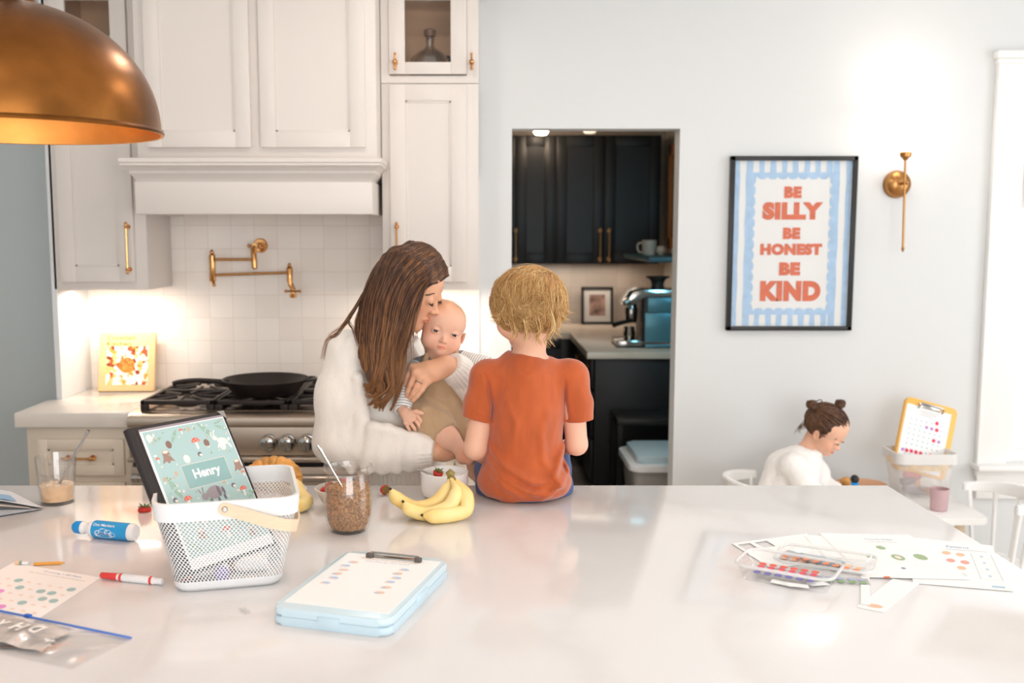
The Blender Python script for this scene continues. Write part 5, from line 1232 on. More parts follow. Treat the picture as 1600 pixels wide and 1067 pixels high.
# long strips
sheet3('paper_strip', 'narrow paper strip with orange dot sticking out towards the camera', 'paper', Zp(1338, 949), Zp(1382, 958), Zp(1395, 905), .0006, lambda b, M: mdisc(b, M, .5, .12, .28, .05, 4), M_pl)
sheet3('paper_strip', 'narrow white strip standing just left of the orange-dotted strip', 'paper', Zp(1345, 945), Zp(1360, 948), Zp(1345, 900), .0020)
MB_ = MB().at(tuple(Zp(1386, 905)+Vector((0, .0, .0045)))).box(-.006, .006, -.003, .003, -.001, .001, bev=.0005); tag(MB_.build('orange_tab', mat('tab_orange', '#E8703F', .5)), 'tiny orange paper tab under the edge of the shapes worksheet', 'paper')
# clear tubs with sticker sheets
M_tub = thin_glass('clear_tub', .05); M_tubr = mat('frosted_tub_rim', '#F2F0EE', .3, alpha=.55)
def tub(label, px, rot, hx, hy, z0, h, tilt=(0, 0)):
    c = Zp(*px); t = thing('clear_tub', label, 'container', (c.x, c.y, TZ0+z0), (tilt[0], tilt[1], rot))
    b = MB(); A = [b.v((x, y, 0)) for x, y in rrect(-hx+.012, hx-.012, -hy+.012, hy-.012, .018)]; B = [b.v((x, y, h)) for x, y in rrect(-hx, hx, -hy, hy, .026)]; n = len(A)
    for i in range(n): b.face([A[i], A[(i+1) % n], B[(i+1) % n], B[i]])
    b.face(A); b.build('shell', M_tub, t)
    b = MB(); pts = rrect(-hx-.002, hx+.002, -hy-.002, hy+.002, .028); b.tube([(x, y, h) for x, y in pts], .0035, 8, closed=True); b.build('rim', M_tubr, t)
    return t
R1 = math.radians(-32)
tub('clear plastic tub nearest the camera holding dotted sticker sheets', (1232, 906), R1, .098, .062, .001, .034)
tub('clear plastic lid lying behind the sticker tub on the papers', (1290, 884), R1+.1, .100, .064, .0055, .012)
def stickers(name, label, px, rot, rows, z, tilt=(0, 0)):
    c = Zp(*px); t = thing(name, label, 'stickers', (c.x, c.y, TZ0+z), (tilt[0], tilt[1], rot)); n = len(rows)
    w_, h_ = .135, .017*n+.006; ms = [thin_glass(name+'_film', .10) if not MATS.get('film') else MATS['film']]; MATS['film'] = ms[0]
    MB().box(-w_/2, w_/2, -h_/2, h_/2, 0, .0005).build('backing', ms[0], t)
    b = MB(); mm = []
    for r, cc in enumerate(rows):
        mm.append(mat('sticker_'+cc.strip('#'), cc, .4)); b.mat(r)
        for k in range(6): b.disc((-w_/2+.013+.0218*k, h_/2-.011-.017*r, .0009), .0080, 18)
    b.build('dots', mm, t)
stickers('sticker_sheet', 'sheet of red, pink and purple dot stickers inside the near clear tub', (1228, 903), R1+.05, ['#F2604A', '#EC5566', '#D58BC4', '#6B63B5'], .012, (.05, 0))
stickers('sticker_sheet', 'sheet of blue, lilac and orange dot stickers under the clear lid', (1268, 878), R1-.1, ['#A9CBD6', '#B6BDE4', '#F3884F', '#F6B488'], .0042)
stickers('sticker_sheet', 'sheet of lilac and green dot stickers sticking out right of the tubs', (1305, 908), R1+.35, ['#B9BDD9', '#8DB57B'], .0030)
stickers('sticker_sheet', 'sheet of orange dot stickers at the right under the clear lid', (1300, 888), R1-.15, ['#F8C79B', '#F58A50'], .0100)
for k, (px, rot, z) in enumerate((((1222, 914), -.5, .004), ((1246, 919), -.2, .006), ((1278, 915), .3, .004), ((1252, 885), .6, .036))):
    c = Zp(*px); o = MB().at((c.x, c.y, TZ0+z), (0, .06, rot)).box(-.022, .022, -.010, .010, 0, .0006); 
    if k == 0: o.box(-.01, .004, -.005, .005, .0006, .0009)
    tag(o.build('paper_scrap', M_sheet), ('paper scrap at the near left inside the clear tub', 'folded paper scrap at the near edge of the clear tub', 'small paper scrap right of the others in the tub', 'white paper tag resting on the rims of the clear tubs')[k], 'paper scrap', 'paper scraps in the tub')
# loose clear tab behind the clipboard case
c = Zp(382, 955); tag(MB().at((c.x, c.y, TZ0+.001), (0, 0, -.9)).prism(rrect(-.016, .016, -.006, .006, .003), 0, .002).build('clear_tab', M_clearbin), 'tiny clear plastic tab left of the pale blue case', 'plastic tab')
# ================================================================ smooth solids for bodies and clothes
class Prim:
    __slots__ = ('kind', 'a', 'R', 't', 's', 'k', 'op')
    def __init__(s, kind, a, k, op, M=None):
        s.kind = kind; s.a = [np.asarray(q, float) for q in a]; s.k = k; s.op = op
        if M is None: s.R = None; s.s = 1.0; s.t = None
        else:
            m = np.array(M); s.s = float(np.linalg.norm(m[:3, 0])); s.R = m[:3, :3]/s.s; s.t = m[:3, 3]
    def d(s, P):
        if s.R is not None: P = ((P-s.t) @ s.R)/s.s
        if s.kind == 'rc':
            A, B, r = s.a; ab = B-A; L = float(ab @ ab)+1e-12
            t = np.clip(((P-A) @ ab)/L, 0, 1); v = P-A-t[:, None]*ab
            o = np.sqrt((v*v).sum(1))-(r[0]+(r[1]-r[0])*t)
        elif s.kind == 'cy':
            A, B, r = s.a; ab = B-A; L = math.sqrt(float(ab @ ab)); n = ab/L; t = (P-A) @ n; v = P-A-t[:, None]*n
            o = np.maximum(np.sqrt((v*v).sum(1))-r[0], np.abs(t-L/2)-L/2)
        else:
            c, r = s.a[:2]; q = P-c
            if len(s.a) > 2: q = q @ s.a[2]
            k0 = np.sqrt(((q/r)**2).sum(1)); k1 = np.sqrt(((q/(r*r))**2).sum(1))+1e-9
            o = k0*(k0-1)/k1
        return o*s.s
class Field:
    def __init__(s): s.P = []; s.disp = []
    def rc(s, a, b, ra, rb=None, k=.01, op=0, M=None): s.P.append(Prim('rc', (a, b, (ra, ra if rb is None else rb)), k, op, M)); return s
    def el(s, c, r, k=.01, op=0, M=None, rot=None):
        a = [c, r]
        if rot is not None: a.append(np.array(Euler(rot).to_matrix()))
        s.P.append(Prim('el', a, k, op, M)); return s
    def cut(s, a, dirn, r=.06, L=.09, k=.004):
        a = np.asarray(a, float); d = np.asarray(dirn, float); d = d/np.linalg.norm(d); s.P.append(Prim('cy', (a, a+d*L, (r, r)), k, 1)); return s
    def chain(s, pts, rs, k=.01, op=0, M=None):
        for i in range(len(pts)-1): s.rc(pts[i], pts[i+1], rs[i], rs[i+1], k, op, M)
        return s
    def ev(s, P, prims=None, disp=True):
        F = None
        for p in (s.P if prims is None else prims):
            d = p.d(P); k = p.k*p.s
            if F is None:
                F = d if p.op == 0 else np.full(len(P), 1.0); continue
            if p.op == 0:
                h = np.maximum(k-np.abs(F-d), 0)/k; F = np.minimum(F, d)-h*h*k*.25
            elif p.op == 1:
                d = -d; h = np.maximum(k-np.abs(F-d), 0)/k; F = np.maximum(F, d)+h*h*k*.25
        if disp:
            for f in s.disp: F = F+f(P)
        return F
    def mesh(s, vox, name='m', smooth=1, n=24, margin=.02):
        lo = []; hi = []
        for p in s.P:
            if p.op: continue
            if p.kind != 'el': q = np.array([p.a[0], p.a[1]]); r = max(p.a[2])
            else: q = np.array([p.a[0]]); r = max(p.a[1])
            if p.R is not None: q = (q*p.s) @ p.R.T+p.t
            r = r*p.s; lo.append(q.min(0)-r); hi.append(q.max(0)+r)
        lo = np.min(lo, 0)-margin; hi = np.max(hi, 0)+margin; nb = np.ceil((hi-lo)/(vox*n)).astype(int)
        R = vox*n*.5*1.7321; big = 1 << 20
        g = np.stack(np.meshgrid(*[np.arange(q) for q in nb], indexing='ij'), -1).reshape(-1, 3)
        cen = lo+(g+.5)*vox*n
        Dc = [p.d(cen) for p in s.P]; Fc = s.ev(cen, disp=False); keep = np.abs(Fc) < R*1.5+.02
        VP = []; VI = []; Q = []; ax = np.arange(n+1)
        off = np.stack(np.meshgrid(ax, ax, ax, indexing='ij'), -1).reshape(-1, 3)
        for bi in np.nonzero(keep)[0]:
            pr = [p for p, d in zip(s.P, Dc) if d[bi] < R*1.5+p.k*p.s+.03]
            if not pr or all(p.op for p in pr): continue
            base = g[bi]*n; P = lo+(off+base)*vox
            V = s.ev(P, pr).reshape(n+1, n+1, n+1)
            if V.min() > 0 or V.max() < 0: continue
            acc = np.zeros((n, n, n, 3)); cnt = np.zeros((n, n, n))
            for a in range(3):
                sl0 = [slice(None)]*3; sl1 = [slice(None)]*3; sl0[a] = slice(0, n); sl1[a] = slice(1, n+1)
                A = V[tuple(sl0)]; B = V[tuple(sl1)]; m = (A < 0) != (B < 0)
                t = np.where(m, A/np.where(A == B, 1, A-B), 0)
                pos = np.zeros(m.shape+(3,)); idx = np.indices(m.shape)
                for q in range(3): pos[..., q] = idx[q]
                pos[..., a] += t; pos *= m[..., None]
                o = [q for q in range(3) if q != a]
                for u in (0, 1):
                    for w_ in (0, 1):
                        sl = [slice(None)]*3; sl[a] = slice(0, n); sl[o[0]] = slice(u, u+n); sl[o[1]] = slice(w_, w_+n)
                        acc += pos[tuple(sl)]; cnt += m[tuple(sl)]
                i = np.nonzero(m)
                ok = (i[o[0]] < n) & (i[o[1]] < n)
                I = [q[ok]+b_ for q, b_ in zip(i, base)]
                neg = (A[tuple(q[ok] for q in i)] < 0)
                def cid(du, dv):
                    J = [q.copy() for q in I]; J[o[0]] = J[o[0]]-du; J[o[1]] = J[o[1]]-dv
                    return (J[0]+1)*big*big//1+(J[1]+1)*big+(J[2]+1) if False else ((J[0]+1)*(1 << 40)+(J[1]+1)*(1 << 20)+(J[2]+1))
                q4 = np.stack([cid(0, 0), cid(1, 0), cid(1, 1), cid(0, 1)], 1)
                flip = neg if a != 1 else ~neg
                q4[flip] = q4[flip][:, ::-1]; Q.append(q4)
            c = np.nonzero(cnt); 
            VP.append(lo+(acc[c]/cnt[c][:, None]+base)*vox)
            VI.append((c[0]+base[0]+1)*(1 << 40)+(c[1]+base[1]+1)*(1 << 20)+(c[2]+base[2]+1))
        VP = np.concatenate(VP); VI = np.concatenate(VI); Q = np.concatenate(Q)
        o = np.argsort(VI); VI = VI[o]; VP = VP[o]
        ix = np.searchsorted(VI, Q.ravel()).clip(0, len(VI)-1); good = (VI[ix] == Q.ravel()).reshape(-1, 4).all(1)
        F = ix.reshape(-1, 4)[good][:, ::-1]
        for _ in range(smooth):
            E = np.concatenate([F[:, [0, 1]], F[:, [1, 2]], F[:, [2, 3]], F[:, [3, 0]]]); sm = np.zeros_like(VP); ct = np.zeros(len(VP))
            for q in range(3): sm[:, q] = np.bincount(E[:, 0], VP[E[:, 1], q], len(VP))+np.bincount(E[:, 1], VP[E[:, 0], q], len(VP))
            ct = np.bincount(E[:, 0], minlength=len(VP))+np.bincount(E[:, 1], minlength=len(VP))
            VP = VP*.5+.5*sm/np.maximum(ct, 1)[:, None]
        return VP, F
def npmesh(name, V, F, m, parent=None, col=None, origin=None):
    me = bpy.data.meshes.new(name); k = F.shape[1]
    me.vertices.add(len(V)); me.vertices.foreach_set('co', V.astype(np.float32).ravel())
    me.loops.add(len(F)*k); me.loops.foreach_set('vertex_index', F.astype(np.int32).ravel())
    me.polygons.add(len(F)); me.polygons.foreach_set('loop_start', np.arange(0, len(F)*k, k, dtype=np.int32)); me.polygons.foreach_set('loop_total', np.full(len(F), k, dtype=np.int32))
    me.polygons.foreach_set('use_smooth', np.ones(len(F), dtype=bool)); me.update(calc_edges=True); me.validate()
    if col is not None:
        a = me.color_attributes.new('Col', 'FLOAT_COLOR', 'POINT'); c = np.ones((len(V), 4), np.float32); c[:, :3] = col; a.data.foreach_set('color', c.ravel())
    me.materials.append(m); return link(name, me, parent)
def sn(P, f, seed=0.0):
    """cheap smooth noise for cloth folds"""
    q = P*f+seed
    return (np.sin(q[:, 0]*1.0+1.3*np.sin(q[:, 1]*.9+seed))+np.sin(q[:, 1]*1.1+1.5*np.sin(q[:, 2]*.8+2+seed))+np.sin(q[:, 2]*.9+1.2*np.sin(q[:, 0]*1.2+4+seed)))/3
def strands(name, curves, r, m, parent, nseg=12, tip=.25, sides=4):
    """curves: list of point arrays; one mesh of tapering locks"""
    Vs = []; Fs = []; base = 0; ang = np.arange(sides)*2*PI/sides
    for ci, cpts in enumerate(curves):
        P = np.asarray(cpts, float); n = len(P); T = np.gradient(P, axis=0); T /= np.linalg.norm(T, axis=1)[:, None]+1e-9
        a = np.array([.3, 1, .2]); U = np.cross(T, a); U /= np.linalg.norm(U, axis=1)[:, None]+1e-9; Wv = np.cross(T, U)
        rr = (r[ci] if isinstance(r, (list, np.ndarray)) else r)*(1-(1-tip)*np.linspace(0, 1, n)**2)
        ring = P[:, None, :]+(U[:, None, :]*np.cos(ang)[None, :, None]+Wv[:, None, :]*np.sin(ang)[None, :, None])*rr[:, None, None]
        Vs.append(ring.reshape(-1, 3)); i = np.arange(n-1)[:, None]*sides; k = np.arange(sides)[None, :]; k2 = (k+1) % sides
        Fs.append(np.stack([i+k, i+k2, i+sides+k2, i+sides+k], -1).reshape(-1, 4)+base); base += n*sides
    return npmesh(name, np.concatenate(Vs), np.concatenate(Fs), m, parent)
def cr(P, n):
    """Catmull-Rom resample to n points"""
    P = np.asarray(P, float); Q = np.vstack([2*P[0]-P[1], P, 2*P[-1]-P[-2]]); u = np.linspace(0, len(P)-1-1e-6, n); i = u.astype(int); t = (u-i)[:, None]
    a, b, c, d = Q[i], Q[i+1], Q[i+2], Q[i+3]
    return .5*((2*b)+(c-a)*t+(2*a-5*b+4*c-d)*t*t+(3*b-a-3*c+d)*t**3)

KINDS = {
 'adult': dict(cr=((0, -.06, .13), (.335, .41, .37)), fh=((0, .10, .12), (.27, .23, .27)), mid=((0, .13, -.12), (.235, .22, .26)), jaw=((0, .08, -.27), (.215, .23, .19)), chin=((0, .265, -.415), .075),
      cheek=(.18, .20, -.08, .085), ez=.02, ey=.318, ex=.145, er=.068, brow=(.155, .325, .085, .032), nose=((0, .335, .03), (0, .420, -.112), .024, .031, .034, .036), lip=(-.262, .345, .075, 1.0), ear=(.335, -.03, -.03, 1.0)),
 'child': dict(cr=((0, -.05, .12), (.385, .44, .385)), fh=((0, .12, .10), (.31, .25, .28)), mid=((0, .13, -.16), (.285, .24, .24)), jaw=((0, .09, -.29), (.235, .24, .17)), chin=((0, .28, -.42), .070),
      cheek=(.19, .23, -.20, .115), ez=-.055, ey=.325, ex=.155, er=.074, brow=(.16, .345, .03, .028), nose=((0, .35, -.07), (0, .408, -.180), .022, .028, .033, .034), lip=(-.315, .345, .068, 1.05), ear=(.385, -.03, -.10, 1.15)),
 'baby': dict(cr=((0, -.06, .11), (.425, .49, .39)), fh=((0, .12, .07), (.35, .29, .29)), mid=((0, .13, -.20), (.35, .27, .25)), jaw=((0, .12, -.30), (.31, .26, .19)), chin=((0, .335, -.43), .075),
      cheek=(.215, .25, -.255, .15), ez=-.065, ey=.352, ex=.175, er=.082, brow=(.17, .37, .03, .03), nose=((0, .385, -.10), (0, .452, -.205), .020, .030, .040, .036), lip=(-.335, .385, .086, 1.1), ear=(.445, -.05, -.13, 1.15)),
}
def head(f, M, kind, closed=False, openness=.020):
    D = KINDS[kind]; a = lambda c, r, k=.05, op=0, rot=None: f.el(c, r, k, op, M, rot)
    a(*D['cr']); a(*D['fh'], .12); a(*D['mid'], .12); a(*D['jaw'], .10)
    c, r = D['chin']; a(c, (r, r, r), .10)
    x, y, z, r = D['cheek']
    for s_ in (-1, 1): a((s_*x, y, z), (r, r*.9, r), .10)
    bx, by, bz, br = D['brow']
    for s_ in (-1, 1): f.rc((s_*.05, by+.01, bz-.015), (s_*bx, by-.02, bz), br*.8, br*.7, .06, 0, M)
    ex, ey, ez, er = D['ex'], D['ey'], D['ez'], D['er']
    for s_ in (-1, 1): a((s_*ex, ey+.085, ez), (er*.95, er*.75, er*.72), .07, 1)
    p, q, r0, r1, rt, rn = D['nose']
    f.rc(p, q, r0, r1, .05, 0, M); a((0, q[1]+.018, q[2]-.012), (rt, rt, rt*.9), .03)
    for s_ in (-1, 1): a((s_*rn*1.25, q[1]-.028, q[2]-.022), (rn*.8, rn*.95, rn*.75), .03)
    for s_ in (-1, 1): a((s_*rn*.68, q[1]+.002, q[2]-.055), (.015, .020, .016), .012, 1)
    for s_ in (-1, 1): a((s_*ex, ey, ez), (er, er*.93, er*.92), .02)
    if not closed:
        for s_ in (-1, 1): a((s_*ex, ey+.060, ez-.004), (er*.86, er*.8, openness), .012, 1)
        for s_ in (-1, 1): f.chain([(s_*(ex-er*.85), ey+.045, ez-.004), (s_*(ex-er*.3), ey+.070, ez+openness+.006), (s_*(ex+er*.35), ey+.062, ez+openness+.006), (s_*(ex+er*.9), ey+.030, ez)], (.006, .009, .009, .006), .012, 0, M)
    lz, ly, lw, ls = D['lip']; 
    for s_ in (-1, 1):
        f.chain([(s_*lw, ly-.012, lz-.002), (s_*lw*.45, ly+.018, lz+.012), (0, ly+.026, lz+.006)], (.007*ls, .015*ls, .016*ls), .022, 0, M)
        f.chain([(s_*lw*.92, ly-.012, lz-.008), (s_*lw*.4, ly+.012, lz-.024), (0, ly+.018, lz-.026)], (.006*ls, .017*ls, .020*ls), .022, 0, M)
    a((0, ly+.045, lz-.006), (lw*1.05, .034, .0055), .012, 1)
    x, y, z, s2 = D['ear']
    for s_ in (-1, 1):
        a((s_*x, y, z), (.030*s2, .065*s2, .105*s2), .03, 0, (0.12, s_*.22, s_*-.25)); a((s_*(x+.028), y+.012, z+.01), (.020*s2, .038*s2, .066*s2), .02, 1, (0.12, s_*.22, s_*-.25))
    return D
def headcol(P, M, kind, base, lip, blush=(1.0, .90, .87)):
    D = KINDS[kind]; Mi = np.array(M.inverted()); L = P @ Mi[:3, :3].T+Mi[:3, 3]; C_ = np.tile(np.array(base, float), (len(P), 1))
    def mix(w_, c):
        w_ = np.clip(w_, 0, 1)[:, None]; C_[:] = C_*(1-w_)+C_*np.array(c)*w_
    x, y, z, r = D['cheek']
    for s_ in (-1, 1): d = np.sqrt(((L-np.array((s_*(x+.02), y+.06, z+.01)))**2).sum(1)); mix((1-d/(r*1.9))*.8, blush)
    d = np.sqrt(((L-np.array(D['nose'][1]))**2).sum(1)); mix((1-d/.09)*.4, blush)
    for s_ in (-1, 1): d = np.sqrt((((L-np.array((s_*D['ear'][0], D['ear'][1], D['ear'][2])))/np.array((.07, .10, .14)))**2).sum(1)); mix((1.1-d)*.7, blush)
    lz, ly, lw, ls = D['lip']; q = (L-np.array((0, ly+.02, lz-.006)))/np.array((lw*1.08, .06, .034*ls)); d = np.sqrt((q**2).sum(1)); mix((1.05-d)*6, lip)
    return C_
def eyes(M, kind, parent, iris, look=(0, 0)):
    D = KINDS[kind]; s_ = float(M.to_scale().x)
    for sd in (-1, 1):
        c = Vector((sd*D['ex'], D['ey']+.002, D['ez'])); r = D['er']*.855
        b = MB(); b.M = M @ Matrix.Translation(c); b.ball((0, 0, 0), r, 20, 14)
        dr = Vector((look[0]+0*sd, 1, look[1])).normalized(); q = basis(dr); Mr = Matrix((q[0], q[1], q[2])).transposed().to_4x4()
        b.M = M @ Matrix.Translation(c) @ Mr; b.mat(1).lathe([(0, r*1.012), (r*.30, r*.975), (r*.56, r*.85), (r*.60, r*.82)], 20); b.mat(2).lathe([(0, r*1.03), (r*.24, r*1.0), (r*.28, r*.98)], 16)
        b.mat(3).M = M @ Matrix.Translation(c) @ Mr @ Matrix.Translation((r*.2, r*-.25 if False else r*.22, 0)); b.lathe([(0, r*1.0), (r*.07, r*.99)], 8)  # tiny pale dot over the iris, a painted catchlight
        b.build('eye', [mat('eye_white_and_glint', '#E9DFDA', .15), mat('iris_'+iris.strip('#'), iris, .15), mat('pupil', '#0D0908', .1), mat('eye_white_and_glint', '#E9DFDA', .15)], parent)
def hand(f, wrist, knuckles, fingers, rw, thumb=None, sc=1.0, k=.006):
    """palm as webs from the wrist to each knuckle, then each finger as its own chain"""
    wv = np.array(wrist, float); K = [np.array(q, float) for q in knuckles]
    for q in K: f.rc(wv, q, rw, .0105*sc, .012*sc)
    for A, B in zip(K[:-1], K[1:]): f.rc(A, B, .0095*sc, .0095*sc, .010*sc); f.rc(wv*.45+A*.55, wv*.45+B*.55, .013*sc, .013*sc, .012*sc)
    for q, F_ in zip(K, fingers):
        pts = [q]+[np.array(p, float) for p in F_]; n = len(pts); f.chain(pts, [(.0098-.0030*i/(n-1))*sc for i in range(n)], .0035*sc)
    if thumb is not None:
        pts = [np.array(p, float) for p in thumb]; f.chain([wv*.6+pts[0]*.4]+pts, [.014*sc]+[(.0115-.0032*i/max(1, len(pts)-1))*sc for i in range(len(pts))], .006*sc)

def folds(lines, y0, ymax, ps=1.0):
    """cloth creases: ridges (amp > 0) or grooves (amp < 0) following lines measured on the cloth at depth y0, acting on the side nearer than ymax"""
    L_ = [(np.array([Yp(x, y, y0) for x, y in P])[:, [0, 2]], a, w_) for P, a, w_ in lines]
    def f(P):
        o = np.zeros(len(P)); Q = P[:, [0, 2]]; near = np.clip((ymax-P[:, 1])/.03, 0, 1)
        for pts, a, w_ in L_:
            best = np.full(len(P), 9.0); env = np.zeros(len(P)); n = len(pts)-1
            for i in range(n):
                ab = pts[i+1]-pts[i]; t = np.clip(((Q-pts[i]) @ ab)/(ab @ ab), 0, 1); d = np.linalg.norm(Q-pts[i]-t[:, None]*ab, axis=1); m = d < best; best = np.where(m, d, best); u = (i+t)/n; env = np.where(m, np.sin(np.pi*np.clip(u*.9+.05, 0, 1))**.7, env)
            o -= a*ps*env*np.exp(-(best/w_)**2)*near
        return o
    return f
# ================================================================ people
def pv(px, py, y): return np.array(Yp(px, py, y))
def skin(name, col, rough=.45): return mat(name, col, rough, sss=.12, vcol='Col', bump=.06, bscale=500, spec=.4)
M_skin = skin('skin_mother', '#E5AE8C'); M_skinb = skin('skin_child', '#EBB89C'); M_skinbb = skin('skin_baby', '#EDBBA0')
def HM(pos, H, yaw, pitch, roll=0): return Matrix.Translation(pos) @ Matrix.Rotation(math.radians(yaw), 4, 'Z') @ Matrix.Rotation(math.radians(pitch), 4, 'X') @ Matrix.Rotation(math.radians(roll), 4, 'Y') @ Matrix.Scale(H, 4)
def person(name, label, loc): return thing(name, label, 'person', tuple(loc), world=True)
def knit(name, col, scale=260, rough=.85, bump=.5, vert=True, var=.05):
    m = mat(name, col, rough, sheen=.35, var=var, vscale=40, bump=bump, bscale=scale, bdist=.003, stretch=(1, 1, .35)); return m
rnd = np.random.RandomState(4)

# ------------------------------------------------ mother
mom = person('person', 'woman with long brown hair in a cream sweater kissing the baby she holds', (-.25, 3.12, 0))
Mh = HM(Yp(643, 451, 2.985), .234, -107, -26, 3)
f = Field(); head(f, Mh, 'adult', closed=True)
neck0 = np.array(Mh @ Vector((0, -.10, -.30))); neck1 = pv(600, 540, 3.09)
f.rc(neck0, neck1, .048, .056, .03)
chest = pv(603, 600, 3.11); belly = pv(622, 690, 3.12); pel = pv(632, 760, 3.12)
f.chain([neck1, chest, belly, pel], [.06, .105, .095, .11], .03)
shn, eln, wrn = pv(548, 556, 3.01), pv(530, 688, 2.985), pv(683, 705, 2.925)
f.chain([shn, eln, wrn], [.048, .036, .025], .02); f.rc(neck1, shn, .05, .045, .03)
shf, elf, wrf = pv(640, 560, 3.27), pv(762, 634, 3.09), pv(708, 573, 2.955)
f.chain([shf, elf, wrf], [.045, .036, .025], .02); f.rc(neck1, shf, .05, .045, .03)
# left hand over the baby's chest, back of the hand towards the camera
kn = [pv(644, 574, 2.925), pv(649, 582, 2.908), pv(657, 590, 2.902), pv(667, 597, 2.905)]
fg = [[pv(637, 588, 2.925), pv(634, 601, 2.93), pv(634, 612, 2.94)], [pv(642, 599, 2.905), pv(637, 611, 2.91), pv(636, 619, 2.92)],
      [pv(651, 604, 2.896), pv(645, 615, 2.90), pv(641, 622, 2.91)], [pv(659, 609, 2.895), pv(652, 618, 2.895), pv(645, 626, 2.90)]]
hand(f, pv(697, 570, 2.925), kn, fg, .0235, thumb=[pv(676, 570, 2.945), pv(664, 572, 2.965), pv(656, 576, 2.975)], sc=1.0)
f.rc(wrf, (wrf+kn[2])*.5, .025, .024, .02)
# right hand cupping the baby's thigh from below
w2 = pv(694, 705, 2.94); kn2 = [pv(708, 693, 2.965), pv(713, 698, 2.955), pv(716, 704, 2.945), pv(717, 711, 2.945)]
fg2 = [[pv(714, 680, 2.98), pv(717, 668, 2.985), pv(718, 661, 2.985)], [pv(722, 686, 2.975), pv(725, 674, 2.985)], [pv(726, 695, 2.97), pv(730, 686, 2.98)], [pv(727, 704, 2.965), pv(731, 698, 2.98)]]
hand(f, w2, kn2, fg2, .024, thumb=[pv(700, 688, 2.93+.045), pv(703, 676, 2.98)], sc=1.0); f.rc(wrn, w2, .026, .025, .02)
# legs
for sx in (-.075, .075): f.chain([pel+np.array((sx, .0, 0)), np.array((pel[0]+sx, 3.10, .48)), np.array((pel[0]+sx, 3.14, .09)), np.array((pel[0]+sx+.02, 3.06, .045))], [.085, .055, .038, .035], .03)
V, F = f.mesh(.0028, smooth=1)
col = headcol(V, Mh, 'adult', (1, 1, 1), (.86, .60, .58), (1.0, .86, .80))
body = npmesh('body', V, F, M_skin, mom, col)
# closed lids: lashes and brows
def brow(M, kind, m, parent, sides=(-1, 1), th=.0011, cnt=46, up=.052):
    D = KINDS[kind]; cs = []
    for s_ in sides:
        for i in range(cnt):
            t = i/(cnt-1); x = s_*(D['ex']-.075+.165*t); z = D['brow'][2]+up*.35+.022*math.sin(PI*min(1, t*1.15))-.018*t; y = D['brow'][1]+D['brow'][3]*.74-.055*t*t-.004*t+.002
            p = Vector((x, y, z+rnd.uniform(-.008, .008))); q = p+Vector((s_*.035, -.012*t+.002, .014*(1-t)-.004)); cs.append([M @ p, M @ p.lerp(q, .5), M @ q])
    return strands('eyebrows', [[tuple(c) for c in q] for q in cs], th, m, parent, sides=3)
def lashes(M, kind, m, parent, z0=-.035, n=26, ln=.045, th=.0006, y0=None, drop=.6):
    D = KINDS[kind]; cs = []
    for s_ in (-1, 1):
        for i in range(n):
            t = i/(n-1)*2-1; x = s_*D['ex']+t*D['er']*.85; zz = D['ez']+z0*(1-.55*t*t); rr = D['er']*.95
            yy = D['ey']+math.sqrt(max(1e-4, rr*rr-(x-s_*D['ex'])**2-(zz-D['ez'])**2))*.98
            p = Vector((x, yy, zz)); q = p+Vector((t*.02, ln, -ln*drop)); mdl = (p+q)/2+Vector((0, 0, -.006)); cs.append([tuple(M @ p), tuple(M @ mdl), tuple(M @ q)])
    return strands('eyelashes', cs, th, m, parent, sides=3)
M_hairdk = mat('hair_dark_detail', '#3A251C', .5)
brow(Mh, 'adult', M_hairdk, body); lashes(Mh, 'adult', M_hairdk, body, n=22, ln=.030, th=.00045)
# sweater
M_sw = knit('cream_knit', '#F4EDE4', 240, bump=.45)
f = Field()
f.chain([shn, pv(535, 620, 2.99), eln, pv(600, 700, 2.955), pv(655, 703, 2.93), pv(686, 705, 2.923)], [.074, .080, .076, .066, .052, .040], .03)
for (a, b, r) in (((520, 690), (548, 735), .016), ((560, 590), (572, 660), .016), ((566, 650), (556, 700), .018), ((584, 668), (574, 733), .022), ((605, 672), (598, 735), .022), ((625, 678), (620, 735), .020), ((643, 684), (640, 732), .018)):
    d0 = 2.898 if a[0] > 570 else 2.92; f.rc(pv(a[0], a[1], d0), pv(b[0], b[1], d0+.01), r, r*.8, .022)
f.cut(pv(680, 705, 2.924), wrn-eln, .06)
f.chain([shf, elf, pv(742, 606, 3.02), pv(716, 580, 2.965), pv(705, 570, 2.945)], [.068, .064, .056, .042, .038], .03)
f.rc(pv(750, 645, 3.03), pv(722, 612, 2.965), .020, .016, .02)
f.cut(pv(705, 572, 2.94), pv(697, 566, 2.93)-pv(716, 580, 2.965), .055, .06)
f.chain([neck1+np.array((.005, 0, -.035)), chest, belly, pel+np.array((.01, -.005, -.01))], [.085, .130, .120, .145], .05)
f.rc(neck1+np.array((-.03, 0, -.03)), shn, .07, .072, .04); f.rc(neck1+np.array((0, 0, -.03)), shf, .07, .07, .04)
f.rc(neck0, neck1+np.array((.01, 0, .02)), .056, .062, .012, 1)
f.el(pel+np.array((0, 0, -.16)), (.3, .3, .10), .01, 1)
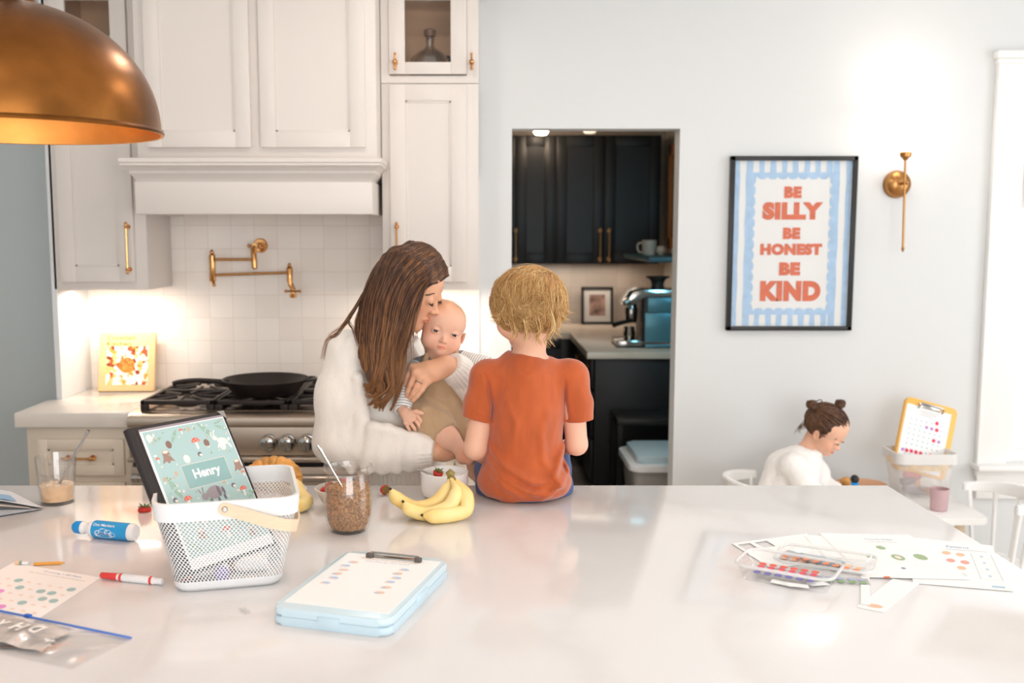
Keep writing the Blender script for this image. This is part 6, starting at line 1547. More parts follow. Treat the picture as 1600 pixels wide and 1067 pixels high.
def mom_disp(P):
    d = .0045*sn(P, 26, 1)+.0025*sn(P, 60, 2)
    x = P[:, 0]; y = P[:, 1]; z = P[:, 2]
    # ribbed cuffs and hem
    cuffn = np.clip((x-(pv(650, 705, 2.93)[0]))/.01, 0, 1)*(z < 1.0)*(y < 3.02); ca = np.arctan2(z-wrn[2], y-wrn[1]); d = d*(1-cuffn)+cuffn*.0016*np.sin(ca*26)
    ax = elf-wrf; ax = ax/np.linalg.norm(ax); tt = (P-wrf) @ ax; cf = ((tt < .055) & (np.linalg.norm(P-wrf, axis=1) < .09) & (x > .0-.2)).astype(float)
    u = np.cross(ax, np.array((0, 0, 1.))); u /= np.linalg.norm(u); w_ = np.cross(ax, u); a2 = np.arctan2((P-wrf) @ u, (P-wrf) @ w_); d = d*(1-cf)+cf*.0016*np.sin(a2*26)
    hem = (z < pel[2]+.075)*((x > pv(560, 740, 3.1)[0])); a3 = np.arctan2(y-pel[1], x-pel[0]); d = d*(1-hem)+hem*.0018*np.sin(a3*62)
    return d
f.disp.append(mom_disp); V, F = f.mesh(.0036, smooth=1); npmesh('sweater', V, F, M_sw, mom)
# jeans and shoes
f = Field(); f.el(pel+np.array((.0, 0, -.06)), (.145, .125, .12), .03)
for sx in (-.075, .075): f.chain([pel+np.array((sx, .0, -.06)), np.array((pel[0]+sx, 3.10, .48)), np.array((pel[0]+sx, 3.14, .10))], [.10, .075, .062], .03)
f.disp.append(lambda P: .004*sn(P, 30, 3)); V, F = f.mesh(.007); npmesh('jeans', V, F, mat('denim_dark', '#2C3A5A', .8, var=.2, vscale=60), mom)
for sx in (-.075, .075):
    f = Field(); f.el((pel[0]+sx+.01, 3.085, .042), (.045, .12, .04), .02); V, F = f.mesh(.006); npmesh('shoe', V, F, M_white, mom)
# ring
rc_ = (kn[2]+np.array(fg[2][0]))/2; ax = Vector(fg[2][0]-kn[2]).normalized(); q = basis(ax)
b = MB(); b.tube([Vector(rc_)+(q[0]*math.cos(a)+q[1]*math.sin(a))*.0102 for a in np.linspace(0, 2*PI, 24, endpoint=False)], .0018, 8, closed=True)
for k in range(7): a = -1.2+k*.4; b.ball(Vector(rc_)+(q[0]*math.cos(a+PI)+q[1]*math.sin(a+PI))*.0112, .0019, 8, 6)
b.build('ring', M_chrome, mom)
# long wavy hair
def hairmat(name, c1, c2, c3, fs=(70, 70, 6), zr=None):
    m = mat(name, c1, .42, spec=.45); N = m.node_tree.nodes; L = m.node_tree.links; b = N['Principled BSDF']
    g = N.new('ShaderNodeNewGeometry'); n = N.new('ShaderNodeTexNoise'); n.inputs['Scale'].default_value = 1; mp = N.new('ShaderNodeMapping'); mp.inputs['Scale'].default_value = fs
    tc = N.new('ShaderNodeTexCoord'); L.new(tc.outputs['Object'], mp.inputs[0]); L.new(mp.outputs[0], n.inputs['Vector'])
    a = N.new('ShaderNodeMath'); a.operation = 'MULTIPLY_ADD'; a.inputs[1].default_value = .55; L.new(g.outputs['Random Per Island'], a.inputs[0])
    s2 = N.new('ShaderNodeMath'); s2.operation = 'MULTIPLY'; s2.inputs[1].default_value = .5; L.new(n.outputs['Fac'], s2.inputs[0]); L.new(s2.outputs[0], a.inputs[2])
    cr_ = N.new('ShaderNodeValToRGB'); e = cr_.color_ramp; e.elements[0].position = .2; e.elements[0].color = lin(c1); e.elements[1].position = .8; e.elements[1].color = lin(c3); k = e.elements.new(.5); k.color = lin(c2)
    L.new(a.outputs[0], cr_.inputs[0]); L.new(cr_.outputs[0], b.inputs['Base Color'])
    if zr:
        sp = N.new('ShaderNodeSeparateXYZ'); L.new(tc.outputs['Object'], sp.inputs[0]); r = N.new('ShaderNodeMapRange'); r.inputs['From Min'].default_value = zr[0]; r.inputs['From Max'].default_value = zr[1]; r.inputs['To Min'].default_value = -.08; r.inputs['To Max'].default_value = .26
        L.new(sp.outputs['Z'], r.inputs['Value']); ad = N.new('ShaderNodeMath'); ad.operation = 'ADD'; L.new(a.outputs[0], ad.inputs[0]); L.new(r.outputs[0], ad.inputs[1]); L.new(ad.outputs[0], cr_.inputs[0])
    return m
M_hair = hairmat('hair_brown', '#35211A', '#573828', '#A87448', zr=(1.50, 1.16))
cN = lambda *q: [pv(p[0], p[1], p[2]-.060) for p in q]
G = [cN((699, 430, 3.06), (682, 440, 3.00), (664, 449, 2.965), (653, 470, 2.955), (645, 492, 2.95), (640, 520, 2.945), (634, 552, 2.945), (630, 580, 2.94), (628, 602, 2.935), (614, 628, 2.935), (598, 648, 2.935)),
     cN((696, 415, 3.05), (674, 430, 2.985), (653, 450, 2.955), (640, 480, 2.95), (631, 510, 2.945), (624, 545, 2.94), (622, 580, 2.93), (622, 602, 2.93), (608, 628, 2.925), (594, 648, 2.93)),
     cN((684, 400, 3.06), (646, 430, 2.965), (625, 470, 2.95), (616, 510, 2.935), (609, 550, 2.93), (606, 585, 2.92), (608, 608, 2.92), (596, 628, 2.92), (590, 642, 2.925)),
     cN((672, 390, 3.07), (625, 422, 2.975), (602, 466, 2.955), (597, 510, 2.935), (592, 550, 2.93), (588, 585, 2.92), (592, 608, 2.92), (584, 626, 2.92), (578, 634, 2.925)),
     cN((658, 383, 3.09), (605, 418, 3.00), (582, 466, 2.975), (577, 510, 2.955), (577, 550, 2.94), (582, 582, 2.93), (588, 600, 2.93), (580, 612, 2.93), (573, 598, 2.935)),
     cN((645, 379, 3.11), (596, 415, 3.05), (573, 462, 3.02), (566, 505, 2.99), (566, 545, 2.96), (573, 575, 2.95), (580, 590, 2.945)),
     cN((640, 378, 3.13), (592, 412, 3.12), (570, 460, 3.09), (560, 500, 3.06), (562, 535, 3.03), (568, 560, 3.0)),
     cN((645, 378, 3.15), (600, 405, 3.20), (580, 455, 3.21), (570, 500, 3.19), (570, 540, 3.17), (575, 570, 3.15)),
     cN((665, 384, 3.16), (640, 402, 3.24), (620, 450, 3.25), (608, 500, 3.23), (602, 540, 3.2)),
     cN((688, 405, 3.13), (690, 430, 3.22), (670, 470, 3.23), (655, 510, 3.22), (650, 540, 3.2))]
f = Field(); hc = np.array(Mh @ Vector((0, -.09, .13)))
f.el((0, -.085, .15), (.355, .415, .375), .02, 0, Mh); f.el((0, .38, -.17), (.36, .30, .34), .04, 1, Mh)
for gi, g in enumerate(G[2:9]):
    n = len(g) if gi < 2 else len(g)-2; inn = [p+(hc-p)*np.array((.30, .30, 0)) if i < 4 else p+np.array((-.006, .034, 0)) for i, p in enumerate(g)]
    f.chain(inn[2:n-2], [.022]+[.026]*(n-6)+[.016], .03)
f.disp.append(lambda P: .002*sn(P, 80))
V, F = f.mesh(.0045); hair = npmesh('hair', V, F, mat('hair_brown_under', '#5A3C2A', .5, var=.35, vscale=60, stretch=(1, 1, .12)), mom)
cs = []; NP = 26; Gr = [cr(g, NP) for g in G]; tt = np.linspace(0, 1, NP)[:, None]
NC = 46; cu_ = np.sort(rnd.uniform(0, len(Gr)-1.001, NC)); cu_[:30] = np.linspace(.02, 6.6, 30); ctr = []
for j in range(NC):
    u = cu_[j]; k = int(u); w_ = u-k; c = Gr[k]*(1-w_)+Gr[k+1]*w_; ph = rnd.uniform(0, 6.28); am = rnd.uniform(.5, 1.3); fq = rnd.uniform(9, 13); e = np.clip((tt-.28)/.5, 0, 1)
    ctr.append(c+.019*am*e*np.concatenate([np.sin(tt*fq+ph), .6*np.cos(tt*fq+ph), .15*np.sin(tt*fq*1.3+ph)], 1)+np.array((0, rnd.uniform(-.006, .006), rnd.normal()*.006))*tt)
for i in range(7600):
    j = rnd.randint(NC) if i % 3 == 0 else (rnd.randint(30) if i % 3 == 1 else rnd.randint(18, 30)); c0 = ctr[j]; u = np.clip(cu_[j]+rnd.normal()*.30, 0, len(Gr)-1.01); k = int(u); w_ = u-k; own = Gr[k]*(1-w_)+Gr[k+1]*w_
    cl_ = np.clip(tt*1.6, 0, .80)*rnd.uniform(.8, 1.05); o_ = rnd.normal(size=3)*np.array((.0042, .0045, .003)); c = own*(1-cl_)+c0*cl_+o_*(.55+.6*tt-.9*tt**3)-np.array((0, .002, 0))
    L_ = rnd.uniform(.80, 1.0); m = max(8, int(NP*L_)); cs.append(c[:m])
for P_ in ([(600, 400, 3.1), (575, 450, 3.05), (548, 490, 3.03), (528, 520, 2.98), (512, 530, 2.95), (504, 560, 2.94)], [(590, 430, 3.08), (560, 475, 3.02), (545, 500, 3.0), (552, 515, 2.94), (560, 540, 2.93)], [(600, 400, 3.1), (570, 455, 3.05), (540, 505, 3.0), (515, 525, 2.96)]):
    for j in range(16): cs.append(cr(cN(*P_), NP)+np.array((rnd.normal(), rnd.normal()*.4, rnd.normal()))*.0035*(.4+tt))
for j in range(26):   # forelock strands over the cheek and stray ends
    o = rnd.uniform(-8, 8); cs.append(cr(cN((690, 410, 3.05), (668, 440, 2.965), (650+o, 480, 2.945), (640+o, 520, 2.935), (641+o, 560, 2.93)), NP)+rnd.normal(size=(1, 3))*.002)
Mhn = np.array(Mh); Mhi = np.linalg.inv(Mhn)
def outside(c, rx, cen):
    L = c @ Mhi[:3, :3].T+Mhi[:3, 3]; q = (L-cen)/rx; n = np.linalg.norm(q, axis=1); t = 1.012+.05*rnd.rand(); s_ = np.where(n < t, t/np.maximum(n, .3), 1)
    s_ = np.maximum(s_, np.convolve(np.pad(s_, 1, 'edge'), [.25, .5, .25], 'valid')); L = cen+q*s_[:, None]*rx; return L @ Mhn[:3, :3].T+Mhn[:3, 3]
cs = [outside(c, np.array((.36, .42, .38)), np.array((0, -.085, .15))) for c in cs]
strands('locks', cs, list(rnd.uniform(.0004, .0011, len(cs))), M_hair, hair)

# ------------------------------------------------ baby
bab = person('person', 'baby in tan overalls and striped shirt held in the arms of the woman', (-.11, 3.0, .75))
Mb_ = HM(Yp(691, 510, 3.035), .166, 192, -2, -15)
f = Field(); head(f, Mb_, 'baby', openness=.0155)
bn = np.array(Mb_ @ Vector((0, -.04, -.36))); bt = pv(690, 572, 3.03); bp_ = pv(686, 658, 3.03)
f.rc(bn, bt, .034, .045, .03); f.chain([bt, bp_], [.052, .058], .03)
bs1, be1, bw1 = pv(657, 575, 3.01), pv(632, 604, 2.965), pv(629, 639, 2.930)
bs2, be2, bw2 = pv(722, 565, 3.02), pv(760, 575, 2.985), pv(795, 590, 2.955)
f.chain([bs1, be1, bw1], [.028, .024, .0165], .02); f.chain([bs2, be2, bw2], [.028, .023, .017], .02)
kb = [pv(652, 648, 2.912), pv(648, 655, 2.905), pv(643, 659, 2.903), pv(637, 661, 2.905)]
fb = [[pv(657, 650, 2.905), pv(660, 652, 2.905)], [pv(655, 660, 2.900), pv(658, 664, 2.900)], [pv(648, 667, 2.898), pv(651, 671, 2.898)], [pv(640, 669, 2.900), pv(642, 673, 2.900)]]
kb = [pv(648, 647, 2.912), pv(645, 653, 2.905), pv(640, 658, 2.903), pv(634, 660, 2.905)]
fb = [[pv(654, 652, 2.903), pv(657.5, 657, 2.902), pv(657.5, 660, 2.902)], [pv(651, 659, 2.897), pv(654.5, 664, 2.897), pv(655, 667, 2.899)], [pv(644.5, 665, 2.895), pv(647.5, 669, 2.895), pv(649, 672, 2.897)], [pv(636.5, 666, 2.897), pv(639, 670, 2.897), pv(640.5, 672, 2.899)]]
hand(f, pv(634, 645, 2.922), kb, fb, .0150, thumb=[pv(650, 643, 2.905), pv(658, 645, 2.902), pv(660, 646, 2.903)], sc=.62)
kc = [pv(802, 590, 2.945), pv(803, 594, 2.945), pv(803, 598, 2.945)]; hand(f, bw2, kc, [[pv(808, 592, 2.94)], [pv(809, 596, 2.94)], [pv(808, 600, 2.94)]], .014, sc=.6)
bh1, bk1, ba1 = pv(665, 655, 2.97), pv(692, 677, 2.930), pv(717, 700, 2.905)
f.chain([bh1, bk1], [.046, .036], .02); f.chain([bk1, pv(702, 686, 2.92), ba1], [.033, .032, .0225], .012)
f.rc(ba1, pv(724, 712, 2.897), .021, .020, .006); f.rc(pv(722, 716, 2.892), pv(730, 712, 2.882), .017, .017, .010); f.rc(pv(726, 716, 2.885), pv(733, 721, 2.872), .016, .012, .010)
for k, (x, y) in enumerate(((729, 706), (733, 709), (735.5, 713), (737, 717), (737, 721.5))): f.el(pv(x, y, 2.872), (.0065 if k else .0085,)*3, .006)
bh2, bk2, ba2 = pv(712, 660, 3.02), pv(738, 700, 2.985), pv(742, 738, 2.95)
f.chain([bh2, bk2], [.046, .034], .02); f.chain([bk2, ba2], [.030, .021], .012); f.rc(ba2, pv(746, 748, 2.92), .019, .014, .01)
V, F = f.mesh(.0021, smooth=1)
col = headcol(V, Mb_, 'baby', (1, 1, 1), (.92, .62, .58), (1.0, .84, .80))
dd = np.linalg.norm(V-pv(730, 715, 2.873), axis=1); w_ = np.clip(1.3-dd/.028, 0, 1)[:, None]*.8; col = col*(1-w_)+col*np.array((1.0, .70, .62))*w_
# thin blond down on the scalp
Mi = np.array(Mb_.inverted()); Lb = V @ Mi[:3, :3].T+Mi[:3, 3]; w_ = np.clip((Lb[:, 2]-.26+.5*np.clip(-Lb[:, 1], 0, 1)+.06*sn(Lb, 20))*6, 0, 1)*(Lb[:, 1] < .42); col = col*(1-.55*w_[:, None])+col*np.array((.86, .70, .50))*.55*w_[:, None]
bbody = npmesh('body', V, F, M_skinbb, bab, col); eyes(Mb_, 'baby', bbody, '#3D3432', (.05, -.02))
brow(Mb_, 'baby', mat('brow_fair', '#C49A78', .6), bbody, th=.0005, cnt=30, up=.05)
lashes(Mb_, 'baby', M_hairdk, bbody, z0=.020, n=20, ln=.016, th=.0003, drop=-.1)
cs = []
for i in range(700):
    a = rnd.uniform(0, 2*PI); zz = rnd.uniform(.20, .49); q = Vector((math.cos(a)*.44*math.sqrt(max(0, 1-((zz-.11)/.39)**2)), -.06+math.sin(a)*.48*math.sqrt(max(0, 1-((zz-.11)/.39)**2)), zz))
    if q.y > .22: continue
    n_ = (q-Vector((0, -.06, .11))).normalized(); t_ = Vector((n_.y*.3, 1, -.5)); t_ = (t_-n_*t_.dot(n_)).normalized()
    cs.append([tuple(Mb_ @ (q+n_*.006)), tuple(Mb_ @ (q+n_*.012+t_*.03)), tuple(Mb_ @ (q+n_*.010+t_*.06))])
strands('fine_hair', cs, .00028, mat('hair_baby_blond', '#C9A274', .5), bbody, sides=3)
def stripes(name, c1, c2, freq, axis='z', width=.25):
    m = mat(name, c1, .8, sheen=.2); N = m.node_tree.nodes; L = m.node_tree.links; b = N['Principled BSDF']
    a = N.new('ShaderNodeAttribute'); a.attribute_name = 'Col'; s_ = N.new('ShaderNodeSeparateColor'); L.new(a.outputs['Color'], s_.inputs[0])
    x = N.new('ShaderNodeMath'); x.operation = 'MULTIPLY'; x.inputs[1].default_value = freq; L.new(s_.outputs[0], x.inputs[0]); y = N.new('ShaderNodeMath'); y.operation = 'FRACT'; L.new(x.outputs[0], y.inputs[0])
    z = N.new('ShaderNodeMath'); z.operation = 'LESS_THAN'; z.inputs[1].default_value = width; L.new(y.outputs[0], z.inputs[0])
    mx = N.new('ShaderNodeMixRGB'); mx.inputs[1].default_value = lin(c1); mx.inputs[2].default_value = lin(c2); L.new(z.outputs[0], mx.inputs[0]); L.new(mx.outputs[0], b.inputs['Base Color']); return m
M_str = stripes('striped_jersey', '#F1EEE9', '#7E8288', 1.0, width=.22)
f = Field(); f.rc(bt, bp_, .060, .062, .02); f.chain([bs1, be1, bw1], [.036, .034, .0245], .02); f.chain([bs2, be2, bw2], [.036, .032, .024], .02); f.rc(bn, bt+np.array((0, 0, .01)), .036, .044, .008, 1)
f.rc(bw1+(bw1-be1)*.5, bw1+(bw1-be1)*.02, .021, .0205, .003, 1)
f.disp.append(lambda P: .002*sn(P, 70, 5)); V, F = f.mesh(.0026)
s0 = np.linalg.norm(V-bt, axis=1); A1 = (be1-bs1)/np.linalg.norm(be1-bs1); 
def along(V, P): # length along a polyline
    best = np.full(len(V), 9.); o = np.zeros(len(V)); acc = 0
    for a, b_ in zip(P[:-1], P[1:]):
        L_ = np.linalg.norm(b_-a); t = np.clip((V-a) @ (b_-a)/L_**2, 0, 1); d = np.linalg.norm(V-a-t[:, None]*(b_-a), axis=1); w_ = d < best; o[w_] = (acc+t*L_)[w_]; best = np.minimum(best, d); acc += L_
    return o, best
o1, d1 = along(V, [bs1, be1, bw1]); o2, d2 = along(V, [bs2, be2, bw2]); o3, d3 = along(V, [bt, bp_]); ss = np.where((d1 < d2) & (d1 < d3), o1, np.where(d2 < d3, o2, o3))
colr = np.zeros((len(V), 3)); colr[:, 0] = ss/.0078; npmesh('striped_shirt', V, F, M_str, bab, colr)
M_tan = knit('tan_knit', '#C2A27E', 400, bump=.25)
f = Field(); f.chain([pv(655, 648, 2.99), bh1+np.array((0, 0, .004)), pv(680, 665, 2.945), pv(702, 686, 2.92)], [.055, .056, .050, .041], .02)
f.cut(pv(694, 679, 2.93), pv(717, 700, 2.905)-pv(692, 677, 2.93), .055, .07)
f.chain([pv(690, 588, 3.025), pv(690, 622, 3.02), bp_], [.062, .072, .070], .012)
f.chain([bh2, pv(732, 690, 2.99), bk2], [.054, .044, .038], .02)
f.chain([pv(667, 555, 2.990), pv(664, 566, 2.976), pv(669, 580, 2.968), pv(676, 594, 2.965)], [.006, .007, .008, .010], .012); f.chain([pv(713, 552, 2.99), pv(716, 566, 2.975), pv(708, 590, 2.96)], [.007, .008, .010], .012)
f.disp.append(folds([(((650, 642), (668, 634), (690, 640), (706, 655)), .004, .008), (((672, 655), (682, 668), (686, 690)), -.004, .005), (((700, 600), (712, 625), (722, 650)), -.004, .008), (((668, 620), (695, 626), (722, 618)), .004, .007), (((690, 590), (705, 610), (728, 640)), .004, .009), (((660, 672), (672, 680), (672, 692)), -.005, .005), (((646, 655), (655, 668), (652, 682)), .004, .007)], 2.93, 3.02))
f.disp.append(lambda P: .0035*sn(P, 48, 7)+.0012*sn(P, 130, 1)); V, F = f.mesh(.003); npmesh('overalls', V, F, M_tan, bab)

# ------------------------------------------------ boy
boy = person('person', 'blond boy in an orange T-shirt sitting on the island with his back to the camera', (.12, 2.7, .92))
Mk = HM(Yp(823, 481, 2.725), .212, 42, -10, 0)
f = Field(); head(f, Mk, 'child', openness=.022)
kn0 = np.array(Mk @ Vector((0, -.12, -.28))); kn1 = pv(824, 572, 2.735)
f.rc(kn0, kn1, .036, .043, .02)
kc_, kp = pv(822, 625, 2.735), pv(820, 752, 2.715)
f.chain([kn1, kc_, pv(820, 700, 2.73), kp], [.05, .078, .078, .095], .03)
sl, el_, wl = pv(762, 590, 2.73), pv(743, 700, 2.71), pv(774, 724, 2.83); sr, er_, wr = pv(892, 590, 2.74), pv(901, 694, 2.735), pv(880, 700, 2.86)
f.chain([sl, el_], [.036, .032], .015); f.chain([el_, wl], [.031, .021], .012); f.rc(kn1, sl, .038, .037, .02)
f.chain([sr, er_], [.036, .030], .015); f.chain([er_, wr], [.029, .020], .012); f.rc(kn1, sr, .038, .037, .02)
for w0, sgn in ((wl, 1), (wr, -1)):
    K = [w0+np.array((sgn*.004+.010*(i-1.5), .038, -.004)) for i in range(4)]; hand(f, w0, K, [[q+np.array((0, .016, -.010)), q+np.array((0, .022, -.024))] for q in K], .018, thumb=[w0+np.array((sgn*.022, .02, 0)), w0+np.array((sgn*.028, .04, -.004))], sc=.75)
for sx in (-.068, .068):
    hp = kp+np.array((sx, .03, -.02)); kk = np.array((kp[0]+sx*1.3, 2.945, 0.980)); an = np.array((kp[0]+sx*1.3, 2.975, .715)); f.chain([hp, kk], [.062, .044], .02); f.chain([kk, an], [.042, .028], .02); f.rc(an, an+np.array((0, .075, -.035)), .026, .017, .015)
V, F = f.mesh(.0030); V[:, 2] = np.where((V[:, 1] < 2.82) & (V[:, 2] < .924), .924, V[:, 2]); col = headcol(V, Mk, 'child', (1, 1, 1), (.9, .62, .58), (1.0, .86, .80)); kb_ = npmesh('body', V, F, M_skinb, boy, col); eyes(Mk, 'child', kb_, '#5A7186')
M_or = knit('orange_jersey', '#BE5826', 520, rough=.8, bump=.22, var=.12)
# shirt: sleeves first, cut flat, then the trunk
f = Field()
f.chain([sl, pv(752, 632, 2.72), pv(745, 668, 2.715)], [.047, .046, .047], .02); f.chain([sr, pv(901, 630, 2.735), pv(906, 666, 2.733)], [.047, .042, .041], .02)
f.cut(pv(743, 656, 2.714), pv(738, 690, 2.712)-pv(752, 632, 2.72), .065); f.cut(pv(906, 657, 2.733), pv(907, 690, 2.733)-pv(901, 630, 2.735), .06)
f.chain([pv(822, 592, 2.735), pv(821, 640, 2.735), pv(820, 700, 2.73)], [.090, .106, .104], .010)
f.el(pv(819, 750, 2.712), (.132, .114, .078), .05); f.el(pv(822, 615, 2.735), (.118, .068, .07), .025)
f.rc(kn1+np.array((0, 0, -.02)), sl+np.array((.008, 0, -.004)), .050, .046, .03); f.rc(kn1+np.array((0, 0, -.02)), sr+np.array((-.008, 0, -.004)), .050, .046, .03)
f.el(np.array(Yp(829, 566, 2.737))+np.array((0, .004, .030)), (.058, .054, .036), .010, 1, None, (.27, 0, 0))
f.el(kp+np.array((0, 0, -.1265)), (.5, .5, .096), .005, 1)
f.disp.append(folds([(((752, 690), (785, 725), (830, 748), (885, 758)), .007, .010), (((756, 712), (785, 742), (830, 764), (870, 772)), .007, .009), (((762, 735), (790, 758), (815, 770)), .006, .008), (((897, 688), (876, 718), (866, 742), (884, 764)), .009, .011),
    (((892, 715), (882, 735), (893, 755)), -.006, .006), (((856, 640), (846, 680), (850, 720), (868, 742)), .005, .012), (((790, 620), (806, 660), (800, 700)), .004, .012), (((762, 604), (770, 640), (768, 662)), -.009, .0045), (((886, 600), (886, 632), (890, 662)), -.009, .0045),
    (((757, 588), (764, 604), (769, 625)), -.004, .004), (((735, 643), (765, 655)), .0015, .004), (((790, 745), (830, 757), (868, 750)), -.006, .007), (((800, 575), (822, 590), (850, 575)), .003, .010), (((893, 740), (872, 756), (846, 776)), .007, .008)], 2.64, 2.74, 1.6))
def boy_disp(P):
    z = P[:, 2]; return .0030*sn(P, 34, 2.2)+.0014*sn(P, 90, 4)+.0016*np.clip(1-np.abs(z-(kp[2]-.028))/.006, 0, 1)
f.disp.append(boy_disp); V, F = f.mesh(.0030); sh = npmesh('t_shirt', V, F, M_or, boy)
# neckband
b = MB(); nb = []; c = Yp(829, 566, 2.737)
for i in range(40): a = 2*PI*i/40; nb.append(c+Vector((.060*math.cos(a), .052*math.sin(a), .014*math.sin(a))))
A = [[b.v(p+(p-c).normalized()*k1*.0022+Vector((0, 0, k2))+(p-c).normalized()*(-k2*.45)) for k1, k2 in ((-1, -.009), (1, -.010), (1, .008), (-1, .009))] for p in nb]
for i in range(40):
    P, Q = A[i], A[(i+1) % 40]
    for j in range(4): b.face([P[j], P[(j+1) % 4], Q[(j+1) % 4], Q[j]])
b.build('neckband', M_or, sh, angle=80)
f = Field(); f.el(kp+np.array((0, .0, -.016)), (.121, .102, .054), .02)
for sx in (-.068, .068): f.chain([kp+np.array((sx, .03, -.015)), np.array((kp[0]+sx*1.25, 2.90, .984))], [.070, .058], .02)
f.el((kp[0], 2.7, .922-.30), (1, .112+.0, .3), .004, 1) if False else None
f.disp.append(lambda P: .003*sn(P, 40, 6)); V, F = f.mesh(.0045); V[:, 2] = np.where(V[:, 1] < 2.83, np.maximum(V[:, 2], .9215), V[:, 2]); npmesh('shorts', V, F, mat('denim_blue', '#55648E', .85, var=.2, vscale=90), boy)
# tousled blond hair
M_bl = hairmat('hair_blond', '#A9773F', '#C9985C', '#E8C78F', (90, 90, 90))
f = Field(); f.el((0, -.07, .12), (.435, .475, .41), .03, 0, Mk); f.el((0, .44, -.22), (.40, .33, .42), .05, 1, Mk); f.el((0, -.22, -.13), (.33, .27, .20), .1, 0, Mk); f.el((0, -.16, -.55), (.5, .5, .26), .05, 1, Mk)
f.disp.append(lambda P: .005*sn(P, 70, 3)+.0025*sn(P, 170, 5)); V, F = f.mesh(.0035); kh = npmesh('hair', V, F, mat('hair_blond_under', '#B5854F', .55, var=.35, vscale=70), boy)
def headflow(M, n, whorl, rx, ry, rz, cen, length, lift, curl, ymax, zmin, seed, steps=11, down=.9, jit=.25, dens=None):
    """locks laid over an ellipsoidal scalp, combed away from the whorl and curling at their ends"""
    R_ = np.random.RandomState(seed); cl = R_.normal(size=(150, 3)); cl /= np.linalg.norm(cl, axis=1)[:, None]; cp = np.stack([R_.uniform(0, 6.28, 150), R_.uniform(.7, 1.4, 150), R_.normal(size=150), R_.uniform(.5, 1.5, 150)], 1); cs = []; rad_ = np.array((rx, ry, rz)); cen = np.array(cen); Mn = np.array(M); wh = np.array(whorl)
    while len(cs) < n:
        q = R_.normal(size=3); q /= np.linalg.norm(q); p = cen+q*rad_
        if p[2] < zmin+.25*max(0, p[1]) or (p[1] > ymax and p[2] < .30): continue
        pts = [p]; d = q-wh*float(q @ wh); d /= np.linalg.norm(d)+1e-6; ci = int(np.argmax(cl @ q)); ci = ci if R_.rand() < .75 else R_.randint(150); ph = cp[ci, 0]+R_.normal()*.25; fr = cp[ci, 1]*curl; L_ = length*R_.uniform(.7, 1.1); lf = lift*cp[ci, 3]*R_.uniform(.5, 1.1); side = (cp[ci, 2]+R_.normal()*.18)*jit; d = d*.75+(cl[ci]-wh*float(cl[ci] @ wh))*.35
        for i in range(1, steps):
            t = i/steps; rel = (pts[-1]-cen)/rad_; nn = rel/np.linalg.norm(rel); g_ = np.array((0, -.15, -1.))*down; dirv = d*(1-t)+g_*(.4+t)+np.cross(nn, d)*(side+np.sin(ph+t*6*fr)*.8*t*curl)
            dirv -= nn*float(dirv @ nn)*(1-.4*t); dirv /= np.linalg.norm(dirv)+1e-6; x = pts[-1]+dirv*L_/steps
            rel = (x-cen)/rad_; rr = np.linalg.norm(rel); tgt = 1+lf*(.25+t*.9); x = cen+rel/rr*rad_*max(tgt, min(rr, tgt+.12)); pts.append(x)
        P_ = np.array(pts) @ Mn[:3, :3].T+Mn[:3, 3]; cs.append(cr(P_, 14))
    return cs
cs = headflow(Mk, 4800, (.25, -.55, .80), .425, .47, .40, (0, -.07, .12), .70, .11, 1.7, .30, -.30, 3, jit=1.1)
strands('locks', cs, list(rnd.uniform(.0004, .0011, len(cs))), M_bl, kh)
cN = lambda *q: [pv(*p) for p in q]
def curls(pts_list, n, spread, seed):
    R_ = np.random.RandomState(seed); o = []
    for P_ in pts_list:
        for j in range(n): o.append(cr(cN(*P_), 16)+R_.normal(size=(1, 3))*spread+np.linspace(0, 1, 16)[:, None]*R_.normal(size=(1, 3))*spread*1.5)
    return o
cs = curls([[(783, 455, 2.68), (778, 480, 2.665), (774, 493, 2.665), (765, 491, 2.67)], [(788, 470, 2.67), (783, 492, 2.66), (777, 500, 2.66), (768, 497, 2.665)],
            [(868, 455, 2.66), (876, 478, 2.65), (880, 492, 2.65), (888, 498, 2.655)], [(865, 475, 2.64), (872, 500, 2.63), (866, 520, 2.63), (872, 528, 2.635)], [(855, 480, 2.63), (862, 510, 2.62), (852, 530, 2.625), (858, 540, 2.63)],
            [(870, 440, 2.68), (882, 465, 2.67), (884, 485, 2.67), (892, 490, 2.67)], [(840, 490, 2.62), (846, 515, 2.615), (838, 528, 2.62), (846, 538, 2.625)], [(800, 500, 2.64), (806, 520, 2.635), (800, 530, 2.64)], [(820, 500, 2.62), (822, 522, 2.615), (816, 532, 2.62)]], 16, .0035, 5)
strands('neck_curls', cs, list(rnd.uniform(.0005, .0013, len(cs))), M_bl, kh)

# ------------------------------------------------ girl
gir = person('person', 'small girl in a white sweater with two hair buns drawing at the play table', (1.35, 4.2, 0))
Mg = HM(Yp(1291, 671, 4.22), .205, -128, -30, 0)
f = Field(); head(f, Mg, 'child', closed=False, openness=.010)
gn0 = np.array(Mg @ Vector((0, -.14, -.30))); gn1 = pv(1260, 712, 4.25)
f.rc(gn0, gn1, .034, .042, .02); gc = pv(1238, 742, 4.25); gp = np.array((1.27, 4.22, .385))
f.chain([gn1, gc, gp], [.05, .075, .085], .03)
gs1, ge1, gw1 = pv(1240, 729, 4.16), np.array((1.395, 4.045, .54)), np.array((1.50, 4.09, .522)); gs2, ge2, gw2 = pv(1275, 735, 4.33), np.array((1.46, 4.36, .545)), np.array((1.575, 4.27, .522))
f.chain([gs1, ge1, gw1], [.035, .027, .018], .015); f.chain([gs2, ge2, gw2], [.035, .027, .018], .015)
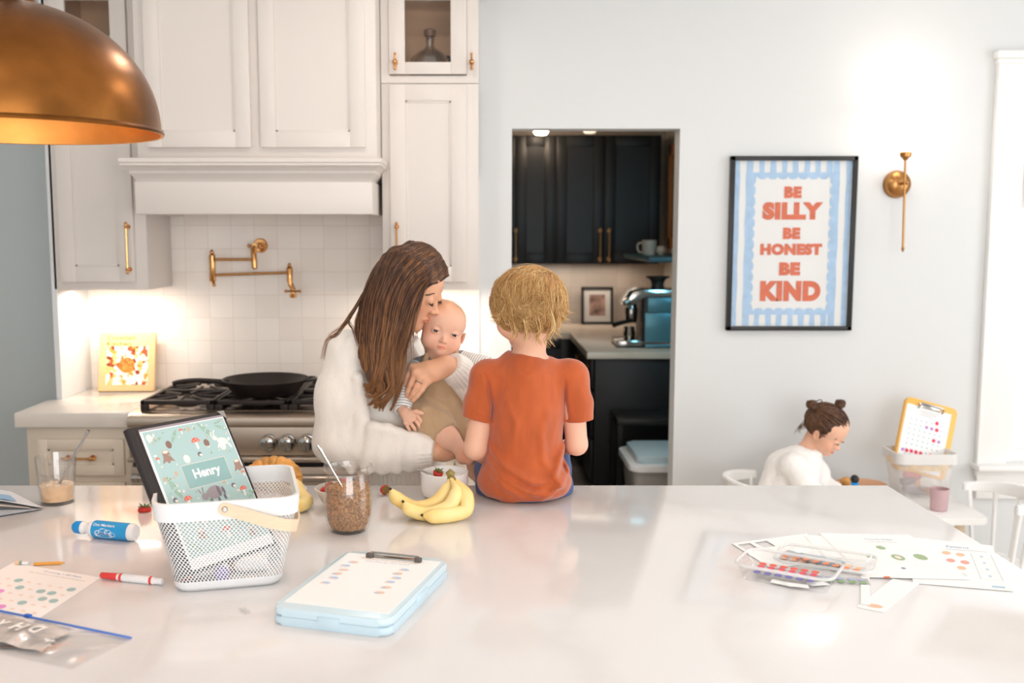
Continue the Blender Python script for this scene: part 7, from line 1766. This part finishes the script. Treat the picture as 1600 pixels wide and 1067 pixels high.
for w0, dv in ((gw1, np.array((.9, .3, 0))), (gw2, np.array((.8, -.5, 0)))):
    dv = dv/np.linalg.norm(dv); sv = np.array((-dv[1], dv[0], 0)); K = [w0+dv*.036+sv*.011*(i-1.5)+np.array((0, 0, -.002)) for i in range(4)]
    hand(f, w0, K, [[q+dv*.016+np.array((0, 0, -.002)), q+dv*.030+np.array((0, 0, -.008))] for q in K], .017, thumb=[w0+dv*.02+sv*.022, w0+dv*.040+sv*.026], sc=.72)
for sy in (-.07, .07): f.chain([gp+np.array((.02, sy, -.02)), np.array((1.47, 4.2+sy, .345)), np.array((1.47, 4.2+sy, .07)), np.array((1.53, 4.2+sy, .035))], [.055, .038, .026, .022], .02)
V, F = f.mesh(.0028); col = headcol(V, Mg, 'child', (1, 1, 1), (.80, .36, .38), (1.0, .84, .78)); gb = npmesh('body', V, F, M_skinb, gir, col); eyes(Mg, 'child', gb, '#3A2A22', (0, -.5))
brow(Mg, 'child', M_hairdk, gb, th=.0009, up=.05); lashes(Mg, 'child', M_hairdk, gb, z0=-.004, n=24, ln=.018, th=.0005)
M_fz = knit('white_fleece', '#FAF6F2', 150, bump=.8)
f = Field(); f.chain([gn1+np.array((-.01, 0, -.02)), gc, gp], [.070, .112, .118], .05); f.el(gn1+np.array((.008, 0, .018)), (.058, .060, .028), .02)
f.chain([gs1, ge1, gw1+np.array((-.02, 0, .0))], [.060, .050, .036], .03); f.chain([gs2, ge2, gw2+np.array((-.02, .01, 0))], [.058, .048, .035], .03)
f.rc(gn0, gn1+np.array((.0, 0, .0)), .038, .046, .01, 1); f.disp.append(lambda P: .005*sn(P, 45, 2)+.0015*sn(P, 160, 1)); f.el((1.45, 4.2, .40), (.6, .35, .0995), .004, 1) if False else None
V, F = f.mesh(.0045); V[:, 2] = np.where((V[:, 0] > 1.455) & (V[:, 2] > .44), np.maximum(V[:, 2], .5015), V[:, 2]); npmesh('sweater', V, F, M_fz, gir)
f = Field(); f.el(gp+np.array((0, 0, -.02)), (.10, .115, .055), .02)
for sy in (-.07, .07): f.chain([gp+np.array((.02, sy, -.02)), np.array((1.47, 4.2+sy, .345)), np.array((1.47, 4.2+sy, .09))], [.063, .046, .034], .02)
V, F = f.mesh(.006); npmesh('leggings', V, F, mat('leggings_grey', '#B9AFAA', .8), gir)
M_gh = hairmat('hair_girl', '#3A2419', '#56382A', '#86603F', (60, 60, 60))
f = Field(); f.el((0, -.065, .13), (.405, .455, .395), .03, 0, Mg); f.el((0, .47, -.24), (.42, .36, .50), .04, 1, Mg); f.el((0, -.10, -.60), (.5, .5, .33), .05, 1, Mg); f.el((.40, .10, -.18), (.12, .20, .16), .03, 1, Mg); f.el((-.40, .10, -.18), (.12, .20, .16), .03, 1, Mg)
f.disp.append(lambda P: .0016*sn(P, 200, 5)); V, F = f.mesh(.0032); gh = npmesh('hair', V, F, mat('hair_girl_under', '#4A2F22', .5, var=.3, vscale=60), gir)
Mn = np.array(Mg); loc = lambda p: Mn[:3, :3] @ np.array(p)+Mn[:3, 3]
buns = [pv(1268, 633, 4.19), pv(1313, 632, 4.25)]; Bl = []
cs = []; R_ = np.random.RandomState(9); cen = np.array((0, -.065, .13)); rd = np.array((.412, .462, .402))
while len(cs) < 1100:
    q = R_.normal(size=3); q /= np.linalg.norm(q); p = cen+q*rd
    if p[2] < -.22 or (p[1] > .16 and p[2] < .26+.1*R_.rand()): continue
    P0 = loc(p); w_ = buns[0] if (p[0] > 0) else buns[1]; 
    if abs(p[0]) < .012 and p[1] > -.1: continue
    pts = [P0]
    for i in range(1, 9):
        x = P0+(w_-P0)*(i/8.0); L_ = np.linalg.inv(Mn) @ np.append(x, 1); r_ = (L_[:3]-cen)/rd; n_ = np.linalg.norm(r_)
        if i < 8: L3 = cen+r_/n_*rd*(1.015+.02*R_.rand()); x = loc(L3)
        pts.append(x)
    cs.append(cr(pts, 12))
for j in range(26): # wisps at the nape and temple
    p = np.array((.30*R_.uniform(-.5, 1), -.42, -.15+R_.normal()*.05)); P0 = loc(p); cs.append(cr([P0, P0+np.array((-.012, 0, -.012)), P0+np.array((-.014+R_.normal()*.008, 0, -.032))], 8))
strands('locks', cs, list(R_.uniform(.0006, .0014, len(cs))), M_gh, gh)
for k, w_ in enumerate(buns):
    f = Field(); f.el(w_+np.array((0, 0, .003)), (.021, .021, .017), .01); f.disp.append(lambda P: .0015*sn(P, 300, 2)); V, F = f.mesh(.0025); bo = npmesh('hair_bun', V, F, MATS['hair_girl_under'], gh)
    c2 = []
    for j in range(70):
        a0 = R_.uniform(0, 6.28); el_2 = R_.uniform(-.9, .9); rr = .0225*math.cos(el_2*.8); u = np.linspace(0, 4.5, 16); c2.append(w_+np.stack([rr*np.cos(a0+u), rr*np.sin(a0+u), .004+.017*np.sin(el_2)+.003*np.sin(u*2+j)], 1))
    strands('bun_locks', c2, .0011, M_gh, bo)
b = MB(); w_ = buns[1]+np.array((-.002, -.012, -.018)); b.tube([Vector(w_)+Vector((.011*math.cos(a), .011*math.sin(a), 0)) for a in np.linspace(0, 2*PI, 16, endpoint=False)], .003, 8, closed=True); b.build('hair_tie', mat('hair_tie_lilac', '#E5C9DA', .6), gh)
cs = [cr([buns[0]+np.array((.012, -.01, .008)), buns[0]+np.array((.022, -.012, .022)), buns[0]+np.array((.038, -.01, .024)), buns[0]+np.array((.045, -.006, .006))], 14)+R_.normal(size=(1, 3))*.0012 for _ in range(12)]; strands('loose_loop', cs, .0008, M_gh, gh)
